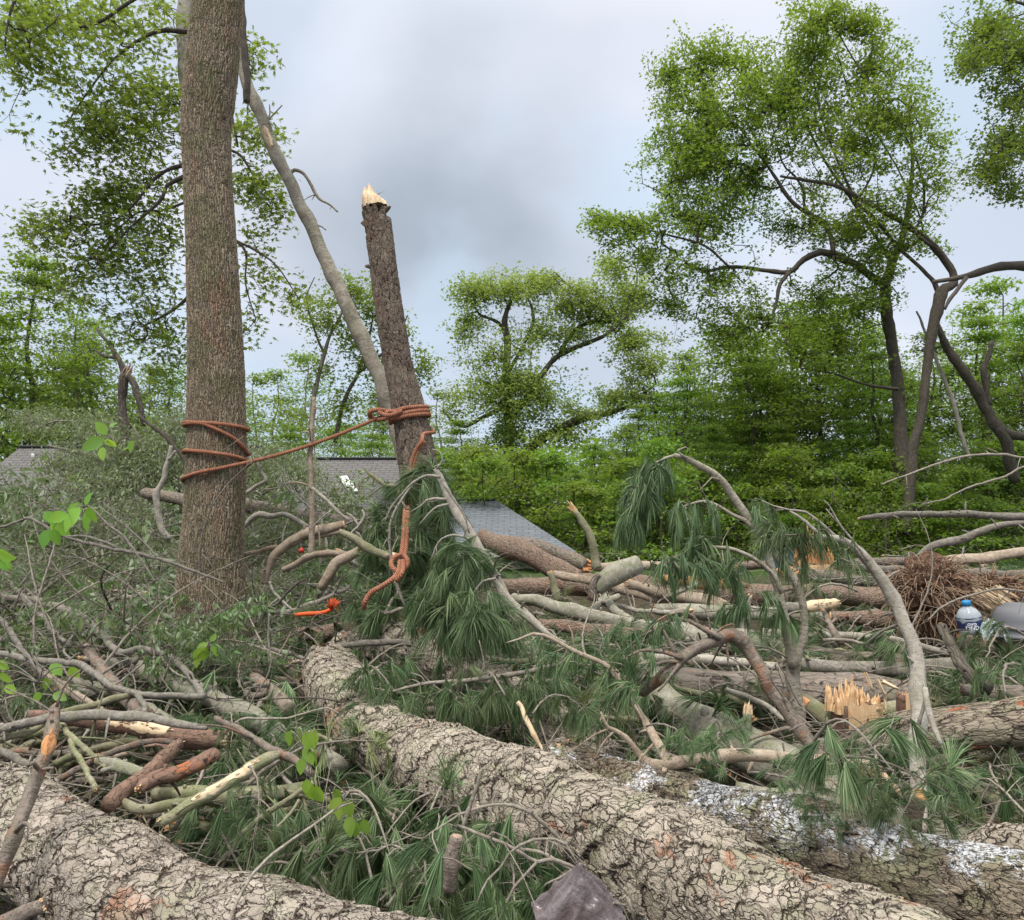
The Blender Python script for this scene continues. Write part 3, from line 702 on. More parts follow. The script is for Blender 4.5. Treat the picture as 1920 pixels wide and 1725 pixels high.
# splintered snag
sn = px_path('815,1230,44,8;808,1100,44,8;798,980,42,8;783,870,37,8;770,790,33,8;757,730,30,8;748,690,28,8;738,630,27,8;727,560,26,8;718,490,25.5,8;711,430,25,8;706,400,25,8;703,384,24,8')
mb = MB(); spts, srad, sT = tube(mb, sn, 130, .012, .03, 9)
Vs = mb.V[0]; zt = spts[-1][2]; f_ = np.clip((Vs[:, 2]-(zt-.12))/.12, 0, 1); mb.V[0] = Vs-np.stack([f_*0, f_*0, f_*(Vs[:, 0]-spts[-1][0]+.1)*.55*(1+.5*np.sin(Vs[:, 0]*90))], -1)
o = mb.build('trunk', M['plate_snag'], None)
snag = empty('snapped_pine', 'tall snapped pine trunk with a pale splintered top, tied by orange rope', 'broken tree', tuple(spts[0]))
o.parent = snag; o.location = tuple(-Vector(snag.location))
mb = MB(); rs = np.random.RandomState(4)
shards(mb, spts[-1]-sT[-1]*.03, nrm(sT[-1]+np.array([.03, 0, 0])), srad[-1]*1.0, .27, 190, rs, .30, .025, asym=np.array([-.65, 0, 0]), jag=.4)
o = mb.build('splintered_top', M['wood_pale'], None); o.parent = snag; o.location = tuple(-Vector(snag.location))
tp = spts[-1]+np.array([-.03, 0, .06]); V, F, r_ = needles([tp, tp], [[-1, 0, .1], [.8, 0, .6]], rs, 7, .16, .003, .3, .1)
o = mesh('needles', V, F, M['dtwig'], snag, {'rnd': r_}); o.location = tuple(-Vector(snag.location))
mb = MB()
for (px, py, dx, dz) in ((726, 392, .07, .03), (684, 420, -.06, .02), (733, 470, .05, .01), (690, 500, -.05, .0), (752, 640, .05, .0)):
    q = P(px, py, 7.95); tube(mb, [[q[0]-dx*.6, q[1], q[2]-dz, .022], [q[0], q[1]-.01, q[2], .017], [q[0]+dx*.35, q[1]-.02, q[2]+dz*.5, .010]], 7, .02, .1, int(px))
o = mb.build('branch_stubs', M['plate_snag'], snag); o.location = tuple(-Vector(snag.location))
# leaning grey limb, hung up behind the trunk
branch('leaning_limb', 'smooth grey broken limb leaning from the thick trunk down behind the snapped pine', 'broken limb', 'limb',
       '438,-60,9;446,30,9.5;454,100,10;463,150,10.5;482,200,11;506,267,11;540,333,12;555,370,12;579,417,12.5;603,467,13;619,500,13;635,533,13.5;651,578,14;682,642,14.5;712,708,15;728,752,15.5;742,800,16;758,860,16;776,940,16', 8.6, segs=20, step=.04, ends=('', ''), irr=.05, kink=.25,
       side=['545,324,4;552,318,3.5;567,324,3;580,340,3;590,360,3;600,374,2.5;618,383,2;633,397,1.6', '582,408,3;590,410,2.4;595,421,2;603,425,1.6;611,431,1.2',
             '486,205,2.5;494,209,2;501,220,1.8;509,240,1.6;513,262,1', '502,224,1.8;506,212,1.4;505,196,1', '504,224,1.8;515,212,1.4;529,197,1'], bare=(.30, .345, .55, -.2), wood='wood_pale')
branch('hanging_limb', 'dark narrow broken limb hanging upright beside the top of the thick trunk', 'broken limb', 'dtwig', '448,-60,6;453,10,5.5;457,60,6;460,120,6.5;463,165,6;463,192,6', 8.3, segs=12, ends=('', 'torn1'), wood='wood_grey')
# maple behind the roped trunk
L9 = 9.6
def y_(s, Y): return ';'.join(q+','+str(Y) for q in s.split(';'))
hero_tree('leafy_maple', 'pale-trunked maple mostly hidden behind the roped trunk, its leafy boughs filling the upper left', [
    y_('412,1150,20;402,900,18;392,700,16;378,450,14;362,300,13;350,160,13;346,60,14;352,-60,14;362,-220,14', L9+.4),
    y_('352,-40,7;300,-25,6;237,8,4.5;190,40,4;150,52,3;100,62,2;60,90,1.5', 9), y_('352,60,6;290,60,5;215,110,3;160,180,2;120,240,1.5', 9.5),
    y_('362,300,7;340,311,5;315,318,4;290,335,4;262,370,3;235,400,2;190,425,1.5', 9.4), y_('370,335,7;343,332,6;325,340,5;312,348,4;303,372,4;275,400,3;245,425,2.5;205,470,2', 9.2),
    y_('375,360,5;345,380,3;300,395,2.5;262,397,2;220,430,1.5;150,500,1', 9.6), y_('380,520,6;350,560,4;310,590,3;270,610,2', 9.8),
    y_('365,150,4;425,190,3;438,235,2.5;446,275,2', 9.6), y_('370,250,5;430,280,3;455,295,2.5;475,330,2;500,360,1.2', 9.6), y_('390,420,5;440,450,3;462,475,2.5;460,530,1.5;480,600,1', 9.6),
    y_('440,450,2.5;480,470,2;520,500,1.5;560,560,1', 9.6), y_('350,-30,7;200,-60,6;60,-40,4;20,20,3;10,90,2', 8)],
    [(60, 40, 8.6, 75, 60, .9, 62), (40, 110, 8.4, 45, 50, .6, 36), (170, 50, 9.4, 90, 70, 1, 48), (270, 60, 9.6, 80, 80, 1, 44), (230, 170, 9.6, 95, 60, .9, 50), (310, 180, 9.8, 50, 110, .8, 40), (120, 150, 9.4, 40, 30, .6, 12), (180, 235, 9.5, 60, 38, .7, 44), (140, 285, 9.4, 42, 12, .5, 14),
     (260, 260, 9.8, 85, 55, .8, 42), (270, 350, 9.8, 85, 45, .8, 40), (195, 380, 9.6, 60, 45, .7, 46), (110, 425, 9.5, 62, 40, .6, 34), (60, 440, 9.4, 32, 28, .5, 12), (300, 440, 9.9, 55, 70, .8, 42), (210, 480, 9.8, 100, 55, .9, 58), (140, 520, 9.8, 50, 50, .7, 24),
     (290, 560, 10, 60, 60, .8, 34), (230, 610, 10, 60, 45, .7, 18), (320, 660, 10, 30, 60, .6, 22), (470, 95, 9.7, 14, 40, .3, 10), (480, 100, 9.7, 22, 14, .3, 5), (455, 240, 9.7, 22, 60, .4, 12), (500, 260, 9.8, 45, 45, .5, 16), (475, 350, 9.7, 42, 42, .5, 30), (510, 385, 9.7, 28, 38, .4, 18), (472, 430, 9.7, 20, 30, .4, 6), (480, 510, 9.8, 35, 45, .5, 14), (540, 560, 9.8, 40, 30, .5, 8), (455, 600, 9.8, 20, 30, .4, 8), (10, 230, 8.8, 14, 14, .2, 2)],
    'maple_l', .078, 'star', 17, .15, 31, bark='dtwig', rtip=.0022, step=.14, segs=4, trunkbark='pale', gap=.12, gf=1.3, limb_step=.12)
# the big maples at the right
hero_tree('big_maple', 'big full-crowned maple at the right, on the left one of two dark trunks', [
    y_('1692,1010,17;1690,840,14;1684,750,13.5;1680,700,13;1672,640,12.5;1662,585,12;1660,540,11;1668,510,10.5;1673,490,9.5;1690,450,8;1702,400,6.5;1706,350,5;1712,290,3.5;1700,200,2.5', 24),
    y_('1662,540,9;1625,512,9;1600,494,9;1563,481,8.5;1540,473,8;1507,487,7;1480,510,6;1440,508,5;1407,503,4.5;1367,500,4.5;1323,507,4;1287,493,2.5', 23.5),
    y_('1480,510,5;1462,535,4.5;1455,570,3.5;1440,610,2', 23.4), y_('1563,478,6;1561,455,6;1553,430,5.5;1540,412,5;1513,400,4.5;1480,373,4.5;1457,337,4;1430,300,2.5;1380,230,2', 23.2),
    y_('1553,430,4;1510,392,4;1508,360,3;1490,330,2.5;1465,300,2;1440,200,1.5', 23.6), y_('1367,500,3;1320,460,3;1250,440,2.5;1170,420,1.5', 22.6), y_('1673,495,5;1640,440,4;1600,380,3.5;1540,290,3;1500,200,2.5;1480,120,1.5', 24.3),
    y_('1684,730,5;1620,720,3;1560,700,2.5;1500,690,1.5', 23.5)],
    [(1470, 190, 24, 130, 110, 2.4, 210), (1340, 200, 23.6, 115, 105, 2, 170), (1300, 310, 23.4, 100, 80, 1.8, 110), (1400, 330, 23.8, 150, 110, 2.2, 170), (1255, 150, 23.6, 40, 60, 1, 30), (1330, 110, 23.6, 70, 45, 1, 40), (1520, 90, 24, 60, 90, 1.5, 66),
     (1300, 420, 23.2, 90, 55, 1.4, 60), (1190, 425, 22.6, 85, 38, 1.2, 44), (1140, 400, 22.5, 45, 28, .6, 20), (1210, 480, 22.8, 90, 40, 1.2, 36), (1330, 520, 23.2, 120, 45, 1.4, 50), (1260, 570, 23, 80, 40, 1, 26), (1430, 600, 23.4, 110, 60, 1.5, 70), (1540, 560, 23.8, 90, 70, 1.5, 66), (1580, 640, 23.8, 80, 60, 1.5, 56), (1600, 440, 24, 70, 70, 1.5, 50), (1670, 500, 23.6, 50, 45, 1.2, 34), (1650, 570, 23.4, 60, 40, 1.2, 34), (1730, 470, 23.4, 40, 40, 1, 14), (1500, 650, 23, 90, 40, 1.4, 34), (1480, 440, 23.6, 70, 45, 1.2, 34), (1350, 620, 23.4, 80, 40, 1.2, 30)],
    'maple', .125, 'tri', 24, .21, 41, mul=1.75, lr=.78, rtip=.007, step=.4, gap=.16, gf=.45)
hero_tree('forked_maple', 'tall maple with a dark forked trunk, right neighbour of the full-crowned one', [
    y_('1700,1000,14;1712,840,11;1718,815,10.5;1730,760,10.5;1738,692,11;1747,625,12;1757,585,14;1763,555,13;1772,540,12;1788,532,9;1786,510,8.5;1773,490,8.5;1747,460,8;1713,430,7;1680,410,6;1647,393,5.5;1600,365,5;1563,347,4.5;1510,338,4;1463,330,3', 22.5),
    y_('1763,560,8;1752,530,6;1738,515,5;1715,492,4.5;1693,473,4.5;1676,455,4.5;1663,437,4.5;1630,400,4;1607,380,3.5;1570,300,3;1540,220,2.5;1520,120,1.5', 22.8),
    y_('1747,462,4;1716,436,4;1722,420,3.5;1731,400,3;1732,350,3;1722,310,2.5;1700,260,2;1650,180,2;1600,110,1.8;1560,40,1.2', 22.2), y_('1734,400,2.5;1740,375,2;1755,360,1.5;1765,345,1', 22.2),
    y_('1607,380,3;1640,300,2.5;1600,200,2;1570,100,1.5', 23), y_('1693,473,3;1730,430,2.5;1690,330,2;1650,260,2;1590,150,1.5', 23.2)],
    [(1620, 130, 22.6, 85, 90, 1.8, 90), (1540, 50, 22.6, 60, 55, 1.2, 60), (1600, 60, 22.6, 60, 45, 1.2, 36), (1680, 230, 22.8, 90, 80, 1.8, 84), (1740, 260, 22.8, 50, 70, 1.4, 36), (1600, 270, 23, 100, 80, 1.8, 90), (1730, 350, 22.8, 50, 60, 1.2, 28), (1640, 360, 23, 90, 60, 1.5, 52), (1560, 400, 23, 60, 50, 1.2, 28), (1690, 440, 23, 50, 40, 1, 14)],
    'maple', .12, 'tri', 22, .21, 43, mul=1.75, lr=.75, rtip=.006, step=.4, gap=.16, gf=.45)
hero_tree('overhanging_maple', 'darker leafy boughs hanging in from the right edge, above the long bare limb', [
    y_('2120,1150,60;2110,700,50;2090,520,44;2085,300,38;2080,80,34;2090,-200,30', 19), y_('2090,530,14;2040,510,12;2000,503,11;1960,500,11;1920,500,10.5;1890,499,10;1863,502,9;1835,512,8.5;1813,518,7;1790,522,5.5;1765,526,5;1750,529,4', 18.8),
    y_('1813,520,5;1803,532,4.5;1792,548,4.5;1780,562,4;1772,580,2.5', 18.7), y_('2085,260,10;2000,190,7;1940,120,5;1890,95,4;1845,85,2', 18.5), y_('2085,300,9;2000,300,6;1940,280,4;1890,270,3;1850,290,2', 18.4), y_('2080,80,9;2000,30,6;1930,10,4;1860,-10,3', 18.4)],
    [(1850, 55, 18.4, 75, 60, 1.3, 60), (1900, 110, 18.6, 70, 60, 1.4, 60), (1830, 120, 18.3, 50, 30, 1, 26), (1900, 190, 18.6, 60, 30, 1.2, 30), (1890, 270, 18.4, 65, 45, 1.2, 54), (1860, 330, 18.4, 50, 40, 1, 34), (1900, 360, 18.4, 28, 20, .6, 10), (1960, 60, 18.6, 70, 100, 1.5, 50), (1970, 260, 18.6, 60, 100, 1.4, 50)],
    'darkleaf', .105, 'tri', 24, .18, 47, mul=1.6, lr=.8, bark='dtwig', rtip=.005, step=.3, gap=.14, gf=.6, trunkbark='dark_trunk')
# oak with young yellow-green leaves, centre
hero_tree('spreading_oak', 'wide oak with thin yellow-green spring leaves and dark crooked limbs, centre', [
    y_('960,1020,12;960,960,10.5;956,880,9.5;953,800,8.5;951,740,8;950,690,7;951,640,6.5;946,610,6;948,590,4.5;960,560,3;970,540,2', 36),
    y_('951,640,4;940,612,3.5;925,600,3;900,590,2;880,560,1.5', 36), y_('955,790,6;985,750,5;1023,692,5;1038,675,5;1050,665,5;1083,650,4.5;1110,640,4;1140,625,3.5;1180,590,2.5;1230,560,1.5', 35.5),
    y_('1050,665,4;1062,640,4;1083,615,3.5;1110,605,3;1150,600,2.5;1190,560,1.5', 36.2), y_('958,900,8;985,850,7.5;1010,828,7.5;1053,802,8;1080,790,7.5;1107,778,7;1135,775,6;1160,768,4.5;1180,760,3;1230,720,2', 35),
    y_('1107,605,2.5;1090,560,2.5;1060,530,2;1040,510,1.2', 36), y_('953,760,4;900,785,4;870,800,3;850,790,2;830,770,1.5', 35.5), y_('952,700,4;985,640,3;1000,600,3;990,560,2;960,520,1.2', 36.5),
    y_('1160,620,2.5;1185,560,2;1195,520,1.5;1190,495,1', 36.4)],
    [(890, 545, 36, 45, 28, 1.5, 44), (950, 540, 36, 55, 32, 1.8, 52), (1010, 530, 36.5, 45, 25, 1.5, 36), (1080, 540, 36, 50, 35, 1.8, 50), (1060, 575, 36, 60, 25, 1.5, 34), (1135, 510, 36.4, 32, 28, 1, 26), (1190, 560, 36.4, 55, 35, 1.5, 52), (1130, 590, 36, 70, 28, 1.6, 50), (880, 600, 36, 40, 40, 1.4, 26), (920, 650, 35.6, 60, 45, 1.6, 40), (1000, 640, 35.6, 50, 40, 1.6, 40), (960, 720, 35.2, 95, 50, 2, 110), (900, 760, 35, 60, 45, 1.6, 52), (1020, 745, 35, 60, 40, 1.6, 46), (1080, 630, 35.8, 55, 22, 1.4, 26), (1180, 640, 35.8, 65, 35, 1.6, 56), (1220, 700, 35.4, 55, 40, 1.6, 50), (950, 810, 34.5, 95, 45, 2, 80), (940, 880, 34, 95, 45, 2, 70), (1040, 890, 34, 60, 30, 2, 30), (1160, 745, 35, 70, 18, 1.2, 40), (1100, 770, 35, 60, 20, 1.2, 30), (1060, 810, 35, 60, 24, 1.2, 26)],
    'oak', .17, 'tri', 23, .32, 53, mul=1.9, rtip=.008, step=.5, gap=.14, gf=.4)
hero_tree('young_maple', 'slender young tree with pale stem and loose green leaves behind the leaning limb', [
    y_('578,900,5;583,830,4.5;586,760,4.5;595,715,4;608,665,4;618,630,3;635,600,2.5;650,560,2;655,530,1.2', 21), y_('628,830,4;640,770,4;655,730,3.5;672,700,3;690,640,2.5;700,590,1.5', 21.5), y_('672,700,2.5;720,660,2.5;750,620,2;765,590,1', 21.5), y_('608,665,2.5;590,620,2;575,560,1.5;590,520,1', 21)],
    [(590, 560, 21, 32, 45, .8, 22), (610, 600, 21, 40, 35, .8, 24), (655, 545, 21, 40, 32, .8, 30), (690, 580, 21.4, 40, 45, .8, 38), (660, 640, 21.4, 45, 40, .8, 28), (750, 620, 21.5, 28, 28, .6, 18), (700, 690, 21.5, 50, 40, .8, 30), (600, 690, 21, 40, 45, .8, 16), (640, 770, 21.4, 50, 45, .8, 26), (735, 760, 21.6, 40, 50, .8, 30), (790, 700, 21.8, 32, 42, .8, 20), (560, 780, 21, 45, 40, .8, 14)],
    'maple_l', .115, 'tri', 30, .25, 59, rtip=.004, step=.3, gap=.1, bark='dtwig', trunkbark='greyb')
# snapped tree at the left
sb = branch('snapped_tree', 'small dark snapped tree with a torn twisted top, between the green trees at the left', 'broken tree', 'dark_trunk', '232,860,9;236,810,8;231,782,7.5;228,762,7;228,735,7;232,712,8;236,703,8', 15, segs=12, ends=('', 'torn4'), wood='wood_grey',
            side=['236,708,6;226,682,5;212,655,4;200,640,3;180,615,2', '236,700,5;250,720,6;262,760,5;270,800,4', '238,705,4;222,672,3.4;196,668,2.6;178,655,1.5'])
# dead leaning trunks at the right
branch('dead_tree', 'dark dead trunk leaning through the trees at the far right', 'leaning tree', 'dark_trunk', '1752,600,5;1767,638,6;1785,668,7;1800,692,8;1822,722,8;1840,748,9;1856,775,9;1867,795,10;1890,812,8;1925,818,7', 23.5, segs=12, side=['1868,800,9;1885,830,9;1895,870,9;1905,905,8', '1860,640,4;1845,700,5;1855,760,6', '1856,700,2;1850,730,3;1840,748,4'])
branch('slim_pole_tree', 'thin pale leaning pole crossing behind the forked trunk', 'leaning tree', 'pale', '1719,583,2;1735,622,2.5;1750,662,3;1766,700,3.2;1780,735,3.5;1791,770,3.5;1800,802,3.5;1808,832,3.5;1818,862,3.5', 23.8, segs=8)
# wood behind: kinds built once, then copied tree by tree
def proto_tree(name, label, seed, H, rad, leafm, n, per, size, sig, crown0=.12, bark='dark_trunk', rt=.13, lean=.0, layered=.35, twigs=True):
    rs = np.random.RandomState(seed); T = Tree(seed)
    top = np.array([rs.normal()*lean, rs.normal()*lean, H])
    tr = [np.array([0, 0, -.8, rt])]+[np.array([top[0]*f+rs.normal()*.12*H*.1, top[1]*f+rs.normal()*.12*H*.1, H*f, rt*(1-f)**.8+.01]) for f in np.linspace(.05, .93, 8)]
    T.limb(np.array(tr), .4)
    tg = []
    while len(tg) < n:
        z = crown0+(1-crown0)*rs.rand(); f = (z-crown0)/(1-crown0)
        rr = rad*(math.sin(math.pi*min(1, f*.80+.2))**.7)*math.sqrt(rs.rand())*(1+.25*math.sin(f*17+seed))
        a = rs.rand()*6.283; rr *= 1+.28*math.sin(3*a+seed)+.15*math.sin(7*a+f*9)
        p = np.array([math.cos(a)*rr+top[0]*z, math.sin(a)*rr+top[1]*z, round(z*H/.62)*.62-.13*rr+rs.normal()*.09])
        if mn.noise(Vector(p)*.55+Vector((seed, 0, 0))) < -.16: continue
        tg.append(p)
    T.grow(np.array(tg), step=.45, rtip=.007, wob=.15, sag=.06)
    root = empty(name, label, 'tree')
    T.build('trunk', M[bark], root, bigsegs=10, part='main', kink=.2); cr_ = T.build('crown', M[bark], root, segs=3, part='twigs', bigsegs=5)
    leaf_cloud('leaves', M[leafm], T.tips, per, sig, size, 'tri', rs, cr_, droop=.25, flat=layered)
    return root
def dup(root, loc, rz, s, label=None, group=None):
    r = root.copy(); C.objects.link(r); r.location = loc; r.rotation_euler = (0, 0, rz); r.scale = s if isinstance(s, tuple) else (s, s, s)
    if label: r['label'] = label
    if group: r['group'] = group
    for ch in list(root.children):
        c_ = ch.copy(); C.objects.link(c_); c_.parent = r
        for g in ch.children:
            d = g.copy(); C.objects.link(d); d.parent = c_
    return r
LAB = {'A': ('woodland_tree', 'bushy green tree in the wood behind the storm damage', 'trees of the wood behind'),
       'B': ('tall_woodland_tree', 'tall thin-stemmed green tree standing behind the wreckage', 'tall thin-stemmed trees behind'),
       'C': ('pale_green_tree', 'small tree with fresh yellow-green leaves behind the wreckage', 'fresh yellow-green trees behind'),
       'D': ('dark_green_tree', 'dense dark green tree deep in the wood at the right', 'dense dark trees at the right'),
       'E': ('undergrowth_shrub', 'low leafy shrub at the foot of the wood', 'shrubs at the foot of the wood')}
PT = {'A': [proto_tree(LAB['A'][0], LAB['A'][1], 70+i, 10, 3.4, 'under', 560, 20, .155, .44, .06, layered=.22) for i in range(3)],
      'B': [proto_tree(LAB['B'][0], LAB['B'][1], 80+i, 12.5, 2.5, ['maple_l', 'under'][i], 400, 17, .16, .38, .30, rt=.13, lean=.8, bark='furrow') for i in range(2)],
      'C': [proto_tree(LAB['C'][0], LAB['C'][1], 90, 9, 2.6, 'under_y', 380, 16, .15, .40, .10, bark='greyb', rt=.08)],
      'D': [proto_tree(LAB['D'][0], LAB['D'][1], 95, 12, 3.6, 'darkleaf', 560, 19, .19, .46, .08)],
      'E': [proto_tree(LAB['E'][0], LAB['E'][1], 98+i, 2.6, 1.7, ['under', 'maple'][i], 150, 17, .12, .24, .05, rt=.03) for i in range(2)]}
used = set(); PUT = []; rsT = np.random.RandomState(12)
def put(kind, px, top, Y, sx=1.0):
    """a tree whose crown top reaches picture height `top` at distance Y"""
    i = rsT.randint(len(PT[kind])); pr = PT[kind][i]
    PUT.append(None)
    H = {'A': 10, 'B': 12.5, 'C': 9, 'D': 12, 'E': 2.6}[kind]
    x = P(px, 1000, Y)[0]; g = float(Gz(ysc(Y)))-.1; h = P(px, top, Y)[2]-g; s = h/H
    key = (kind, i)
    if key not in used:
        used.add(key); r = pr; r['label'] = LAB[kind][1]; r['group'] = LAB[kind][2]
        r.location = (x, ysc(Y), g); r.rotation_euler = (0, 0, rsT.rand()*6.28); r.scale = (s*sx, s*sx, s)
    else: r = dup(pr, (x, ysc(Y), g), rsT.rand()*6.28, (s*sx, s*sx, s), LAB[kind][1], LAB[kind][2])
    PUT[-1] = (r, kind, px)
for a in [('A', 1290, 690, 29), ('A', 1420, 640, 28), ('A', 1540, 610, 29), ('D', 1640, 600, 33), ('D', 1760, 620, 31), ('A', 1860, 600, 30), ('D', 1930, 640, 28), ('A', 1200, 760, 33), ('C', 1110, 860, 34), ('A', 1010, 850, 31), ('A', 930, 840, 30), ('A', 860, 790, 33), ('A', 1140, 850, 42), ('D', 1330, 740, 40),
          ('C', 1400, 760, 34), ('A', 1480, 720, 36), ('D', 1700, 700, 36), ('C', 1240, 830, 30), ('A', 1340, 800, 25.5, 1.1), ('A', 1470, 800, 25, 1.1), ('A', 1600, 790, 25.5, 1.1), ('D', 1860, 760, 26), ('A', 1730, 810, 25), ('A', 1080, 880, 27), ('A', 970, 900, 28), ('C', 1900, 520, 33), ('A', 1980, 560, 30), ('C', 1860, 560, 38),
          ('A', 40, 490, 27), ('B', 110, 540, 30), ('A', -60, 560, 25), ('B', 190, 600, 30), ('B', 20, 600, 33), ('C', 270, 680, 32), ('B', 330, 640, 34), ('A', 120, 680, 34), ('C', 510, 690, 36), ('C', 565, 660, 38), ('C', 470, 700, 40), ('A', 640, 780, 36), ('C', 620, 800, 34), ('A', 790, 790, 40), ('A', 700, 800, 33), ('C', 820, 730, 38), ('A', 850, 850, 29), ('B', 690, 700, 42), ('B', 765, 680, 44), ('A', 540, 800, 33), ('A', 420, 740, 34), ('A', 240, 760, 29), ('C', 740, 830, 30), ('A', 1390, 590, 33, 1.1), ('A', 1500, 570, 34, 1.1), ('A', 1590, 560, 32), ('D', 1300, 660, 36, 1.1), ('A', 1240, 720, 36), ('A', 1020, 860, 34), ('A', 900, 850, 37), ('A', 1120, 820, 30), ('D', 1180, 800, 31), ('A', 860, 870, 26), ('A', 930, 890, 25), ('A', 1010, 900, 25.5), ('C', 1090, 900, 26), ('A', 1440, 660, 30), ('A', 1650, 640, 27)]:
    put(*a)
for i in range(64):
    px = rsT.uniform(780, 1960); Y = rsT.uniform(21, 29); put('E', px, rsT.choice([rsT.uniform(820, 900), rsT.uniform(900, 975)]), Y, rsT.uniform(.7, 1.2))
ORD = ['', 'first', 'second', 'third', 'fourth', 'fifth', 'sixth', 'seventh', 'eighth', 'ninth', 'tenth', 'eleventh', 'twelfth']
def ordn(i): return ORD[i] if i < len(ORD) else '%dth' % i if i % 10 not in (1, 2, 3) or i in (11, 12, 13) else str(i)+{1: 'st', 2: 'nd', 3: 'rd'}[i % 10]
for kd in LAB:
    for i, (r, k_, p_) in enumerate(sorted([q for q in PUT if q[1] == kd], key=lambda q: q[2])): r['label'] = LAB[kd][1]+', '+ordn(i+1)+' from the left'
# far wood, one mass
rs = np.random.RandomState(5); N = 5200
a = rs.uniform(-1.15, 1.15, N); D = rs.uniform(52, 82, N); hmax = 6.5+3.5*np.sin(a*9)+2*np.sin(a*23+1)
z = .5+rs.rand(N)**.8*hmax; cen = np.stack([np.sin(a)*D, np.cos(a)*D, z], -1)
tag(leaf_cloud('distant_woods', M['under'], cen, 12, .8, .55, 'tri', rs, None), 'distant woods seen as one green mass between the trees', 'woods', kind='stuff')
# ------------------------------------------------------------------ fallen logs
def biglog(*a, **k):
    k.setdefault('segs', 150); k.setdefault('step', .010); k.setdefault('irr', .022); k.setdefault('kink', .05); return branch(*a, **k)
biglog('fallen_log', 'thick scaly pine log across the bottom left corner', 'log', 'plate_near', '-160,1462,72,4.0;-80,1498,75,3.8;0,1530,79,3.6;150,1622,86,3.25;300,1708,93,3.0;450,1764,97,2.85;640,1812,98,2.72;800,1850,98,2.62;900,1880,98,2.55', segs=190, step=.008, ends=('torn1', 'torn1'))
biglog('fallen_log', 'huge mossy log with lifted bark plates running from the centre to the bottom right', 'log', 'plate_mid',
       '612,1250,46,5.9;630,1285,50,5.6;655,1325,53,5.2;700,1376,56,4.85;780,1422,62,4.45;870,1460,72,4.1;960,1497,84,3.8;1040,1535,91,3.58;1085,1553,89,3.48;1120,1563,95,3.38;1200,1602,102,3.2;1280,1645,108,3.05;1380,1700,112,2.88;1490,1757,115,2.72;1700,1850,118,2.5;1850,1920,118,2.4', segs=200, step=.008, ends=('torn.6', ''), knots=0, irr=.035)
biglog('fallen_log', 'log dusted with white powder lying behind the huge mossy one at the lower right', 'log', 'plate_dust', '1040,1440,50,4.5;1140,1475,58,4.3;1220,1502,64,4.1;1330,1532,68,3.85;1450,1562,72,3.6;1560,1594,75,3.42;1720,1645,80,3.2;1880,1692,84,3.05;2020,1730,86,2.95', ends=('torn1', ''), irr=.06)
branch('fallen_log', 'greenish log end poking in at the right edge above the white-dusted log', 'log', 'plate_mid', '1770,1640,26,3.55;1830,1612,34,3.55;1900,1597,40,3.5;1990,1590,44,3.5', segs=60, step=.02)
biglog('fallen_log', 'dark log with orange-red torn bark propped in front of the splintered stump', 'log', 'plate_red', '1535,1425,8,5.0;1560,1416,20,5.0;1600,1405,30,4.95;1680,1385,38,4.9;1760,1370,42,4.85;1850,1362,43,4.8;1990,1356,44,4.75', ends=('torn1.5', ''), segs=110, step=.012, irr=.08, wood='wood_or')
branch('fallen_log', 'smooth grey-green log slanting down to the right beneath the elbow-shaped branch', 'log', 'smooth', '1215,1262,22,5.9;1240,1295,27,5.6;1300,1352,34,5.2;1400,1408,36,4.9;1500,1452,36,4.65;1600,1502,36,4.4;1680,1545,30,4.15;1760,1580,24,3.95;1830,1602,18,3.85', segs=36, step=.03, knots=2, ends=('', ''))
branch('fallen_log', 'dark rough log lying level behind the elbow-shaped branch', 'log', 'plate_dark', '1180,1290,38,6.3;1260,1298,46,6.2;1400,1310,47,6.1;1500,1316,46,6.1;1600,1322,42,6.1;1700,1326,40,6.1;1820,1330,44,6.0;1990,1338,50,5.9', segs=60, step=.03, irr=.08)
branch('fallen_log', 'dark rough log under the orange-red torn one at the right edge', 'log', 'plate_dark', '1500,1470,24,5.3;1600,1462,30,5.3;1760,1445,40,5.3;1900,1448,44,5.25;2000,1452,44,5.2', segs=50, step=.03, irr=.06)
branch('fallen_log', 'weathered grey log with a charred underside behind the leaning stems', 'log', 'furrow', '1480,1218,20,7.1;1520,1224,22,7.1;1560,1232,24,7;1650,1248,25,6.9;1750,1262,23,6.8;1850,1272,21,6.8;1960,1280,22,6.7', segs=30, step=.04, irr=.08, ends=('torn1', ''))
branch('fallen_log', 'charred black log under the weathered grey log', 'log', 'dark_trunk', '1500,1252,13,6.9;1560,1262,15,6.8;1640,1276,15,6.7;1730,1288,12,6.7', segs=18, step=.04, irr=.1)
branch('fallen_log', 'light brown log just above the elbow-shaped branch', 'log', 'smooth', '1255,1182,16,7.8;1275,1192,21,7.7;1350,1200,23,7.6;1450,1207,21,7.5;1580,1214,16,7.5', segs=24, step=.04, ends=('cut', 'torn1.5'), knots=3)
branch('fallen_log', 'thin pale pole lying level right of the leaning stems', 'pole', 'pale', '1430,1185,6,7.5;1500,1188,6.5,7.4;1600,1194,7,7.3;1700,1204,7,7.2', segs=12, ends=('cut', 'cut'))
branch('fallen_log', 'round tan log with a torn orange end at the right edge below the water jug', 'log', 'tan', '1806,1201,18,6.6;1860,1207,20,6.5;1940,1216,21,6.5;2020,1224,22,6.5', segs=28, step=.03, ends=('torn1', ''), wood='wood_or')
branch('fallen_branch', 'pale peeled branch lying below the tan log at the right', 'branch', 'pale', '1670,1199,5,6.5;1720,1210,5.5,6.45;1780,1224,6,6.4;1830,1236,4,6.4', ends=('torn1', 'torn2'), wood='wood_pale')
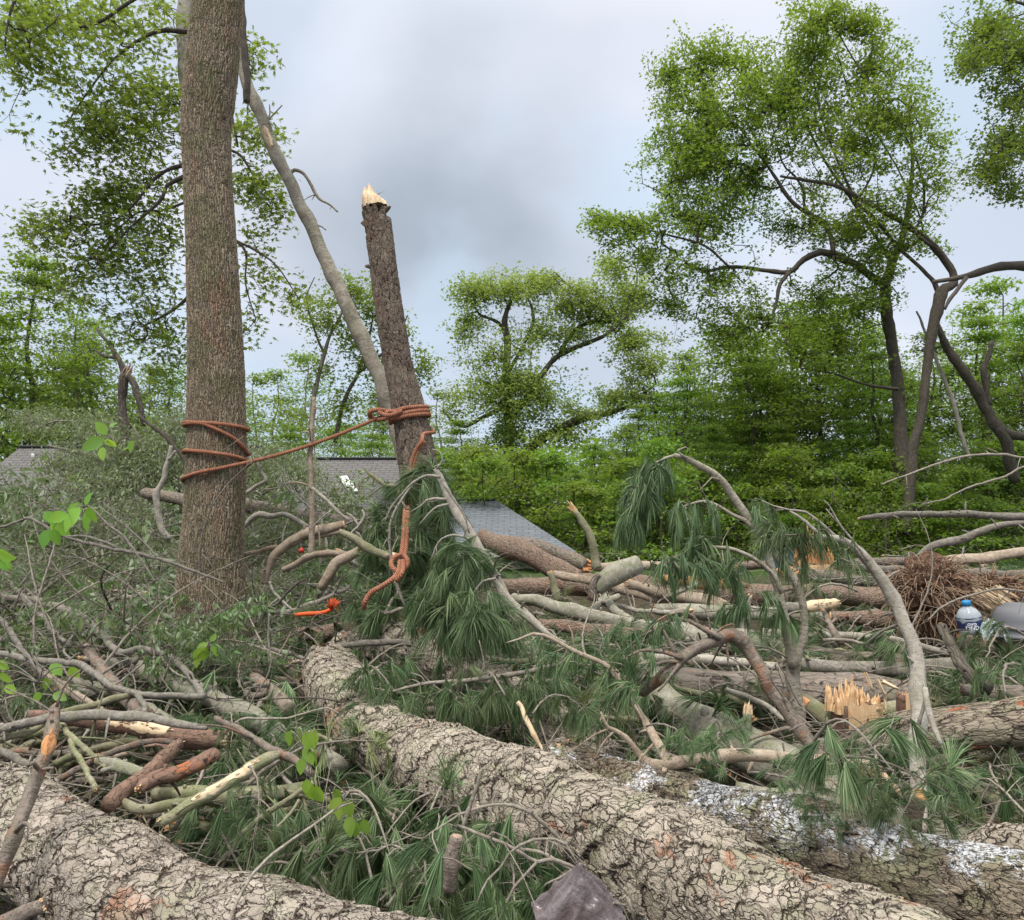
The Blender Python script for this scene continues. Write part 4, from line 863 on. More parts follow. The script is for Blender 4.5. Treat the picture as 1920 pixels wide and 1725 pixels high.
branch('fallen_log', 'long brown pine log lying level across the back of the wreckage', 'log', 'furrow_brown', '930,1094,14,10.6;960,1097,17,10.6;1060,1100,18,10.5;1160,1104,18,10.5;1300,1112,19,10.5;1480,1118,20,10.4;1640,1122,19,10.4;1800,1122,17,10.4;1990,1124,16,10.4', segs=32, step=.06, ends=('', ''))
branch('split_log', 'split orange-pink slab of log lying on the long brown log', 'log', 'furrow_brown', '1240,1084,8,9.9;1290,1090,11,9.9;1350,1096,10,9.9;1400,1098,6,9.9', segs=14, bare=(.02, .95, 1.5, .3), wood='wood_or', ends=('torn2', 'torn2'))
branch('fallen_log', 'brown log with dark bark behind the leaning stems, below the orange root fragment', 'log', 'furrow', '1460,1068,8,12.2;1490,1074,13,12;1560,1082,14,11.9;1640,1090,12,11.8;1720,1094,9,11.8', segs=24, step=.06, bare=(.0, .22, .9, 0), wood='wood_or')
branch('fallen_log', 'brown log slanting down below the blue-grey shed roof, nearer of two', 'log', 'furrow_brown', '900,1004,13,11.6;930,1020,17,11.5;965,1032,18,11.4;1000,1046,18,11.3;1040,1064,18,11.2;1080,1084,17,11.1', segs=30, step=.05, ends=('', 'torn1'))
branch('fallen_log', 'grey mossy log slanting down below the blue-grey shed roof, farther of two', 'log', 'furrow', '920,1008,8,12.8;960,1016,13,12.7;1010,1030,17,12.6;1060,1045,17,12.5;1095,1058,12,12.4', segs=28, step=.05, ends=('', 'torn2'), wood='wood_or')
branch('log_stub', 'short fat pale grey log piece tipped up at the centre right', 'log', 'smooth', '1121,1114,13,8.9;1130,1102,17,8.9;1150,1085,19,8.9;1172,1070,19,9;1194,1060,17,9.1', segs=24, step=.03, ends=('torn.6', 'cut'), wood='wood_grey', side=['1128,1105,9;1140,1130,8;1160,1148,8;1188,1166,7'], bare=None)
branch('standing_stub', 'bent thin stub with a pale torn tip rising in front of the green wood', 'stub', 'mossy', '1118,1066,10,9.6;1115,1050,9,9.6;1113,1030,8.5,9.6;1107,1005,8,9.6;1097,986,7,9.6;1085,970,6,9.6;1076,958,5,9.6', segs=12, step=.03, ends=('', 'torn6'), knots=3)
branch('standing_stub', 'short upright stub with an orange cut tip in front of the long brown log', 'stub', 'mossy', '1046,1128,7,8.9;1042,1110,6.5,8.9;1037,1088,6,8.9;1032,1072,6,8.9', segs=12, ends=('', 'cut'), wood='wood_or', knots=2)
branch('standing_stub', 'dark short upright stub left of the fat pale log piece', 'stub', 'furrow', '1108,1125,8,8.8;1110,1105,7,8.8;1116,1088,6,8.8;1124,1078,5,8.8', segs=12, ends=('', 'torn1'), wood='wood_grey')
branch('fallen_log', 'mossy knobbly log lying low at the centre, right of the drooping pine bough', 'log', 'smooth', '965,1122,9,8.7;1000,1130,11,8.5;1050,1143,12,8.3;1090,1150,13,8.2;1118,1156,12,8.1;1194,1170,11,8;1250,1180,11,7.9', segs=22, step=.04, knots=4, side=['1105,1150,6;1130,1128,7;1160,1118,6'])
branch('fallen_log', 'dark furrowed log lying behind the roped trunk', 'log', 'furrow', '270,925,10,13.2;317,930,12,13.1;380,938,14,13;457,948,14,13;533,962,14,13;600,974,14,12.9;680,986,12,12.8', segs=30, step=.06)
branch('fallen_log', 'broad olive-brown log top showing between the pine needles left of centre', 'log', 'plate_mid', '640,1225,22,6.9;700,1222,34,6.7;760,1232,38,6.5;830,1246,38,6.3;900,1268,36,6.1;980,1320,40,5.5;1060,1385,44,5.0;1150,1450,44,4.7', segs=60, step=.02)

# more trunks stacked level across the right half
for lab, mt_, pth, en in [
 ('pale trunk lying level just below the long brown log, right of centre', 'smooth', '1230,1140,9,9.2;1300,1146,12,9.1;1380,1150,13,9.0;1460,1152,12,8.9;1540,1156,10,8.9', ('torn1', 'cut')),
 ('brown trunk lying level behind the bowed pine stem, above the tan log', 'furrow_brown', '1560,1156,10,8.4;1640,1160,14,8.3;1720,1166,15,8.2;1800,1170,14,8.1;1900,1176,13,8', ('cut', '')),
 ('tan trunk slanting down under the needles of the leaning pine top', 'tan', '1180,1096,8,9.8;1260,1112,11,9.6;1340,1132,12,9.3;1400,1150,11,9.1', ('torn1.5', '')),
 ('grey trunk lying level between the elbow-shaped branch and the tan log', 'greyb', '1480,1246,9,6.6;1560,1252,12,6.5;1660,1256,13,6.4;1760,1250,13,6.3;1850,1246,12,6.2', ('cut', 'torn1')),
 ('mossy trunk slanting up to the right behind the propped log', 'mossy', '1650,1330,12,5.8;1720,1318,15,5.8;1800,1300,17,5.8;1880,1284,18,5.8;1990,1266,18,5.8', ('torn1', '')),
 ('brown trunk lying level in the needles left of the elbow-shaped branch', 'furrow_brown', '1010,1172,9,7.9;1080,1180,12,7.7;1160,1186,13,7.6;1230,1192,12,7.5', ('cut', 'torn1')),
 ('thin pale trunk lying level below the light brown log', 'pale', '1120,1236,6,6.6;1200,1232,8,6.6;1300,1236,8,6.6;1400,1244,8,6.5;1460,1250,7,6.5', ('torn2', '')),
 ('thin grey trunk at the back, lying level below the level bare pole', 'greyb', '1600,1064,6,11.8;1700,1068,8,11.6;1800,1074,8,11.4;1930,1078,8,11.3', ('torn1', '')),
 ('thin tan trunk at the back, crossing the long brown log', 'tan', '1040,1076,6,10.2;1120,1092,8,10;1200,1112,8,9.8;1290,1136,8,9.6;1360,1160,7,9.4', ('torn2', '')),
 ('short grey trunk with a pale sawn face above the white-dusted log', 'smooth', '1380,1478,14,4.3;1440,1490,17,4.25;1500,1502,17,4.2;1560,1514,16,4.2', ('', 'cut')),
 ('pale orange-ended trunk lying level at the far back, right of the shed', 'tan', '1090,1058,7,13;1160,1060,9,13;1240,1062,9,13;1330,1066,8,13', ('torn1', 'torn1')),
 ('long thin trunk lying level at the far back, below the bowed pine stem', 'furrow', '1380,1062,7,12.8;1480,1060,8,12.8;1600,1056,8,12.8;1720,1050,8,12.8', ('torn2', '')),
 ('grey trunk lying level before the splintered stump', 'smooth', '1420,1412,9,5.0;1480,1404,11,5.1;1540,1398,11,5.2;1580,1396,9,5.3', ('torn1', '')),
 ('thick brown trunk lying level behind the broad olive-brown log', 'furrow_brown', '560,1188,12,7.6;640,1184,16,7.6;720,1180,17,7.6;800,1184,16,7.6;900,1194,14,7.5', ('cut', '')),
]:
    branch('downed_log', lab, 'log', mt_, pth, None, segs=26, step=.04, ends=en, irr=.07, knots=3, group='trunks stacked across the right half', wood='wood_or' if 'orange' in lab else 'wood')
# ------------------------------------------------------------------ arching and leaning branches
branch('horizontal_pole', 'bare broken pole sticking in level from the right edge above the wreckage', 'broken branch', 'greyb', '1612,973,3,7.2;1640,968,5,7.2;1713,964,6,7.2;1760,965,5.5,7.2;1813,964,6.5,7.2;1870,967,6.5,7.2;1920,969,7,7.2;2010,972,7.5,7.2', ends=('torn3', ''), knots=7, side=['1680,968,3;1672,978,2.5;1668,990,2', '1775,962,3;1777,952,2;1774,945,1', '1690,962,1.6;1670,945,1;1664,938,.8', '1840,962,1.5;1856,950,1;1880,944,.8'])
branch('arching_branch', 'dark grey bare branch curving down from the right edge below the level pole', 'branch', 'greyb', '2000,966,6,7.5;1920,978,6,7.5;1863,988,6,7.5;1813,1005,7,7.5;1773,1018,7,7.5;1740,1028,6.5,7.5;1713,1055,5,7.5;1695,1076,4.5,7.5;1673,1095,3.5,7.5', knots=4, side=['1863,988,2;1880,1010,1.6;1905,1030,1', '1813,1005,2;1806,1030,1.5;1812,1060,1', '1740,1028,2;1720,1022,1.5;1690,1030,1'])
branch('thin_arching_branch', 'thin bare branch arching high across the wood at the right edge', 'branch', 'twig', '2000,850,3,8;1920,858,2.6,8;1880,852,2.6,8;1813,855,2.4,8;1763,868,2.2,8;1697,892,1.8,8;1653,908,1.2,8', segs=6, side=['1880,852,1.8;1850,830,1.4;1826,812,1', '1763,868,1.4;1720,872,1;1660,902,.7'])
branch('thin_arching_branch', 'thin bare branch curving down from the right edge, just above the level pole', 'branch', 'twig', '2000,860,2.6,7.8;1920,875,2.2,7.8;1880,895,2.2,7.8;1813,915,2,7.8;1773,935,1.7,7.8;1730,945,1,7.8', segs=6)
branch('fallen_log', 'pinkish peeled log lying level at the back right', 'log', 'tan', '1760,1054,8,11;1800,1049,9,11;1847,1043,9.5,11;1885,1040,9.5,11;1920,1037,9,11;2000,1034,9,11', segs=18, ends=('torn1', ''), side=['1835,1052,4;1845,1062,5;1850,1075,3'], wood='wood_or')
branch('broken_bole', 'pale log piece with bare yellow wood and a torn end behind the leaning stems', 'broken log', 'greyb', '1470,1140,8,7.4;1500,1138,9,7.4;1530,1137,10,7.4;1560,1133,9,7.4;1572,1131,8,7.4', segs=20, ends=('', 'torn1.6'), bare=(.42, 1.0, 2.3, .2), wood='wood_pale')
branch('peg_branch', 'short brown peg of branch slanting under the pale log piece', 'branch', 'brown', '1541,1142,4,7.1;1548,1155,5,7.1;1556,1172,6,7;1566,1190,7,6.9;1576,1206,7,6.9', ends=('torn1', ''), wood='wood_or', side=['1556,1170,3;1580,1152,2.6;1605,1146,2', '1575,1195,3;1600,1185,2.4;1635,1165,1.8'])
branch('cut_stub', 'dark knotted stub with a pale sawn top left of the tan log at the right', 'stub', 'dark_trunk', '1768,1176,9,5.6;1775,1188,9,5.5;1786,1208,9,5.4;1797,1232,9.5,5.3;1808,1252,10,5.2;1828,1275,12,5.1;1850,1290,14,5.1', segs=14, ends=('cut', ''), knots=7, side=['1800,1235,4;1786,1248,3;1770,1262,2'])
branch('fallen_branch', 'dark branch with small orange sawn end near the cut stub at the right', 'branch', 'plate_dark', '1805,1290,10,5.5;1840,1292,16,5.4;1880,1298,22,5.3;1960,1310,26,5.2', segs=20, ends=('cut', ''), wood='wood_or')
branch('arching_twig', 'thin curved twig arching above the water jug at the right', 'twig', 'twig', '1990,1122,2.6,5.2;1920,1109,2.4,5.2;1873,1104,2.2,5.2;1830,1114,2,5.2;1793,1125,2,5.2;1764,1140,1.8,5.2;1739,1162,1.2,5.2', segs=6, side=['1793,1125,1.5;1770,1138,1.2;1745,1155,1;1710,1158,.7'])
branch('mossy_branch', 'mossy branch slanting down in the dark hollow at the lower right', 'branch', 'mossy', '1772,1437,7,4.8;1795,1450,11,4.7;1820,1467,13,4.6;1863,1497,15,4.5;1897,1527,15,4.4;1950,1565,14,4.3', segs=22, step=.03, ends=('torn1', ''))
branch('broken_stick', 'short ragged brown stick in the dark hollow at the lower right', 'stick', 'furrow_brown', '1815,1524,5,4.3;1835,1530,8,4.3;1862,1541,9,4.2;1890,1556,8,4.2', ends=('torn2', ''), wood='wood_grey')
branch('torn_spike', 'torn pale spike standing on the smooth grey-green log', 'stub', 'smooth', '1398,1385,11,4.8;1397,1370,10,4.8;1399,1352,9,4.8;1401,1338,8,4.8', segs=12, ends=('', 'torn4'), wood='wood_pale')
branch('fallen_log', 'short log with a red-orange scar behind the leaning stem, right of centre', 'log', 'mossy', '1490,1308,12,5.7;1515,1322,14,5.6;1545,1340,15,5.5;1580,1362,14,5.4', segs=20, bare=(.1, .5, .9, 0), wood='wood_or')
branch('pale_post', 'pale upright broken stem half hidden by hanging needles right of centre', 'stub', 'pale', '1396,1192,8,7.9;1398,1165,7.5,7.9;1401,1140,6,7.9;1406,1118,4,7.9', segs=12, ends=('', 'torn2'), wood='wood_pale')
branch('curved_stub', 'small pale curved stub on the split orange slab', 'stub', 'pale', '1256,1052,5,9.6;1266,1064,5,9.6;1274,1076,5,9.6;1290,1086,4,9.6', segs=10, ends=('cut', ''))
branch('bare_stick', 'pale grey stick slanting down behind the elbow-shaped branch', 'stick', 'pale', '1362,1292,4.5,5.6;1400,1306,5,5.5;1440,1326,5,5.4;1470,1352,4.5,5.3', ends=('torn1', ''))
branch('thin_twig_stick', 'thin brown stick leaning down from the sawn end of the level branch', 'stick', 'brown', '1592,1444,4,4.15;1605,1466,4,4.1;1622,1492,4,4.05;1652,1526,3.5,4', segs=8, side=['1618,1488,2;1580,1478,1.6;1555,1462,1.2;1538,1466,1', '1606,1466,1.5;1570,1462,1.2;1548,1500,1'])
branch('split_plank', 'long pale yellow split of wood slanting down left of the upright stem', 'wood splinter', 'wood_pale', '1645,1438,4,4.5;1660,1455,5,4.4;1680,1478,5,4.3;1705,1506,4,4.2', segs=4, ends=('', ''))
branch('wood_block', 'short orange-brown upright block of torn wood under the propped log', 'wood piece', 'wood_or', '1680,1425,11,5.15;1682,1445,11,5.1;1688,1478,10,5.05', segs=6, step=.05, ends=('torn1', ''), wood='wood_or')
branch('wood_block', 'tiny torn orange wood post under the left end of the propped log', 'wood piece', 'wood_or', '1604,1430,8,5.2;1606,1450,8,5.15;1607,1472,7,5.1', segs=6, step=.05)
# the two leaning stems with their side branches
def pine_thing(name, label, cat): return empty(name, label, cat)
def bough(name, label, stems, specs, seed, mat='limb', nmat='needles', n=46, L=.16, wd=.0026, spread=.5, droop=.8, rtip=.0016, step=.06, k=1.0, cat='pine branch', gf=3.0, sag=.05, twmat='twig', dirmix=.6, ends=None, kink=.25):
    """explicit stems in world space; twigs grown to the needle targets; needles in tufts"""
    T = Tree(seed); rs = np.random.RandomState(seed)
    prs = [px_path(s, None, k)*np.array([1, 1, 1, .88]) for s in stems]
    for pr in prs: T.limb(pr, .05)
    tg = ellips(rs, specs)
    T.grow(tg, step=step, rtip=rtip, wob=.16, sag=sag)
    o0 = prs[0][0, :3]; root = empty(name, label, cat, tuple(o0))
    a = T.build('stem', M[mat], root, segs=8, bigsegs=16, big=.015, part='main', irr=.06, step=.05, kink=kink); b_ = T.build('side_twigs', M[twmat], root, segs=4, part='twigs')
    V, F, r_ = needles(T.tips, nrm(T.tdirs*dirmix+np.array([0, 0, -.35])), rs, n, L, wd, spread, droop)
    c_ = mesh('needles', V, F, M[nmat], root, {'rnd': r_}, smooth=False)
    for x in (a, b_, c_): x.location = tuple(-Vector(root.location))
    if ends:
        for (px, py, Y, rp, dx, dy) in ends:
            p = P(px, py, Y); d = P(px+dx, py+dy, Y)-p; x = cutface('cut_end', p, d, rp*ysc(Y)/FPX, M['wood'], root); x.location = tuple(-Vector(root.location))
    return root
def Yp(s, Y): return ';'.join(q if q.count(',') == 3 else q+','+str(Y) for q in s.split(';'))
bough('leaning_pine_top', 'two-stemmed pale pine top leaning left, needles hanging from its bent tip', [
    Yp('1495,1400,14;1497,1350,14;1490,1290,14.5;1487,1250,14;1499,1222,8;1507,1199,8;1506,1151,8;1500,1118,8;1491,1091,8;1467,1055,8;1439,1017,8.5;1423,1000,9;1405,977,9;1387,948,8.5;1362,912,8;1350,898,7.5;1336,886,7;1310,872,6;1288,860,5;1264,854,4', 5.4),
    Yp('1487,1250,12;1481,1225,11.5;1477,1199,11;1471,1159,10.5;1463,1120,10;1459,1100,9.5;1447,1067,9;1438,1040,8;1430,1012,6', 5.35),
    Yp('1466,1112,6;1461,1100,5.5;1451,1079,5;1419,1051,4.5;1379,1031,4.2;1350,1027,4;1320,1027,3.5;1276,1039,3;1232,1067,2.5;1205,1095,1.5', 5.2),
    Yp('1415,993,5;1395,975,4.5;1371,964,4;1345,948,3.5;1320,940,3;1285,948,2;1250,962,1.2', 5.3), Yp('1288,860,3;1270,845,2;1285,838,1.5;1296,846,1', 5.35), Yp('1264,854,3;1240,862,2.5;1215,878,2;1200,900,1.5', 5.3),
    Yp('1350,900,2.5;1335,895,2;1325,905,1.5;1312,920,1', 5.35), Yp('1467,1055,3;1478,1035,2;1470,1010,1', 5.3)],
    [(1232, 880, 5.3, 40, 22, .12, 34), (1205, 925, 5.25, 34, 32, .12, 44), (1180, 975, 5.2, 24, 28, .1, 30), (1300, 960, 5.2, 50, 25, .15, 12), (1270, 1060, 5.1, 60, 45, .2, 22), (1350, 1060, 5.1, 60, 35, .2, 18), (1385, 1120, 5.1, 60, 40, .2, 20), (1290, 1000, 5.2, 60, 25, .2, 12), (1420, 960, 5.4, 30, 30, .15, 6), (1450, 1150, 5.3, 40, 40, .2, 8)],
    201, mat='limb', L=.155, wd=.0034, droop=1.1, spread=.36, n=40)
bough('bent_pine_stem', 'pale pine stem bowed over to the left, its foot behind the sawn stub', [
    Yp('1724,1560,14,3.75;1723,1517,15,3.85;1722,1450,16.5,3.95;1722,1383,17,4.05;1724,1330,16.5,4.15;1722,1290,16,4.2;1719,1250,15.5,4.25;1710,1208,15,4.3;1693,1167,14,4.35;1675,1122,13.5,4.4;1657,1090,13,4.4;1640,1067,12,4.4;1622,1048,11,4.4;1600,1028,10,4.4;1573,1011,9,4.4;1555,1007,6,4.4;1540,1005,5,4.4;1513,980,4,4.4;1495,966,3,4.4;1480,958,2,4.4', 4.3),
    Yp('1573,1011,4;1560,1000,3.5;1540,982,3;1510,960,2.5;1480,956,2;1450,948,1.5;1428,938,1', 4.4), Yp('1627,1052,3.5;1612,1030,3;1590,1003,2.5;1572,980,2.2;1563,962,1.8;1555,948,1.2;1545,938,.8', 4.35), Yp('1572,982,2;1558,965,1.6;1549,954,1', 4.3),
    Yp('1545,1006,3;1520,1010,2.5;1490,1008,2;1462,1016,1.5', 4.4), Yp('1722,1360,4;1731,1330,3.5;1736,1300,3;1732,1280,2', 4.0), Yp('1735,1290,6,3.95;1742,1330,6,3.9;1752,1365,6,3.85;1764,1396,5,3.8', 3.9)],
    [(1500, 1000, 4.4, 45, 25, .1, 12), (1540, 1010, 4.35, 40, 30, .1, 10), (1450, 990, 4.4, 40, 35, .1, 14), (1590, 1060, 4.3, 40, 40, .15, 6), (1480, 1050, 4.4, 40, 30, .12, 8)],
    203, mat='pale', L=.13, wd=.0024, droop=1.2, spread=.4, n=34)
branch('sawn_stub', 'short dark stub with bright orange sawn face before the bowed pine stem', 'stub', 'brown', '1712,1552,14,3.45;1716,1535,14,3.42;1722,1510,14,3.4;1726,1492,14,3.38', segs=18, step=.02, ends=('', 'cut'), wood='wood_or')
bough('elbow_branch', 'thick brown elbow-shaped branch with bare curling twigs, right of centre', [
    Yp('1560,1452,13,4.6;1530,1413,13.5,4.65;1497,1367,14,4.7;1467,1317,13.5,4.75;1452,1298,13,4.8;1436,1271,13,4.8;1419,1243,13,4.85;1401,1214,13,4.9;1388,1197,14,4.9;1371,1189,14,4.9;1352,1193,13,4.9;1340,1199,12,4.85;1309,1214,12,4.8;1279,1234,12,4.75;1262,1252,12,4.75;1235,1275,12,4.8;1205,1298,11,4.9', 4.8),
    Yp('1279,1234,6;1262,1228,5;1244,1223,4.5;1222,1220,4;1200,1221,3;1175,1232,2', 4.7), Yp('1272,1241,4.5;1250,1240,4;1228,1247,3.5;1212,1262,3;1200,1280,2', 4.7), Yp('1274,1245,4;1262,1262,3.5;1250,1278,3;1233,1297,2', 4.65), Yp('1266,1228,3.5;1256,1205,3;1248,1190,2.5;1244,1180,1.5', 4.7),
    Yp('1352,1196,8;1325,1183,6;1305,1170,5;1281,1162,4;1265,1162,3.5;1245,1170,3;1222,1182,2.5;1200,1194,2;1175,1218,1.5', 4.8), Yp('1310,1173,4;1300,1155,3.5;1285,1148,3;1262,1150,2.5;1235,1162,2;1211,1186,1.5', 4.8), Yp('1304,1165,3;1299,1150,2.5;1303,1146,1.5', 4.8),
    Yp('1340,1190,2.5;1352,1178,2;1372,1170,1.5;1378,1172,1', 4.8), Yp('1332,1186,2.5;1329,1160,2;1322,1142,1.6;1310,1136,1', 4.8), Yp('1497,1367,5;1470,1366,4;1430,1378,3.5;1405,1388,2.5', 4.7), Yp('1480,1340,3;1470,1310,2.5;1450,1280,2;1440,1255,1.5', 4.7), Yp('1505,1330,2.5;1488,1300,2;1470,1262,1.6;1452,1232,1', 4.7)],
    [(1230, 1180, 4.8, 60, 30, .15, 14), (1220, 1250, 4.75, 40, 30, .12, 8), (1180, 1230, 4.8, 30, 40, .15, 10)],
    205, mat='brown', L=.13, wd=.0024, droop=.8, spread=.5, n=30)
bough('forked_branch', 'long pale-brown level branch with a sawn end, forking up at its left end', [
    Yp('1632,1437,12.5;1610,1436,12.5;1560,1432,13;1513,1426,13;1460,1419,12.5;1413,1416,12;1360,1417,12;1313,1420,12;1280,1427,12;1250,1434,12;1227,1437,10', 4.0),
    Yp('1250,1430,9,4.0;1238,1402,9,4.15;1225,1380,8.5,4.25;1213,1360,7.5;1200,1340,7;1190,1322,6.5;1175,1305,6;1165,1285,5.5;1158,1272,5;1140,1250,4.5;1120,1238,4.5;1083,1223,4.5;1050,1205,4;1020,1190,3.5;1000,1188,3;975,1198,2;950,1205,1', 4.5),
    Yp('1232,1436,9,4.0;1207,1424,8;1190,1402,6;1173,1383,5;1155,1370,4.5;1140,1363,4;1132,1350,3;1126,1335,2', 4.3), Yp('1247,1440,5;1243,1460,4.5;1240,1480,4;1236,1500,3', 3.95),
    Yp('1140,1366,2.5;1115,1378,2;1090,1395,1.6;1060,1415,1', 4.3), Yp('1150,1372,2.5;1130,1395,2;1118,1420,1.5', 4.3), Yp('1190,1322,2.5;1205,1350,2;1210,1385,1.5;1200,1400,1', 4.4), Yp('1083,1223,2.5;1075,1205,2;1072,1185,1.5;1066,1172,1', 4.5), Yp('1413,1424,4;1405,1440,3;1402,1452,2', 4.2), Yp('1513,1418,4;1505,1408,3;1500,1404,2', 4.2)],
    [(1120, 1350, 4.4, 40, 30, .1, 8), (1150, 1290, 4.5, 40, 30, .1, 10), (1060, 1240, 4.6, 60, 25, .15, 14)],
    207, mat='tan', L=.13, wd=.0024, droop=.7, spread=.6, n=40, ends=[(1632.5, 1437, 4.0, 12.5, 20, 1)])
bough('drooping_pine_bough', 'pale bare-stemmed pine bough slanting down to the right with heavy dark needle fans, centre', [
    Yp('815,878,4,6.0;822,892,7,6.0;840,930,8.5,5.95;856,958,9,5.9;873,985,9.5,5.85;890,1015,10,5.8;907,1042,10,5.75;918,1062,10,5.7;930,1085,10,5.65;940,1102,9.5,5.6;955,1125,9,5.5;975,1145,8.5,5.4;1003,1167,8,5.3;1030,1190,5,5.2;1060,1205,3,5.1', 5.6),
    Yp('826,895,3.5;800,892,3;775,905,2.5;755,925,2;735,950,1.5;720,980,1', 5.8), Yp('830,905,3;850,935,2.5;870,965,2;880,1000,1.5', 5.6), Yp('838,937,3.5;815,935,3;800,938,2.5;790,948,2;770,960,1.2', 5.75), Yp('842,945,3;820,950,2.5;805,962,2;785,985,1.5', 5.7),
    Yp('885,1015,4;870,1007,3;850,1003,2.5;830,1010,2;818,1025,2;808,1050,1.5', 5.6), Yp('818,880,2.5;830,862,2;822,845,1.5;810,842,1', 5.9), Yp('775,905,3;740,960,3;730,1010,3;740,1080,3;760,1140,2', 6.3), Yp('915,1050,3;890,1055,2.5;870,1040,2;855,1030,1.5', 5.5), Yp('930,1085,3;905,1090,2.5;890,1110,2;870,1140,1.5', 5.4)],
    [(800, 880, 6.4, 40, 22, .15, 18), (760, 920, 7.0, 50, 28, .2, 26), (725, 985, 7.1, 50, 45, .2, 32), (815, 960, 6.3, 45, 55, .2, 40), (775, 1050, 6.9, 80, 60, .25, 84), (700, 1140, 6.5, 50, 30, .2, 24), (880, 1180, 5.5, 60, 30, .2, 30), (860, 1060, 5.6, 55, 60, .2, 44), (740, 1110, 6.7, 60, 40, .2, 26), (830, 1140, 5.5, 75, 45, .2, 56), (905, 1140, 5.1, 40, 40, .15, 24), (945, 1175, 5.1, 35, 30, .15, 18), (690, 1050, 6.9, 30, 40, .2, 12)],
    211, mat='pale', L=.185, wd=.0036, droop=.75, spread=.5, n=44)
bough('lying_pine_branch', 'thin grey branch lying nearly level over the needles at the centre', [
    Yp('1092,1226,5,5.0;1065,1238,5,5.0;1040,1247,5,5.0;1000,1257,5,5.0;957,1265,5,4.95;920,1270,4.8,4.95;873,1276,4.5,4.9;830,1279,4,4.9;790,1283,3.5,4.9;760,1290,3,4.9;737,1296,2.5,4.9;705,1292,2,4.9;683,1287,1.5,4.9', 4.9),
    Yp('735,1296,2.5;722,1272,2;705,1255,1.6;696,1248,1', 4.85), Yp('900,1268,2.5;908,1250,2;904,1225,1.5;898,1200,1', 4.9), Yp('800,1283,2;790,1268,1.6;770,1262,1', 4.9), Yp('860,1277,2;840,1290,1.6;815,1300,1', 4.85), Yp('1050,1240,2;1062,1222,1.6;1060,1200,1', 5)],
    [(900, 1310, 4.8, 120, 35, .15, 40), (760, 1320, 4.8, 70, 35, .15, 22), (1010, 1290, 4.9, 60, 35, .15, 22), (680, 1270, 4.9, 40, 25, .15, 8)],
    213, mat='twig', L=.15, wd=.0026, droop=.9, spread=.55, n=40)
branch('split_stick', 'snapped stick standing on the needles at the centre, bare pale wood below its break', 'stick', 'wood_pale', '1019,1411,1,4.3;1010,1395,3.5,4.35;997,1370,5,4.4;985,1345,5,4.45;976,1322,4.5,4.5;970,1316,4,4.5', segs=6, step=.02, side=['970,1318,5;966,1300,5;962,1280,4.5;957,1262,3.5;954,1253,2'])
branch('upright_peg', 'brown broken peg standing among needles at the bottom centre', 'stub', 'brown', '838,1672,12,2.95;842,1650,12,2.95;848,1620,12.5,2.95;856,1590,12,2.95;860,1568,11.5,2.95', segs=18, step=.015, ends=('', 'cut'), wood='wood_grey', knots=2)
branch('thin_stick', 'thin brown stick standing in front of the huge mossy log', 'stick', 'twig', '868,1552,4,2.95;876,1526,3.8,2.95;886,1500,3.6,2.95;893,1475,3.4,2.95;902,1447,3,2.95;906,1440,1.5,2.95', segs=8, side=['893,1482,2;905,1478,1.6;911,1470,1.2;912,1458,1'])
bough('arching_twig', 'bare pale twigs arching over the brown plastic at the bottom centre', [
    Yp('860,1548,3,2.9;890,1560,3.4;920,1572,3.4;945,1582,3.4;973,1597,3.6;990,1608,3.6;1007,1616,3.8;1030,1612,3.8;1045,1614,3.8;1068,1622,3.6;1083,1631,3.6;1100,1642,3.4;1118,1655,3.2;1135,1668,3;1152,1690,2.6;1160,1710,2.2', 2.75),
    Yp('895,1690,2,2.7;915,1650,2.4;940,1625,2.4;955,1600,2.6;975,1585,2.8;1000,1574,2.8;1040,1573,2.6;1060,1582,2.6;1075,1605,2.6;1090,1635,2.4', 2.72), Yp('1007,1616,3;985,1640,3;965,1662,3;948,1695,2.6;932,1735,2.4', 2.7), Yp('1092,1637,3.2;1080,1660,3;1064,1676,3;1048,1700,3;1030,1735,2.8', 2.66),
    Yp('1066,1678,2.4;1070,1695,2;1062,1735,1.8', 2.64), Yp('1072,1631,2.4;1050,1645,2.4;1025,1657,2.2;1010,1672,2;990,1688,1.5', 2.7), Yp('1152,1692,2.6;1135,1705,2.4;1122,1722,2.2;1110,1745,2', 2.6), Yp('1152,1692,2.4;1172,1697,2.4;1180,1690,3;1172,1680,3;1160,1688,2', 2.6), Yp('1176,1682,3.4;1183,1700,3.2;1190,1735,3', 2.58), Yp('973,1597,2;950,1570,2;925,1560,1.6;900,1575,1.2', 2.8), Yp('1040,1573,2;1034,1592,1.6;1030,1606,1.2', 2.72)],
    [(1010, 1660, 2.75, 40, 25, .08, 5), (960, 1690, 2.7, 40, 30, .08, 6)], 217, mat='twig', L=.15, wd=.0022, droop=1.0, spread=.35, n=60, rtip=.0012)
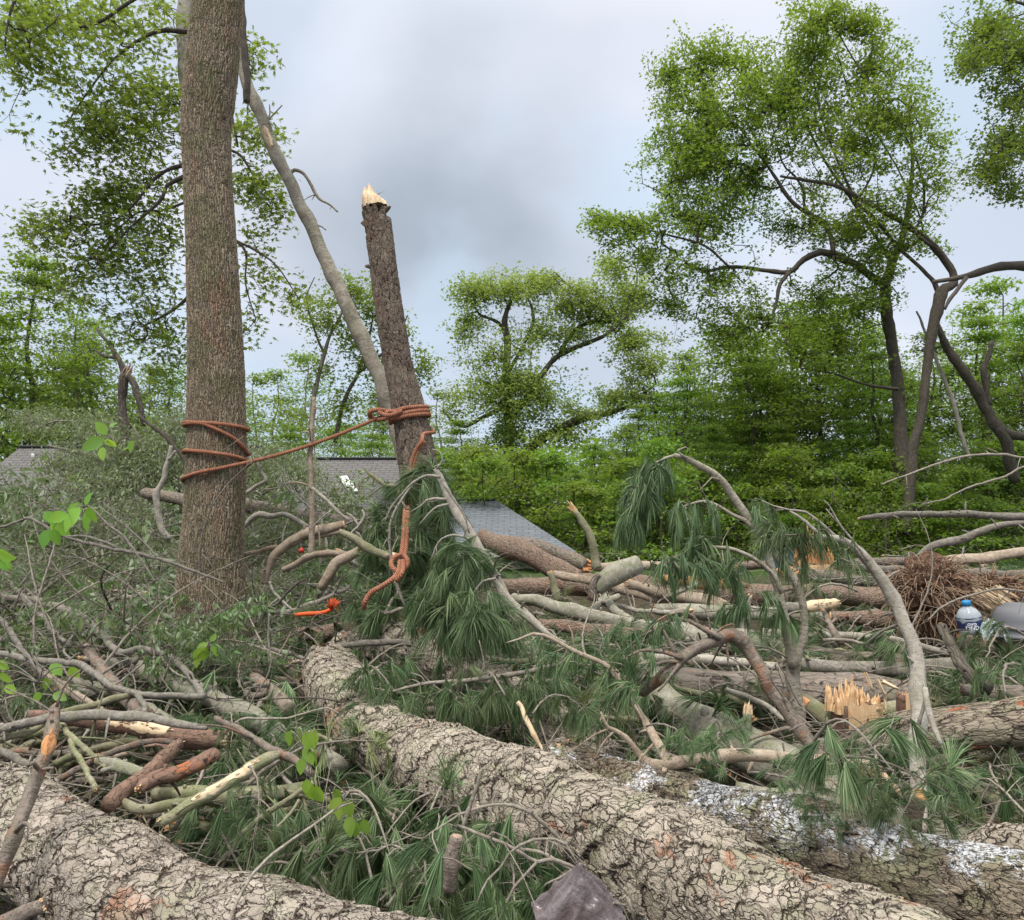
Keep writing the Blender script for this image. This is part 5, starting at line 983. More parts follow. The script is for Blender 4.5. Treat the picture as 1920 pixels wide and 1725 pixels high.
# ------------------------------------------------------------------ left heap
LB = [
 ('curved_branch', 'long grey branch curving down from the left edge, highest of the big curved ones', 'greyb', '-60,1108,5;0,1117,5.5;75,1128,6;125,1143,6.5;160,1162,6.5;195,1195,6.5;215,1215,6.5;232,1228,7;252,1222,6.5;270,1220,6.5;300,1225,6.5;333,1243,6.5;345,1255,6;358,1272,6;368,1287,6;382,1304,7', .9, ('', '')),
 ('curved_branch', 'long grey branch from the left edge, dipping below the smooth round limb it joins', 'greyb', '-60,1222,5.5;0,1226,5.5;50,1235,6;100,1241,6;145,1245,6.5;160,1252,6.5;190,1272,6.5;212,1287,6;235,1296,6;258,1301,6;285,1304,6;312,1304,6;350,1306,6;384,1307,7', .88, ('', '')),
 ('smooth_limb', 'smooth round grey-green limb slanting down to the right through the left heap', 'smooth', '203,1243,11;225,1243,12;250,1247,12.5;300,1267,14.5;345,1289,16;383,1308,17;425,1328,18;480,1352,18;520,1372,18;570,1400,17;640,1436,16', .97, ('cut', '')),
 ('broken_limb', 'short thick brown limb with peeled bark leaning over the smooth round limb', 'brown', '158,1208,9;165,1220,10;176,1232,10.5;190,1249,11;207,1275,11.5;222,1295,12;240,1314,13;255,1330,14;275,1350,15', .93, ('cut', 'torn1')),
 ('curved_branch', 'grey-brown bowed branch lying over the peeled red-brown log at the left', 'greyb', '-60,1382,7;0,1367,8;30,1362,8;62,1355,8;95,1347,8;125,1342,8.5;175,1339,8.5;225,1343,8;262,1345,8;300,1349,7.5;335,1356,6.5;367,1362,5;390,1366,3', .86, ('', '')),
 ('curved_branch', 'dark olive branch rising to the right beneath the bowed one at the left', 'mossy', '-50,1402,6;0,1387,6.5;57,1371,6.5;85,1352,6.5;112,1340,6.5;145,1330,6.5;175,1322,6;212,1312,6;250,1302,5.5', .89, ('', '')),
 ('peeled_log', 'red-brown log with a long strip of bare pale wood, in the left heap', 'redbark', '60,1337,9;112,1350,12;150,1353,13;200,1354,14;250,1361,15;300,1371,16;350,1378,17;395,1382,17;425,1384,15', .93, ('torn1', 'torn1')),
 ('upright_stick', 'brown stick standing upright in front of the left heap, scarred orange half way up', 'brown', '-25,1700,13,2.85;0,1632,13,2.9;33,1550,13,2.95;50,1508,12.5,3;67,1467,12,3.05;80,1427,12,3.1;92,1387,11.5,3.15;98,1355,10.5,3.2;105,1322,9,3.25', 1, ('', 'torn1')),
 ('mossy_stick', 'thin mossy stick slanting down across the hollow of the left heap', 'mossy', '108,1350,4;128,1374,4.5;150,1396,4.5;182,1421,4.5;200,1435,4', .9, ('', '')),
 ('mossy_stick', 'short thin stick standing in the hollow of the left heap, orange at its foot', 'mossy', '131,1388,4.5;141,1410,5;150,1428,5;165,1452,5;182,1478,5.5', .86, ('cut', 'torn1')),
 ('thin_branch', 'long thin brown branch rising to the right through the hollow of the left heap', 'brown', '90,1476,5;107,1462,5.5;130,1450,6;150,1440,6;200,1415,6;250,1397,5.5;300,1389,5;333,1392,4', .92, ('torn1', '')),
 ('forked_stub', 'knobbly forked stub with a torn pale end in the left heap', 'smooth', '184,1426,7;200,1430,8;217,1437,10;240,1445,10;262,1451,9;272,1455,8', .9, ('cut', 'torn1.5')),
 ('red_stub', 'red-brown broken limb pointing up to a white torn tip in the left heap', 'redbark', '205,1512,15;225,1495,15;250,1475,14;270,1461,14;300,1427,13.5;320,1406,12;336,1392,9', .86, ('', 'torn2.2')),
 ('red_stub', 'red-brown limb lying level beneath the torn-tipped one in the left heap', 'redbark', '262,1478,9;275,1468,12;300,1457,12.5;325,1450,12.5;355,1440,12;388,1426,13;405,1418,12', .84, ('torn1.5', '')),
 ('split_branch', 'thick green-barked stick with its upper side split to bare yellow wood, left heap', 'mossy', '300,1546,9;330,1530,10;357,1507,11;390,1488,11.5;417,1471,12;445,1455,12;467,1441,11.5;495,1424,10;520,1412,7', .83, ('torn1', 'torn3')),
 ('cut_branch', 'slim brown branch with a broken end slanting down right above the yellow split stick', 'brown', '405,1346,5;425,1357,6;455,1373,7;500,1400,7.5;530,1416,8;567,1435,7;585,1450,5', .84, ('cut', '')),
 ('thick_limb', 'thick dark olive-brown limb half hidden under the yellow split stick', 'mossy', '290,1488,12;340,1490,14;400,1492,16;450,1492,17;500,1488,17;545,1482,15;590,1476,13', .95, ('torn1', '')),
 ('mossy_limb', 'green-grey limb lying low in front of the yellow split stick, left', 'mossy', '222,1500,6;245,1512,9;283,1520,9.5;320,1514,10;350,1508,10;375,1497,8', .87, ('torn1', '')),
 ('curved_branch', 'slender branch curving up toward the foot of the roped trunk', 'greyb', '250,1240,4.5;267,1217,5;285,1203,5.5;300,1190,5.5;315,1175,5;325,1162,5;338,1152,4.5;355,1147,4.5;380,1148,4;412,1152,3.5;450,1158,3;485,1168,2', .93, ('', '')),
 ('brown_log', 'short brown log lying left of the foot of the roped trunk', 'brown', '190,1128,7;205,1138,8.5;225,1150,9;262,1166,10;300,1183,10.5;340,1200,10;375,1215,8', .99, ('torn1', '')),
 ('peeled_branch', 'orange-brown peeled branch slanting through the left heap', 'tan', '20,1222,5;37,1235,6;55,1246,6.5;75,1257,7;107,1280,7;137,1302,7;160,1314,7;178,1322,6;200,1335,4', .93, ('torn1', 'torn1')),
 ('grey_branch', 'straight grey branch low at the left edge above the big scaly log', 'greyb', '-40,1400,6;10,1412,7;40,1428,7;62,1440,7;80,1452,6.5;95,1470,6;110,1500,5', .9, ('', '')),
 ('grey_branch', 'mossy crooked branch lying below the peeled red-brown log', 'mossy', '105,1432,7;130,1421,8;160,1410,8.5;190,1401,9;220,1397,9;255,1390,9;290,1378,8', .97, ('', '')),
 ('thick_limb', 'grey limb lying behind the left curved branches', 'smooth', '135,1275,7;160,1283,8.5;190,1290,9;230,1306,9;270,1325,9;310,1345,8;345,1360,7', 1.0, ('', '')),
 ('thin_branch', 'thin grey branch rising from the left edge toward the short brown log', 'greyb', '-50,1145,6;0,1078,5.5;25,1098,5;50,1125,5;75,1153,4.5;100,1185,4;120,1205,3.5', .85, ('', '')),
 ('thin_branch', 'thin dark branch dropping steeply at the far left edge', 'greyb', '-30,1150,5;0,1160,5;20,1185,5;40,1215,4.5;60,1240,4;80,1270,3.5', .86, ('', '')),
 ('stub_branch', 'tan stub with a short fork at the left end of the huge mossy log', 'brown', '430,1257,7;445,1262,9;465,1270,10.5;482,1280,12;500,1292,13;520,1308,13;545,1330,12', .96, ('cut', '')),
]
for nm, lab, mt_, pth, k_, en in LB:
    kw = dict(knots=3 if 'thin' not in nm else 0, segs=16, step=.018, ends=en)
    if nm == 'peeled_log': kw.update(bare=(.42, .74, .85, .45), wood='wood_pale', segs=30)
    if nm == 'split_branch': kw.update(bare=(.28, .84, .75, .5), wood='wood_pale', segs=22)
    if nm == 'stub_branch': kw.update(side=['470,1272,7;463,1252,6;456,1236,5.5', '505,1298,5;480,1305,6;462,1300,6'])
    if nm == 'forked_stub': kw.update(side=['225,1440,6;208,1440,5;193,1446,4.5'])
    if nm == 'upright_stick': kw.update(side=['107,1325,3,3.2;115,1298,2.6,3.2;125,1280,2.4,3.2;150,1257,1.6,3.2', '72,1440,4,3.05;62,1432,4,3;52,1436,4,3', '78,1443,3,3.05;90,1440,2.6,3.05;100,1441,2,3.05', '100,1335,2,3.2;60,1312,1.6,3.2;10,1290,1.2,3.2'], bare=(.72, .80, 1.2, .1), wood='wood_or')
    if lab.startswith('long grey branch from'): kw.update(side=['258,1303,5;268,1318,5.5;272,1335,4', '212,1287,2;235,1270,2;262,1248,2;280,1232,1.2', '145,1245,2;120,1220,2;138,1190,1.6;160,1168,1.2'])
    if lab.startswith('long grey branch curving'): kw.update(side=['300,1225,2.4;312,1245,2;330,1262,1.8;350,1272,1.2', '75,1128,2.5;50,1105,2;20,1080,1.5;0,1060,1', '160,1162,2;140,1180,1.8;130,1205,1.6;105,1225,1.2;60,1230,1'])
    branch(nm, lab, 'log' if 'log' in nm else ('limb' if 'limb' in nm else ('stick' if 'stick' in nm else ('stub' if 'stub' in nm else 'branch'))), mt_, pth, None, k_, **kw)
# middle ground behind and beside the roped trunk
for nm, lab, mt_, pth, Y_, kw in [
 ('pale_branch', 'pale grey crooked branch standing left of the roped trunk', 'pale', '320,835,3;313,868,4.5;309,885,5;307,898,5;298,915,5.5;293,928,6;296,950,6;300,975,6.5;307,993,6;318,1012,5.5', 8.8, dict(side=['293,928,3;288,918,2.5', '316,862,3;330,845,2.5'])),
 ('dark_branch', 'dark bare branch slanting behind the roped trunk on its left', 'dtwig', '262,780,2.5;275,793,3;293,805,3.5;310,817,3.5;330,842,3.5;350,870,3.5;372,905,3', 9, dict()),
 ('long_thin_branch', 'long thin dark branch crossing in front of the roped trunk toward its foot', 'greyb', '-60,996,2;0,988,2.5;30,980,2.5;53,971,2.6;80,985,2.8;127,1008,3;180,1022,3.2;233,1033,3.4;280,1043,3.2;317,1053,3;350,1066,2.8;383,1078,2.4;420,1092,1.5', 5.6, dict(segs=8, side=['127,1006,2;160,1006,2.5;200,1018,2.5;215,1026,2'])),
 ('thin_branch', 'thin twig branch with broad bright leaves rising at the left', 'greyb', '290,1090,2;270,1060,2;235,1010,2.2;205,985,2;180,960,1.8;165,948,1.5', 5.4, dict(segs=6)),
 ('thin_branch', 'thin straight twig above the one with broad leaves at the left', 'greyb', '300,1050,2;262,1010,2;220,975,1.8;185,950,1.4', 5.6, dict(segs=6)),
 ('tan_limb', 'smooth tan limb rising to the right beside the roped trunk', 'tan', '497,1095,6;500,1075,7;506,1058,8;513,1042,8.5;527,1026,9;547,1012,9.5;570,1003,9.5;593,996,9.5;620,991,9;645,985,8', 7.8, dict(segs=20, step=.02, ends=('', 'cut'), side=['545,1022,5;570,1010,5;600,1004,4.5;640,997,4'], knots=4)),
 ('pale_branch', 'pale elbow of branch right of the roped trunk', 'pale', '445,1000,4;460,985,5;472,973,5.5;487,965,5.5;510,967,5;533,965,5;555,975,5;580,988,4.5', 8.6, dict(knots=2)),
 ('pale_branch', 'pale thin branch bent upright beside the rope, right of the trunk', 'pale', '445,937,3;460,925,3.5;480,912,3.5;498,900,3.5;490,885,3;484,868,3;490,855,2', 8.6, dict()),
 ('grey_stick', 'grey stick lying beneath the tan limb', 'tan', '460,1040,4.5;490,1033,5;520,1026,5', 7.9, dict()),
 ('grey_stick', 'straight tan stick lying level left of the drooping pine bough', 'tan', '528,1070,5;560,1055,6.5;585,1043,7;620,1038,6;650,1040,5', 7.6, dict(ends=('torn1', ''))),
 ('cut_log_piece', 'short tan log piece with a broken end beside the knotted rope', 'tan', '600,1104,8;622,1074,9.5;631,1057,10.5;650,1046,10.5;675,1033,9', 7.3, dict(ends=('', 'torn1'), segs=18)),
 ('knot_branch', 'mossy branch ending in a pale broken tip where the rope is knotted', 'mossy', '636,996,5;647,1002,6.5;665,1014,7;684,1026,7.5;708,1038,7;722,1043,7;738,1046,7.5;747,1049,7.5', 6.55, dict(ends=('', 'torn1'), knots=3, bare=(.88, 1.0, 2.4, .2), wood='wood_pale')),
 ('white_twig', 'whitish forked twig standing left of the drooping pine bough', 'pale', '655,1003,2;663,996,3;670,988,3;678,978,3;683,966,2.5;678,955,1.5', 6.9, dict(side=['672,985,2;662,970,1.8;650,962,1.2', '664,994,2;676,1005,1.6;680,1015,1'])),
 ('crooked_branch', 'crooked mossy twig standing in front of the house with the skylight', 'mossy', '681,876,1.6;692,888,2.5;700,893,3;712,902,3.4;722,910,3.4;738,912,3.2;748,924,3;754,940,2.5', 7, dict(side=['696,891,2;680,900,1.8;672,920,1.4;678,935,1', '722,910,2;705,920,1.6;690,930,1'])),
 ('thin_grey_branch', 'straight thin grey branch slanting down from the upright sapling', 'pale', '585,915,2.6;600,928,3.2;618,943,3.4;637,962,3.4;655,975,2.6', 7.4, dict()),
 ('small_post', 'reddish-brown upright stump just below the dangling rope end', 'redbark', '697,1165,11;698,1145,11;700,1125,11;703,1108,10', 7.0, dict(segs=20, step=.02)),
 ('pale_fork', 'short pale forked stick below the dangling rope end', 'pale', '668,1166,3;672,1152,3.5;680,1142,3;690,1135,2', 6.6, dict()),
 ('grey_log', 'grey round log stub pointing up among needles left of the knotted rope', 'smooth', '598,1112,7;605,1098,8;615,1085,8;626,1072,7', 7.7, dict(ends=('', 'cut'))),
 ('low_log', 'thin grey log lying level above the huge mossy log', 'greyb', '620,1212,4;660,1208,5.5;700,1204,6;750,1205,6;800,1206,6;840,1200,5', 6.3, dict()),
 ('dark_twig', 'black crooked twig beneath the tan limb', 'dtwig', '493,1176,2.4;492,1160,2.4;500,1142,2.6;520,1132,2.6;540,1110,2.4;560,1092,2.2;572,1086,1.6', 6.4, dict(segs=6)),
 ('pale_stick', 'thin pale stick slanting down to the right beneath the tan limb', 'pale', '505,1090,2;515,1112,2.6;530,1128,2.6;550,1145,2.4', 6.9, dict(segs=6)),
 ('curved_twig', 'long thin pale twig hanging across the left end of the huge mossy log', 'twig', '505,1150,1.6;503,1200,1.8;508,1240,1.8;500,1270,1.8;480,1300,1.6;465,1330,1.4', 4.6, dict(segs=6)),
 ('curved_twig', 'long wavy twig reaching left from the huge mossy log', 'twig', '440,1355,2.4;460,1347,2.4;500,1348,2.2;540,1346,2;580,1335,1.8;615,1328,1.6;635,1338,1.2', 4.4, dict(segs=6)),
 ('slanting_branch', 'slim mossy branch rising to the right above the bottom-left log', 'mossy', '455,1560,4,3.2;490,1532,5,3.3;520,1512,5,3.35;550,1492,4.5,3.4;580,1468,4,3.45', 3.3, dict(side=['520,1550,3,3.2;545,1525,3,3.3;560,1500,3,3.35'])),
 ('slanting_twig', 'long thin grey twig rising to the right over the bottom-left log', 'twig', '425,1740,3,2.55;445,1690,3,2.6;470,1645,3,2.65;500,1612,3,2.7;540,1580,2.8,2.75;590,1545,2.4,2.8;635,1515,2,2.85;660,1505,1.2,2.9', 2.7, dict(segs=8, side=['590,1545,1.6;596,1565,1.4;600,1590,1'])),
 ('corner_branch', 'brown branch end poking in at the bottom left corner', 'brown', '-30,1745,12;15,1722,13;50,1708,13;85,1695,11', 2.75, dict(ends=('', 'torn1'))),
]:
    branch(nm, lab, 'twig' if 'twig' in nm else ('log' if 'log' in nm else ('stub' if nm in ('small_post',) else 'branch')), mt_, pth, Y_, **kw)
sap = branch('sapling', 'thin pale upright sapling right of the roped trunk', 'sapling', 'tan', '584,1040,5.5;585,1000,5;587,960,5.5;584,920,4.5;583,880,4.5;582,850,4.2;584,800,4;588,768,4;588,745,2.5', 7.6, segs=10, step=.03, knots=3, side=['586,818,2.5;575,810,2;565,812,1.5', '585,912,2;560,905,1.6;540,905,1.2', '588,800,1.5;590,860,1'])
# ------------------------------------------------------------------ splintered stumps, root mass
def stump(name, label, px, py, Y, r, h, hs, n, seed, wood='wood', plank=True):
    rs = np.random.RandomState(seed); p = P(px, py, Y); root = empty(name, label, 'stump', tuple(p))
    mb = MB(); V = []
    pr = np.array([[0, 0, -.35, r*1.05], [0, 0, 0, r], [0, 0, h*.55, r*.97], [0, 0, h, r*.93]])
    m2 = MB(); tube(m2, pr, 18, .03, .10, seed); m2.build('bole', M['redbark'], root)
    # smooth split face toward the camera
    K = 9; Z = 12; th = np.linspace(-2.25, -.75, K); zz = np.linspace(-.1, h*1.02, Z)
    V = np.array([[math.cos(a)*r*(1.06+.02*math.sin(a*9+z_*5)), math.sin(a)*r*1.10, z_+(.03*rs.rand() if i == Z-1 else 0)] for i, z_ in enumerate(zz) for a in th])
    ii = np.arange(Z-1)[:, None]*K; jj = np.arange(K-1)[None]; F = np.stack([ii+jj, ii+jj+1, ii+K+jj+1, ii+K+jj], -1).reshape(-1, 4)
    m3 = MB(); m3.add(V, [F], V, np.zeros(len(V))); m3.build('split_face', M['wood'], root)
    m4 = MB()
    for i in range(n):                                            # upright blades of torn wood
        x = rs.uniform(-1, 1)*r*1.05; y = rs.uniform(-.55, .8)*r
        hh = hs*(.35+.65*rs.rand())*(1.0-.35*abs(x/r+.25))+(.2*hs if -.8 < x/r < .4 else 0)
        shards(m4, np.array([x, y, h-.04]), np.array([rs.normal()*.05, 0, 1]), r*.16, hh, 2, rs, .75, .03, jag=.5)
    m4.build('splinters', M[wood], root); return root
stump('splintered_stump', 'bright orange splintered stump standing up at the right, behind the propped log', 1606, 1392, 5.35, .128, .20, .21, 60, 5)
stump('splintered_stump', 'small pale split stump half hidden behind the bowed pine stem', 1704, 1345, 5.4, .055, .12, .09, 14, 6)
mbx = MB(); rs = np.random.RandomState(8)
for (a, b_, r_) in (((1645, 1275), (1668, 1330), 3), ((1655, 1278), (1700, 1300), 3), ((1632, 1335), (1665, 1325), 2.5), ((1662, 1300), (1664, 1380), 3), ((1622, 1262), (1648, 1322), 2.6)):
    p, q = P(*a, 5.2), P(*b_, 5.15); d = q-p; shards(mbx, p, d, .012, float(np.linalg.norm(d)), 3, rs, .7, .04, jag=.3)
tag(mbx.build('wood_splinters', M['wood_pale']), 'loose pale wood splinters thrown right of the splintered stump', 'wood splinters')
def rootmass(name, label, px, py, Y, rx, ry, rz, seed, mat, cat='root mass', nf=500, fl=.16):
    import bmesh
    c_ = P(px, py, Y); root = empty(name, label, cat, tuple(c_)); bm = bmesh.new(); bmesh.ops.create_icosphere(bm, subdivisions=5, radius=1)
    for v in bm.verts:
        n_ = mn.noise(v.co*2.1+Vector((seed, 0, 0)))*.5+mn.noise(v.co*5.5+Vector((seed, 3, 0)))*.22+mn.noise(v.co*15)*.09
        v.co = Vector((v.co.x*rx, v.co.y*ry, v.co.z*rz))*(1+n_)
    me = bpy.data.meshes.new('clod'); bm.to_mesh(me); bm.free(); me.materials.append(M[mat]); o = bpy.data.objects.new('clod', me); C.objects.link(o); o.parent = root
    at = me.attributes.new('bc', 'FLOAT_VECTOR', 'POINT'); co = np.zeros(len(me.vertices)*3, dtype=np.float32); me.vertices.foreach_get('co', co); at.data.foreach_set('vector', co)
    rs = np.random.RandomState(seed); mb = MB()
    for i in range(nf):
        d = nrm(rs.normal(size=3)); d[1] = -abs(d[1]); p = d*np.array([rx, ry, rz])*1.0; L = fl*rs.uniform(.3, 1.3); e = nrm(d+rs.normal(size=3)*.8)
        tube(mb, [list(p*.9)+[.004], list(p*1.05+e*L*.4)+[.003], list(p*1.05+e*L+np.array([0, 0, -L*.4]))+[.0012]], 4, .05, 0)
    mb.build('rootlets', M['rootlet'], root); return root
m_, t, b, o = newmat('rotten_wood', .98); bc = t.n('Attribute', attribute_name='bc').outputs['Vector']
n_ = t.noise(bc, 22, 6, .75); c = t.mix(t.ss(n_, .35, .62), (.07, .035, .022), (.24, .13, .085)); c = t.mix(t.ss(t.noise(bc, 60, 4, .7), .52, .66), c, (.40, .27, .18)); t.link(c, b.inputs['Base Color']); bump(t, b, n_, .06); M['rot'] = m_
M['rootlet'] = smoothbark('rootlet', [(.26, .17, .11), (.34, .23, .15), (.42, .30, .21)], 60, .001)
rootmass('root_mass', 'shaggy red-brown mass of torn roots left of the water jug at the right', 1742, 1120, 6.9, .25, .22, .25, 3, 'rot')
rootmass('root_mass', 'smaller mass of brown shredded wood behind the water jug', 1850, 1110, 7.2, .24, .2, .12, 7, 'rot', nf=300)
mb = MB(); rs = np.random.RandomState(9)
for i in range(90):
    p = P(1808+rs.uniform(0, 70), 1098+rs.uniform(0, 34), 6.75); q = p+np.array([.22, -.05, -.16])*rs.uniform(.5, 1.1); shards(mb, p, q-p, .012, float(np.linalg.norm(q-p)), 1, rs, .8, .05)
tag(mb.build('shredded_wood', M['wood_pale']), 'bundle of pale shredded wood fibres behind the water jug', 'shredded wood')
# broken trunk with the orange splintered face, further back
bk = stump('torn_stump', 'orange torn trunk base behind the wreckage, below the needles of the bowed stem', 1528, 1082, 12.3, .22, .15, .62, 50, 15, wood='wood_or')
tarp, t, b, o = newmat('tarp_blue', .5); b.inputs['Base Color'].default_value = (.03, .07, .10, 1)
def crumple(name, label, cat, mat, px, py, Y, w_, d_, h_, seed, amp=.35, parts=None):
    """a folded, sagging sheet with thickness"""
    n = 46; rs = np.random.RandomState(seed); V = []
    for i in range(n):
        for j in range(n):
            u, v = i/(n-1)*2-1, j/(n-1)*2-1; rr = max(abs(u), abs(v))
            an = math.atan2(v, u); rd = math.hypot(u, v)+1e-6
            z = h_*(1-min(rd, 1.3)**.9*.8)+amp*h_*rd**.6*(math.sin(an*5+2.2*mn.noise(Vector((u*1.5, v*1.5, seed)))*3)*.55+.35*math.sin(an*11+seed))+amp*.5*h_*mn.noise(Vector((u*4, v*4, seed)))
            V.append((u*w_*(1-.25*(1-rr)), v*d_, z))
    V = np.array(V); k = n*n; V2 = V-np.array([0, 0, .006]); i = np.arange(n-1)[:, None]*n; j = np.arange(n-1)[None]
    F = np.stack([i+j, i+n+j, i+n+j+1, i+j+1], -1).reshape(-1, 4)
    o = mesh(name, np.vstack([V, V2]), [F, F[:, ::-1]+k], mat); o.location = tuple(P(px, py, Y)); return tag(o, label, cat)
crumple('blue_tarp', 'scrap of dark blue tarp among the logs at the back right', 'tarp', tarp, 1478, 1058, 12.8, .30, .2, .22, 3)
plas, t, b, o = newmat('brown_plastic', .22); g = t.n('TexCoord').outputs['Object']; t.link(t.mix(t.ss(t.noise(g, 14, 4, .6), .35, .65), (.12, .09, .09), (.20, .165, .17)), b.inputs['Base Color']); b.inputs['Specular IOR Level'].default_value = .6; bump(t, b, t.noise(g, 26, 4, .6), .01)
pl = crumple('plastic_bag', 'crumpled dark brown plastic sheet at the bottom edge, centre', 'plastic bag', plas, 1085, 1735, 2.62, .11, .085, .20, 11, .12); pl.rotation_euler = (R(22), R(-4), R(8))
# water jug
jug = empty('water_jug', 'clear plastic water jug with blue cap and dark label at the right edge', 'water jug', tuple(P(1822, 1188, 6.3)))
pla, t, b, o = newmat('jug_plastic', .18); b.inputs['Base Color'].default_value = (.72, .78, .82, 1); b.inputs['Transmission Weight'].default_value = .55; b.inputs['IOR'].default_value = 1.2; b.inputs['Specular IOR Level'].default_value = .6
bl, t, b, o = newmat('jug_label', .4); b.inputs['Base Color'].default_value = (.02, .03, .09, 1)
wl, t, b, o = newmat('label_white', .5); b.inputs['Base Color'].default_value = (.75, .77, .8, 1)
cb, t, b, o = newmat('cap_blue', .4); b.inputs['Base Color'].default_value = (.03, .22, .45, 1)
def lathe(name, prof, mat, parent, seg=36, squash=1.0, dent=0.0, loc=(0, 0, 0)):
    V = []; 
    for (r_, z_) in prof:
        for i in range(seg):
            a = i/seg*6.283; q = 1+dent*mn.noise(Vector((math.cos(a)*2, math.sin(a)*2, z_*30))); V.append((math.cos(a)*r_*q, math.sin(a)*r_*q*squash, z_))
    F = [(k*seg+i, k*seg+(i+1) % seg, (k+1)*seg+(i+1) % seg, (k+1)*seg+i) for k in range(len(prof)-1) for i in range(seg)]
    F += [tuple(range(seg))[::-1], tuple(range((len(prof)-1)*seg, len(prof)*seg))]
    o = mesh(name, V, F, mat, parent); o.location = loc; return o
s_ = ysc(6.3)/FPX
lathe('bottle', [(.6*20*s_, 0), (20*s_, 3*s_), (21*s_, 10*s_), (20.3*s_, 14*s_), (20.3*s_, 26*s_), (21*s_, 29*s_), (20*s_, 36*s_), (14*s_, 45*s_), (7*s_, 50*s_), (6.5*s_, 53*s_)], pla, jug, dent=.05)
lathe('label', [(20.6*s_, 9*s_), (20.9*s_, 15*s_), (20.9*s_, 25*s_), (20.6*s_, 27*s_)], bl, jug, dent=0)
lathe('cap', [(7.4*s_, 52*s_), (7.6*s_, 57*s_), (7.2*s_, 60*s_), (6*s_, 61*s_)], cb, jug)
lathe('band', [(20.9*s_, 30*s_), (21.05*s_, 32*s_)], bl, jug)
tx = bpy.data.curves.new('lettering', 'FONT'); tx.body = 'oyo\nDND'; tx.size = 10*s_; tx.align_x = 'CENTER'; tx.extrude = .001; tx.space_line = .8; tx.offset = .0006
to = bpy.data.objects.new('tmp', tx); C.objects.link(to); bpy.context.view_layer.update(); me = bpy.data.meshes.new_from_object(to); bpy.data.objects.remove(to)
# wrap the lettering round the jug
for v in me.vertices:
    a = v.co.x/(21.2*s_); rr = 21.1*s_+v.co.z; v.co = Vector((math.sin(a)*rr, -math.cos(a)*rr, v.co.y+19*s_))
me.materials.clear(); me.materials.append(wl); lo = bpy.data.objects.new('lettering', me); C.objects.link(lo); lo.parent = jug
jug.rotation_euler = (R(6), R(-7), R(-22))
crb, t, b, o = newmat('crushed_plastic', .2); b.inputs['Base Color'].default_value = (.45, .55, .55, 1); b.inputs['Transmission Weight'].default_value = .5; b.inputs['Specular IOR Level'].default_value = .7
x = crumple('crushed_bottle', 'crushed clear plastic bottle leaning on the water jug', 'crushed bottle', crb, 1856, 1190, 6.2, .075, .06, .10, 21, .3)
tubm, t, b, o = newmat('grey_tub', .5); b.inputs['Base Color'].default_value = (.14, .14, .15, 1)
tb = lathe('grey_tub', [(.12, 0), (.175, .004), (.18, .02), (.168, .024), (.168, .06), (.172, .064), (.168, .068), (.166, .11), (.155, .15), (.13, .185), (.09, .205), (.085, .215), (.03, .218), (.01, .218)], tubm, None, dent=.03, loc=tuple(P(1917, 1196, 6.4))); tag(tb, 'rounded grey plastic tub at the right edge beside the water jug', 'tub')
gm, t, b, o = newmat('green_plastic', .35); b.inputs['Base Color'].default_value = (.015, .13, .09, 1)
gb = box('green_box', tuple(P(1860, 1600, 3.9)), (.11, .09, .075), gm, None, (R(8), R(-14), R(25)), .018); tag(gb, 'small dark green plastic box in the hollow at the lower right', 'plastic box')
rm, t, b, o = newmat('red_plastic', .45); b.inputs['Base Color'].default_value = (.55, .05, .04, 1)
rc = lathe('plastic_stopper', [(.02, -.02), (.036, -.018), (.038, .02), (.03, .035), (.012, .04), (.010, .055), (.004, .057)], rm, None, 20, loc=tuple(P(565, 1034, 8.1))); rc.scale = (.6, .6, .6); tag(rc, 'tiny red plastic cap among twigs beneath the tan limb', 'bottle cap')
# ------------------------------------------------------------------ the rope
rp, t, b, o = newmat('rope_fibre', .85); bc = t.n('Attribute', attribute_name='bc').outputs['Vector']; rx_ = t.n('SeparateXYZ', {0: bc}).outputs
tw = t.n('TexWave', {'Vector': bc, 'Scale': 42.0, 'Distortion': 1.2, 'Detail': 2.0}, bands_direction='DIAGONAL')
c = t.mix(t.ss(tw.outputs[1], .2, .8), (.20, .08, .045), (.46, .19, .11)); c = t.mix(t.ss(t.noise(bc, 30, 4, .6), .45, .7, 0, .5), c, (.44, .22, .14)); t.link(c, b.inputs['Base Color']); bump(t, b, tw.outputs[1], .004); M['rope'] = rp
rope = empty('orange_rope', 'orange-brown rope wound round both trunks and pulled taut between them', 'rope', tuple(P(405, 850, 7.0)))
def rope_part(name, paths, r):
    mb = MB()
    for i, p in enumerate(paths):
        p = np.asarray(p, float); tube(mb, np.hstack([p, np.full((len(p), 1), r)]), 10, .02, 0, i)
    o = mb.build(name, M['rope'], rope); o.location = tuple(-Vector(rope.location)); return o
def axis_at(pts, rad, z):
    i = int(np.argmin(abs(pts[:, 2]-z))); return pts[i], rad[i]
def loop(pts, rad, ys, r, Y0):
    """ys: [(angle deg, picture height)]: angle 180 = left edge, 270 = front, 0/360 = right edge, 90 = behind"""
    out = []
    a0_ = np.array([a for a, _ in ys], float); y0_ = np.array([y for _, y in ys], float)
    for a in np.arange(a0_.min(), a0_.max()+.1, 8):
        py = np.interp(a, a0_, y0_); z = P(400, py, Y0)[2]; c0, R0 = axis_at(pts, rad, z)
        q = R0*1.035+r*.9; p = np.array([c0[0]+math.cos(R(a))*q, c0[1]+math.sin(R(a))*q, z]); out.append(p)
    return out
rr = 3.8*ysc(7.1)/FPX
l1 = loop(mpts, mrad, [(0, 790), (90, 786), (180, 784), (225, 782), (270, 789), (315, 810), (360, 838), (450, 838), (540, 840), (585, 838), (630, 843), (675, 848), (720, 855), (810, 868), (900, 896), (930, 893), (960, 888), (1002, 878)], rr, 7.0)
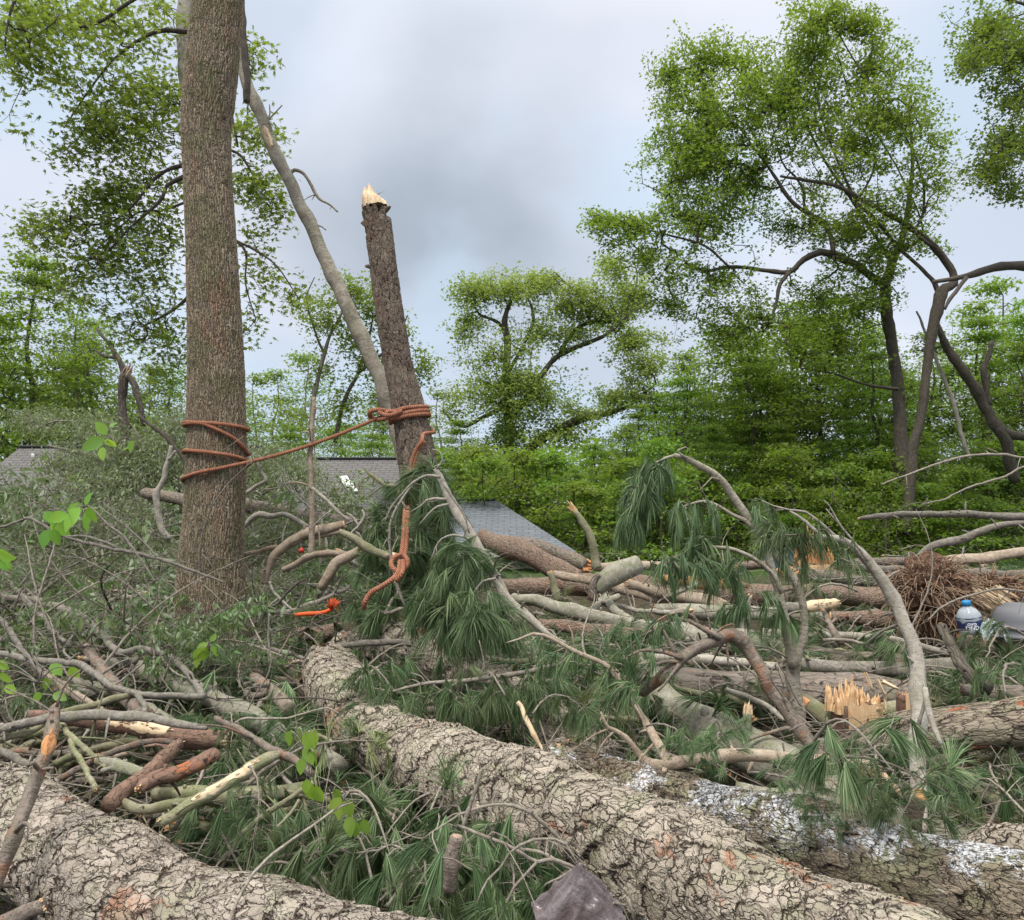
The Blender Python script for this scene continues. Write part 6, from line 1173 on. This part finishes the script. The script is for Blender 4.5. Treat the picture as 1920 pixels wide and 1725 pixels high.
l2 = loop(mpts, mrad, [(172, 785), (225, 786), (270, 787), (315, 789), (372, 791)], rr, 7.0)
sgk, sgr = axis_at(spts, srad, P(760, 768, 7.9)[2])
kn = np.array([sgk[0]-sgr*1.35, sgk[1]-sgr*.8, P(735, 778, 7.8)[2]])
lastp = l1[-1]; c0, R0 = axis_at(mpts, mrad, P(400, 890, 7)[2])
fr = [lastp]
tpt = fr[-1]; line = [tpt+(kn-tpt)*f+np.array([0, 0, -.05*math.sin(math.pi*f)]) for f in np.linspace(0, 1, 14)]
rope_part('trunk_coils', [l1, l2], rr); rope_part('taut_line', [line], rr*.95)
r2 = 4.5*ysc(7.7)/FPX
la = loop(spts, srad, [(180, 781), (225, 772), (270, 765), (315, 761), (360, 757), (450, 760), (540, 786), (585, 782), (630, 774), (675, 768), (720, 764), (810, 768), (900, 788), (945, 786), (990, 780), (1035, 775), (1080, 771), (1170, 775), (1250, 782)], r2, 7.8)
kk = []
for i, a in enumerate(np.linspace(0, 6.6, 22)): kk.append(kn+np.array([math.cos(a)*.085-.02, -.03+.03*math.sin(a*2), math.sin(a)*.038+.004]))
kk2 = [kn+np.array([math.cos(a)*.04+.07, -.045, math.sin(a)*.028+.0]) for a in np.linspace(0, 6.4, 18)]
rope_part('snag_wraps', [la], r2); rope_part('knot', [kk, kk2, [kn+np.array([-.03, -.05, .02]), kn+np.array([.06, -.07, -.01]), kn+np.array([.16, -.06, .03])]], r2)
def frontpt(px, py):
    z = P(px, py, 7.8)[2]; c0, R0 = axis_at(spts, srad, z); Yg = 7.5
    return P(px, py, (c0[1]-R0*1.12)/.75)
h1 = loop(spts, srad, [(60, 770), (30, 790), (0, 806)][::-1] and [(0, 806), (30, 795), (70, 775)], r2, 7.8)[::-1]
hang = [h1[-1], P(794, 814, 7.62)]+[P(px, py, 7.48) for px, py in ((791, 826), (780, 843), (773, 860), (768, 885), (765, 905), (762, 930))]+[P(px, py, y) for px, py, y in ((759, 960, 6.7), (757, 1000, 6.3), (754, 1030, 6.15), (752, 1043, 6.1))]
rope_part('hanging_line', [h1, hang, [q+np.array([.02, .01, 0]) for q in hang[2:]]], r2*.8)
kc = P(750, 1052, 6.1)
k3 = [kc+np.array([math.cos(a)*.05, -.02+.03*math.sin(a), math.sin(a)*.045-.01]) for a in np.linspace(0, 9, 26)]
tail = [kc, P(748, 1068, 6.0), P(742, 1080, 5.95), P(730, 1090, 5.9), P(715, 1100, 5.9), P(700, 1108, 5.9), P(690, 1118, 5.9), P(684, 1130, 5.9), P(682, 1140, 5.95)]
tail2 = [kc+np.array([.02, -.02, 0]), P(755, 1068, 5.95), P(751, 1078, 5.9), P(742, 1090, 5.9)]
rope_part('lower_knot', [k3, tail2], r2*.85); rope_part('loose_end', [tail], r2*.85)
# orange frayed strap end
ob, t, b, o = newmat('orange_webbing', .7); b.inputs['Base Color'].default_value = (.72, .12, .035, 1)
mb = MB(); tube(mb, px_path('553,1153,3.5;575,1151,4;597,1150,4;612,1147,4;620,1142,4', 6.5), 8, .02, .1, 1)
rs = np.random.RandomState(3); pc = P(620, 1142, 6.45)
for i in range(80): d = nrm(np.array([.45, -.3, .8])+rs.normal(size=3)*.33); tube(mb, [list(pc)+[.004], list(pc+d*.045)+[.003], list(pc+d*rs.uniform(.05, .085))+[.001]], 4, .05, 0)
tag(mb.build('orange_strap', ob), 'short bright orange strap with a frayed end among needles left of centre', 'strap')
# ------------------------------------------------------------------ boughs, sprays and sticks lying in the tangle
HERO = [((-80, 1490), (0, 1522), 84), ((0, 1522), (150, 1612), 88), ((150, 1612), (300, 1695), 95), ((300, 1695), (640, 1806), 100), ((640, 1806), (900, 1880), 100), ((618, 1262), (700, 1376), 75), ((655, 1330), (730, 1430), 60), ((700, 1376), (870, 1460), 75), ((870, 1460), (1120, 1563), 88), ((1120, 1563), (1280, 1645), 100), ((1280, 1645), (1490, 1757), 110), ((1490, 1757), (1850, 1920), 115),
        ((1220, 1500), (1560, 1594), 58), ((1560, 1594), (1900, 1692), 66), ((1300, 1352), (1680, 1545), 26), ((1570, 1408), (1900, 1362), 30), ((1580, 1340), (1650, 1390), 85), ((1600, 1420), (1600, 1440), 60), ((1722, 1300), (1722, 1500), 60), ((1722, 1500), (1720, 1570), 70), ((1230, 1440), (1632, 1440), 48), ((1300, 1460), (1600, 1470), 30), ((1470, 1340), (1530, 1430), 40), ((1360, 1200), (1460, 1310), 35), ((100, 1440), (420, 1480), 40)]
def near_hero(px, py, f=1.0):
    for (a, b_, r) in HERO:
        a = np.array(a, float); b_ = np.array(b_, float); p = np.array([px, py]); t_ = np.clip(np.dot(p-a, b_-a)/np.dot(b_-a, b_-a), 0, 1)
        if np.linalg.norm(p-a-t_*(b_-a)) < r*f: return True
    return False
def bough_proto(seed, L=1.0, n=26, hang=False, nmat='needles', nn=40, nl=.15, wd=.0032):
    rs = np.random.RandomState(seed); T = Tree(seed)
    z0 = .02; pr = []
    for f in np.linspace(0, 1, 7): pr.append([f*L, .10*math.sin(f*3+seed)*L, (.12*math.sin(f*3.0)-(.5*f*f if hang else .06*f))*L, .011*(1-f)+.003])
    T.limb(np.array(pr), .06)
    tg = []
    for i in range(n):
        f = rs.uniform(.25, 1.05); s_ = rs.choice([-1, 1]); w_ = rs.uniform(.05, .36)*L*(1.15-f*.7)
        tg.append([f*L+w_*.5, .10*math.sin(f*3+seed)*L+s_*w_, (.12*math.sin(f*3)-(.5*f*f if hang else .06*f))*L+rs.normal()*.05-(.12*rs.rand() if hang else 0)])
    T.grow(np.array(tg), step=.06, rtip=.0018, wob=.14)
    root = empty('pine_bough', None, 'pine bough')
    T.build('stem', M['twig'], root, segs=4, bigsegs=7, big=.008, kink=.8)
    V, F, r_ = needles(T.tips, nrm(T.tdirs*.8+np.array([0, 0, -.6 if hang else -.12])), rs, nn, nl, wd, .5, 1.0 if hang else .5)
    mesh('needles', V, F, M[nmat], root, {'rnd': r_}, smooth=False); return root
def spray_proto(seed, L=.8, n=30, mat='spray', ls=.115, tpl='lance', per=6):
    rs = np.random.RandomState(seed); T = Tree(seed); pr = []
    for f in np.linspace(0, 1, 7): pr.append([f*L, .12*math.sin(f*3.3+seed)*L, (.22*math.sin(f*2.8)-.05*f)*L, .007*(1-f)+.0022])
    T.limb(np.array(pr), .06)
    tg = [[rs.uniform(.2, 1.1)*L, rs.normal()*.2*L, rs.normal()*.10+.12*L] for i in range(n)]
    T.grow(np.array(tg), step=.06, rtip=.0014, wob=.2)
    root = empty('leafy_spray', None, 'leafy branch')
    T.build('stem', M['greyb'], root, segs=4, kink=.8)
    leaf_cloud('leaves', M[mat], T.tips-np.array([0, 0, .03]), per, .045, ls, tpl, rs, root, droop=1.1, flat=.8, layer=.3); return root
def twig_proto(seed, L=.9, n=34, mat='twig', r=.0058):
    rs = np.random.RandomState(seed); T = Tree(seed); pr = []
    for f in np.linspace(0, 1, 7): pr.append([f*L, .09*math.sin(f*4+seed)*L, .09*math.sin(f*3.1+seed*.3)*L, r*(1-f)+.0018])
    T.limb(np.array(pr), .05)
    T.grow(np.array([[rs.uniform(.15, 1.15)*L, rs.normal()*.25*L, rs.normal()*.13*L+.08] for i in range(n)]), step=.05, rtip=.0009, wob=.2)
    root = empty('bare_twig', None, 'twig'); T.build('stem', M[mat], root, segs=5, kink=.4); return root
def stick_proto(seed, L=1.0, r=.018, mat='greyb'):
    rs = np.random.RandomState(seed); root = empty('fallen_stick', None, 'stick'); mb = MB()
    pr = [[f*L, .06*math.sin(f*5+seed)*L, .04*math.sin(f*4+seed*2)*L, r*(1-.45*f)] for f in np.linspace(0, 1, 7)]
    pts, rr_, T_ = tube(mb, np.array(pr), 10, .03, .09, seed, kink=.8)
    for i in range(4):
        j = rs.randint(3, len(pts)-3); a = nrm(np.cross(T_[j], rs.normal(size=3))); l = rs.uniform(.04, .25); d = nrm(a+T_[j]*.8)
        tube(mb, [list(pts[j])+[rr_[j]*.5], list(pts[j]+d*l*.6)+[rr_[j]*.32], list(pts[j]+d*l+np.array([0, 0, .03]))+[rr_[j]*.15]], 6, .03, .05, i)
    mb.build('stem', M[mat], root); sb = MB(); shards(sb, pts[0], -T_[0], rr_[0], .05, 12, rs, .35, .12); sb.build('broken_end', M['wood'], root); return root
def fan_proto(seed, L=.5, n=9):
    rs = np.random.RandomState(seed); T = Tree(seed)
    T.limb(np.array([[f*L, .06*math.sin(f*4+seed)*L, (.30*math.sin(f*2.6)-.25*f*f)*L, .006*(1-f)+.0025] for f in np.linspace(0, 1, 6)]), .05)
    T.grow(np.array([[rs.uniform(.15, 1.15)*L, rs.normal()*.28*L, rs.uniform(-.1, .22)*L] for i in range(n)]), step=.05, rtip=.0018, wob=.2, sag=.12)
    root = empty('pine_spray', None, 'pine spray'); T.build('stem', M['twig'], root, segs=5, kink=.5)
    V, F, r_ = needles(T.tips, nrm(T.tdirs*.6+rs.normal(size=T.tdirs.shape)*.25+np.array([0, 0, -.35])), rs, 88, .165, .0030, .42, .55, back=.03)
    mesh('needles', V, F, M['needles'], root, {'rnd': r_}, smooth=False); return root
GR = {'fan': ('pine twig with starry needle fans in a gap of the tangle', 'starry pine twigs in the gaps'), 'pine': ('green pine bough lying broken in the tangle', 'pine boughs strewn over the wreckage'), 'hang': ('green pine bough hanging its needles down into a gap of the tangle', 'pine boughs hanging in the gaps'),
      'yel': ('yellowing pine bough lying broken in the tangle', 'yellowing pine boughs'), 'spray': ('broken leafy branch with narrow drooping green leaves', 'leafy branches in the left tangle'), 'wilt': ('wilting olive-green leafy branch caught in the left tangle', 'wilting leafy branches at the left'),
      'twig': ('bare pale many-forked twig lying on the tangle', 'bare twigs on the tangle'), 'dtwig': ('bare dark many-forked twig lying on the tangle', 'dark bare twigs on the tangle'), 'stick': ('grey broken stick lying in the tangle', 'grey broken sticks'), 'bstick': ('brown broken stick lying in the tangle', 'brown broken sticks'), 'mstick': ('mossy broken stick lying in the tangle', 'mossy broken sticks')}
PR = {'fan': [fan_proto(381+i) for i in range(4)], 'pine': [bough_proto(301+i, 1.0, 26+4*i) for i in range(4)], 'hang': [bough_proto(311+i, .8, 26, True, nl=.17) for i in range(3)], 'yel': [bough_proto(321, .8, 22, nmat='needles_yel', nn=30)],
      'spray': [spray_proto(331+i, .8, 30) for i in range(3)], 'wilt': [spray_proto(341+i, .9, 50, 'wilt', .065, 'lance', 6) for i in range(2)], 'twig': [twig_proto(351+i, .9, 18) for i in range(4)], 'dtwig': [twig_proto(361+i, .9, 14, 'dtwig') for i in range(2)],
      'stick': [stick_proto(371, 1.0, .016), stick_proto(372, .8, .022, 'pale'), stick_proto(374, 1.1, .012)], 'bstick': [stick_proto(373, .9, .02, 'brown'), stick_proto(375, .7, .014, 'tan')], 'mstick': [stick_proto(376, .9, .022, 'mossy')]}
first = set(); PLACED = []
def strew(kind, px, py, dz=0.0, s=1.0, tilt=.25, yaw=None, rsx=None, Y=None):
    i = rsx.randint(len(PR[kind])); pr = PR[kind][i]; p = P(px, py, Y or Yd(py)); p[2] += dz
    yaw = rsx.rand()*6.283 if yaw is None else yaw; L = .5*s
    p[0] -= math.cos(yaw)*L; p[1] -= math.sin(yaw)*L
    if p[1] < 1.45: return
    if (kind, i) not in first:
        first.add((kind, i)); r = pr; r['label'], r['group'] = GR[kind]
    else: r = dup(pr, (0, 0, 0), 0, 1.0, *GR[kind])
    PLACED.append((r, kind, px, py, s)); r.location = tuple(p); r.rotation_euler = (rsx.normal()*tilt, rsx.normal()*tilt, yaw); r.scale = (s, s, s)
rq = np.random.RandomState(77)
def many(kind, n, xr, yr, dz=(-.2, -.02), s=(.7, 1.15), tilt=.2, f=1.0, yp=1.0, avoid=True):
    k = 0; tr = 0
    while k < n and tr < n*20:
        tr += 1; px = rq.uniform(*xr); py = yr[0]+(yr[1]-yr[0])*rq.rand()**yp
        if avoid and near_hero(px, py, f): continue
        strew(kind, px, py, rq.uniform(*dz), rq.uniform(*s), tilt, None, rq); k += 1
# right and centre: pine
many('pine', 44, (480, 1960), (1030, 1240), dz=(-.3, -.08), s=(.6, 1.1)); many('pine', 52, (420, 1960), (1200, 1480), dz=(-.32, -.1), f=1.35)
many('pine', 16, (350, 1960), (1450, 1760), dz=(-.4, -.2), s=(.45, .7), f=1.5); many('fan', 40, (330, 1960), (1440, 1790), dz=(-.22, -.02), s=(.6, 1.0), f=1.2); many('fan', 40, (400, 1960), (1200, 1440), dz=(-.12, .02), s=(.8, 1.2), f=1.3); many('hang', 30, (500, 1960), (1040, 1300), dz=(-.05, .08), s=(.6, 1)); many('hang', 16, (380, 1100), (1500, 1760), dz=(-.15, -.02), s=(.4, .6), f=1.35)
many('yel', 26, (450, 1900), (1060, 1500), dz=(-.12, 0), s=(.5, .9), f=1.25)
many('pine', 14, (0, 480), (1150, 1480), dz=(-.3, -.15), s=(.5, .8), f=1.3)
# left: leafy sprays and wilted crown
many('spray', 80, (-60, 520), (1010, 1240), dz=(-.2, .03), s=(.6, 1.1)); many('wilt', 60, (-60, 560), (985, 1120), dz=(-.1, .2), s=(.7, 1.3)); many('spray', 12, (520, 700), (1040, 1180), dz=(-.1, .02), s=(.5, .8))
many('spray', 10, (0, 480), (1230, 1330), dz=(-.2, -.1), s=(.5, .8))
# sticks and twigs everywhere
many('twig', 62, (-40, 1960), (1010, 1300), dz=(-.05, .14), s=(.6, 1.3), tilt=.4); many('twig', 26, (380, 1960), (1280, 1700), dz=(-.12, .02), s=(.35, .7), tilt=.3, f=1.2); many('dtwig', 30, (-40, 1000), (1010, 1450), dz=(-.1, .08), s=(.6, 1.1), tilt=.3, f=1.2)
many('twig', 20, (-60, 560), (985, 1060), dz=(-.05, .25), s=(.8, 1.5), tilt=.5); many('twig', 24, (-40, 520), (1150, 1500), dz=(-.15, .02), s=(.5, 1.0), tilt=.3, f=1.2)
many('stick', 60, (-60, 1960), (1030, 1300), dz=(-.12, .05), s=(.7, 1.6), tilt=.12); many('stick', 42, (-60, 560), (1250, 1480), dz=(-.3, -.1), s=(.6, 1.1), tilt=.15, f=1.2); many('bstick', 50, (-60, 1960), (1040, 1480), dz=(-.2, 0), s=(.6, 1.3), tilt=.15, f=1.2); many('mstick', 42, (-60, 620), (1200, 1500), dz=(-.3, -.1), s=(.6, 1.1), tilt=.15, f=1.2); many('mstick', 20, (600, 1960), (1100, 1400), dz=(-.2, -.05), s=(.7, 1.1), tilt=.12, f=1.2)
for i in range(120):
    k_ = ['wilt', 'wilt', 'twig', 'spray', 'stick'][i % 5]; strew(k_, rq.uniform(-20, 720), rq.uniform(1000, 1060), 0, rq.uniform(1.0, 1.7), .4, None, rq, rq.uniform(11.5, 16.5))
for i in range(34):
    strew(['wilt', 'twig'][i % 2], rq.uniform(130, 330), rq.uniform(860, 975), 0, rq.uniform(1.0, 1.6), .4, None, rq, rq.uniform(17.5, 18.5))
many('twig', 36, (-60, 540), (1000, 1260), dz=(0, .2), s=(.8, 1.5), tilt=.6); many('dtwig', 14, (-60, 540), (1000, 1260), dz=(0, .15), s=(.8, 1.4), tilt=.5); many('stick', 22, (-60, 560), (1010, 1240), dz=(-.1, .12), s=(.8, 1.4), tilt=.25)
many('dtwig', 28, (-60, 560), (1060, 1330), dz=(-.05, .12), s=(.6, 1.2), tilt=.4, f=1.1); many('spray', 14, (-60, 330), (1060, 1230), dz=(-.12, .05), s=(.6, .95), tilt=.4)
for (px, py, dz, s, yaw) in [(345, 1135, .30, .62, 3.6), (385, 1125, .34, .6, 4.6), (425, 1120, .32, .55, 5.4), (455, 1105, .3, .55, 5.9), (330, 1165, .2, .6, 4.0), (400, 1160, .22, .6, 5.0), (460, 1150, .2, .5, 5.8), (370, 1185, .15, .6, 4.4)]: strew('spray', px, py+45, dz-.32, s*.72, .2, yaw, rq, 5.8)
# hand-placed near boughs over the logs
for (kind, px, py, dz, s, yaw) in [('fan', 880, 1640, .08, .9, 2.6), ('fan', 770, 1590, .10, 1.0, 4.2), ('fan', 690, 1590, .04, .8, 3.9), ('fan', 720, 1640, .08, .9, 5.2), ('fan', 790, 1680, .10, .9, 3.2), ('fan', 950, 1640, .04, .7, 4.4), ('fan', 900, 1700, .12, .7, 5.2), ('fan', 600, 1620, .03, .7, 4.6), ('fan', 520, 1600, .03, .7, 5.6), ('fan', 430, 1560, .05, .6, 4.9), ('pine', 600, 1590, -.02, .5, 5.6), ('hang', 820, 1700, .06, .42, 4.9), ('hang', 950, 1710, .06, .4, 4.5), ('hang', 470, 1660, .30, .32, 5.0), ('pine', 1660, 1680, .33, .42, 5.5), ('pine', 1480, 1610, .22, .36, 5.2), ('hang', 1290, 1520, .28, .34, 5.6), ('pine', 1370, 1560, .26, .38, 4.6), ('hang', 1900, 1180, .2, .6, 3.8), ('pine', 1700, 1640, .26, .36, 4.2), ('yel', 1590, 1600, .26, .4, 3.0), ('pine', 1560, 1590, .22, .36, 3.4),
        ('fan', 1100, 1462, .30, .55, .6), ('fan', 885, 1450, .36, .50, 2.2), ('fan', 1700, 1700, .30, .9, 5), ('fan', 1620, 1640, .26, .7, 4), ('hang', 1880, 1290, .25, .75, 3.6), ('hang', 1910, 1370, .25, .7, 4.0), ('hang', 1850, 1240, .2, .6, 3.4), ('fan', 1660, 1400, .0, .6, 1), ('pine', 670, 1370, .20, .5, 5.0), ('hang', 700, 1330, .15, .5, 4.7), ('hang', 420, 1420, .12, .42, 4.8), ('hang', 540, 1440, .1, .4, 5.4), ('pine', 60, 1340, .05, .45, .5), ('pine', 1320, 1480, .1, .35, 4), ('fan', 1800, 1500, 0, .8, 5.5)]:
    strew(kind, px, py, dz, s, .15, yaw, rq)
# labels that place each bough, spray, twig and stick by what it lies beside
MARKS = [(780, 1010, 'the drooping pine bough'), (1390, 1060, 'the leaning pine top'), (1722, 1300, 'the bowed pine stem'), (1400, 1220, 'the elbow-shaped branch'), (1450, 1425, 'the level sawn branch'), (1100, 1560, 'the huge mossy log'), (720, 1390, 'the mossy log\'s upper end'), (250, 1650, 'the bottom-left scaly log'), (1560, 1600, 'the white-dusted log'),
         (1610, 1340, 'the splintered stump'), (1780, 1370, 'the propped log'), (1740, 1120, 'the shaggy root mass'), (1830, 1160, 'the water jug'), (1150, 1080, 'the fat pale log piece'), (1030, 1100, 'the long brown log'), (400, 1080, 'the roped trunk\'s foot'), (300, 1360, 'the peeled red-brown log'), (420, 1460, 'the yellow split stick'), (300, 1265, 'the smooth round limb'), (180, 1160, 'the high curved branch'),
         (90, 1390, 'the upright scarred stick'), (850, 1610, 'the brown peg'), (600, 1150, 'the orange strap'), (745, 1060, 'the knotted rope end'), (980, 1330, 'the snapped pale stick'), (860, 1275, 'the level thin grey branch'), (1560, 1130, 'the bare-wood log piece'), (60, 1000, 'the house gutter'), (1820, 970, 'the level bare pole'), (1870, 1500, 'the dark hollow'), (560, 1020, 'the tan limb'), (1300, 1110, 'the split orange slab'), (970, 1230, 'the drooping bough\'s foot')]
NOUN = {'fan': 'starry needle-fan pine twig', 'pine': 'green pine bough', 'hang': 'hanging green pine bough', 'yel': 'yellowing pine bough', 'spray': 'narrow-leaved green branch', 'wilt': 'wilting olive-green branch', 'twig': 'bare pale forked twig', 'dtwig': 'bare dark forked twig', 'stick': 'grey broken stick', 'bstick': 'brown broken stick', 'mstick': 'mossy broken stick'}
byl = {}
for (r, kind, px, py, s) in PLACED:
    d = [(abs(px-a)+1.3*abs(py-b_), a, b_, t_) for a, b_, t_ in MARKS]; _, a, b_, t_ = min(d)
    sz = 'small ' if s < .65 else ('large ' if s > 1.05 else '')
    rel = ('left of' if px < a else 'right of') if abs(px-a) > 1.3*abs(py-b_) else ('behind' if py < b_ else 'before')
    byl.setdefault(sz+NOUN[kind]+' '+rel+' '+t_, []).append((px, r))
for l, q in byl.items():
    q.sort(key=lambda z: z[0])
    for i, (px, r) in enumerate(q): r['label'] = l if len(q) == 1 else l+', '+ordn(i+1)+' from the left'
# broad bright leaves on near twigs
def bright(name, label, pts, Y, size, seed):
    rs = np.random.RandomState(seed); pos = np.array([P(x, y, Y+rs.normal()*.05) for x, y, dx, dy in pts]); ax = np.array([P(x+dx, y+dy, Y)-P(x, y, Y)+np.array([0, rs.normal()*.02, 0]) for x, y, dx, dy in pts])
    nr = nrm(np.array([0, -1, .35])+rs.normal(size=(len(pts), 3))*.45); V0 = np.array([(0, 0, 0), (-.24, .18, .05), (-.33, .42, .05), (-.22, .72, .0), (0, 1, -.12), (.22, .72, 0), (.33, .42, .05), (.24, .18, .05), (0, .2, -.02), (0, .45, -.03), (0, .74, -.06)])
    F0 = [np.array([(0, 8, 1), (3, 10, 4), (10, 5, 4), (0, 7, 8)]), np.array([(1, 8, 9, 2), (2, 9, 10, 3), (8, 7, 6, 9), (9, 6, 5, 10)])]
    V, F, r_ = place_tpl(V0, F0, pos, nrm(ax), nr, np.linalg.norm(ax, axis=1)*size, rs.rand(len(pts)))
    root = empty(name, label, 'leafy twig', tuple(pos[0])); a = mesh('leaves', V, F, M['bright'], root, {'rnd': r_}); mb = MB(); cen = pos.mean(0)
    for p in pos: tube(mb, [list(cen+np.array([0, .02, -.03]))+[.003], list((cen+p)/2+np.array([0, 0, .01]))+[.0022], list(p)+[.0016]], 5, .03, 0)
    q = mb.build('twigs', M['greyb'], root); a.location = q.location = tuple(-Vector(root.location))
bright('bright_leaf_twig', 'twig of broad bright green leaves in front of the house, left of the roped trunk', [(155, 945, -30, 25), (160, 948, 12, -25), (165, 950, 8, 30), (150, 950, -25, 45), (168, 955, -8, 45), (125, 962, -30, 15), (112, 960, -8, 40), (100, 990, 5, 32), (92, 992, -8, 35), (95, 978, 28, 25), (118, 985, -28, 10), (85, 958, 15, 25)], 4.2, 1.05, 1)
bright('bright_leaf_twig', 'few broad bright leaves held up left of the roped trunk, level with the roof ridge', [(196, 824, -36, 18), (200, 815, -14, -22), (192, 838, 4, 24), (205, 800, 10, -8), (198, 822, 8, 14), (250, 825, -8, 22), (245, 838, -14, 8)], 4.4, 1.1, 2)
bright('bright_leaf_twig', 'broad bright leaves at the very left edge, halfway down', [(-12, 1030, 30, 35), (-8, 1045, 22, 22), (0, 1050, 12, 18), (-6, 1035, 34, 12)], 3.4, 1.1, 3)
bright('bright_leaf_twig', 'drooping bright oval leaves above the slanting twig near the lower left', [(545, 1370, -8, 32), (562, 1362, 8, 34), (572, 1372, 10, 36), (590, 1365, -4, 40), (575, 1395, 14, 34), (588, 1410, 6, 30), (568, 1420, -4, 30), (582, 1468, 6, 42), (590, 1475, 10, 34), (575, 1460, -2, 28)], 3.1, 1.05, 4)
bright('bright_leaf_twig', 'bright oval leaves hanging beside the bottom-left log, left of the peg', [(640, 1490, -6, 45), (650, 1500, 8, 34), (632, 1495, -10, 30), (655, 1530, 5, 32), (668, 1540, -2, 30), (680, 1535, 10, 28), (625, 1480, 12, 18)], 2.95, 1.05, 5)
bright('bright_leaf_twig', 'green leaves in the left heap, over the long dipping branch', [(95, 1245, 22, 18), (112, 1262, -24, -6), (90, 1270, -10, 24), (100, 1300, 24, 10), (130, 1250, 10, 22), (80, 1300, -20, 12), (0, 1260, 20, 20), (10, 1285, 18, 14), (-5, 1240, 20, 14)], 4.0, 1.1, 6)
bright('bright_leaf_twig', 'yellow-green leaf tuft above the stub at the left end of the huge mossy log', [(390, 1205, -20, 18), (395, 1203, 8, -16), (388, 1212, -22, 36), (375, 1215, -12, 22), (398, 1210, 8, 18), (370, 1235, -6, 22), (400, 1225, 12, 6)], 4.6, .9, 7)
# crown of the fallen tree over the left roof
hero_tree('fallen_tree', 'fallen grey-green leafy crown heaped against the house at the left', [
    Yp('480,960,9;400,930,9;330,915,8;280,890,7;220,870,5;150,850,4;90,835,2', 15.5), Yp('330,915,5;300,880,4;270,840,3;250,800,2', 15), Yp('280,890,4;200,900,3;120,920,2;60,940,1.5', 14.5), Yp('400,930,5;340,960,4;260,975,3;180,985,2', 14)],
    [(240, 850, 15, 95, 50, .8, 150), (340, 840, 15, 60, 50, .7, 60), (150, 870, 15, 50, 40, .6, 40), (170, 800, 15.5, 60, 30, .8, 44), (300, 880, 14.8, 60, 60, .8, 90), (200, 910, 14.6, 110, 35, .8, 110), (110, 865, 15, 35, 22, .6, 20), (60, 915, 14.5, 60, 12, .5, 16), (250, 965, 14.2, 90, 25, .7, 46), (330, 800, 15, 40, 40, .7, 40), (70, 790, 16.5, 80, 28, .8, 50), (500, 860, 15.5, 60, 45, .8, 80), (560, 890, 15, 55, 45, .8, 60), (640, 950, 15, 60, 25, .8, 30), (480, 930, 14.8, 40, 40, .8, 34), (620, 930, 14.5, 60, 30, .6, 14)],
    'wilt', .085, 'lance', 26, .20, 401, bark='greyb', rtip=.003, step=.16, cat='fallen tree', droop=.8, limb_step=.15)
# ------------------------------------------------------------------ litter: nobody could count it
rs = np.random.RandomState(21); N = 1700
px = rs.uniform(-60, 1980, N); py = 1040+720*rs.rand(N)**1.1
tip = np.array([P(a, b_, Yd(b_)) for a, b_ in zip(px, py)]); tip[:, 2] -= rs.uniform(.3, .55, N)
leftm = (px < 480) & (py < 1330); tip = tip[~leftm]
V, F, r_ = needles(tip, nrm(rs.normal(size=tip.shape)*np.array([1, 1, .35])+np.array([0, 0, .15])), rs, 26, .15, .0026, .9, .2)
tag(mesh('needle_litter', V, F, M['needles'], None, {'rnd': r_}, smooth=False), 'loose green needles carpeting the ground under the wreckage', 'needle litter', kind='stuff')
mb = MB()
for i in range(2600):
    a, b_ = rs.uniform(-60, 1980), 1020+720*rs.rand()**1.2; p = P(a, b_, Yd(b_)); p[2] -= rs.uniform(.05, .32); d = nrm(rs.normal(size=3)*np.array([1, 1, .3]))*rs.uniform(.08, .35); m = rs.normal(size=3)*.03; r_ = rs.uniform(.0015, .005)
    tube(mb, [list(p-d)+[r_], list(p+m)+[r_*.9], list(p+d)+[r_*.6]], 4, .12, 0, i, smoothpath=False)
tag(mb.build('twig_litter', M['twig']), 'small dead twigs scattered through the wreckage', 'twig litter', kind='stuff')
mb = MB()
for i in range(700):
    a, b_ = rs.uniform(300, 1980), 1040+680*rs.rand(); p = P(a, b_, Yd(b_)); p[2] -= rs.uniform(.1, .25); shards(mb, p, rs.normal(size=3), .012, .05, 1, rs, .9, .2)
tag(mb.build('wood_chips', M['wood_or']), 'orange wood chips scattered through the wreckage', 'wood chips', kind='stuff')
lc_ = np.array([P(a, b_, Yd(b_)) for a, b_ in zip(rs.uniform(-60, 560, 1000), 1000+330*rs.rand(1000))]); lc_[:, 2] -= rs.uniform(.25, .5, 1000)
tag(leaf_cloud('leaf_litter', M['wilt'], lc_, 6, .10, .085, 'lance', rs, None, droop=.8), 'loose wilted leaves and greenery filling the left tangle', 'leaf litter', kind='stuff')
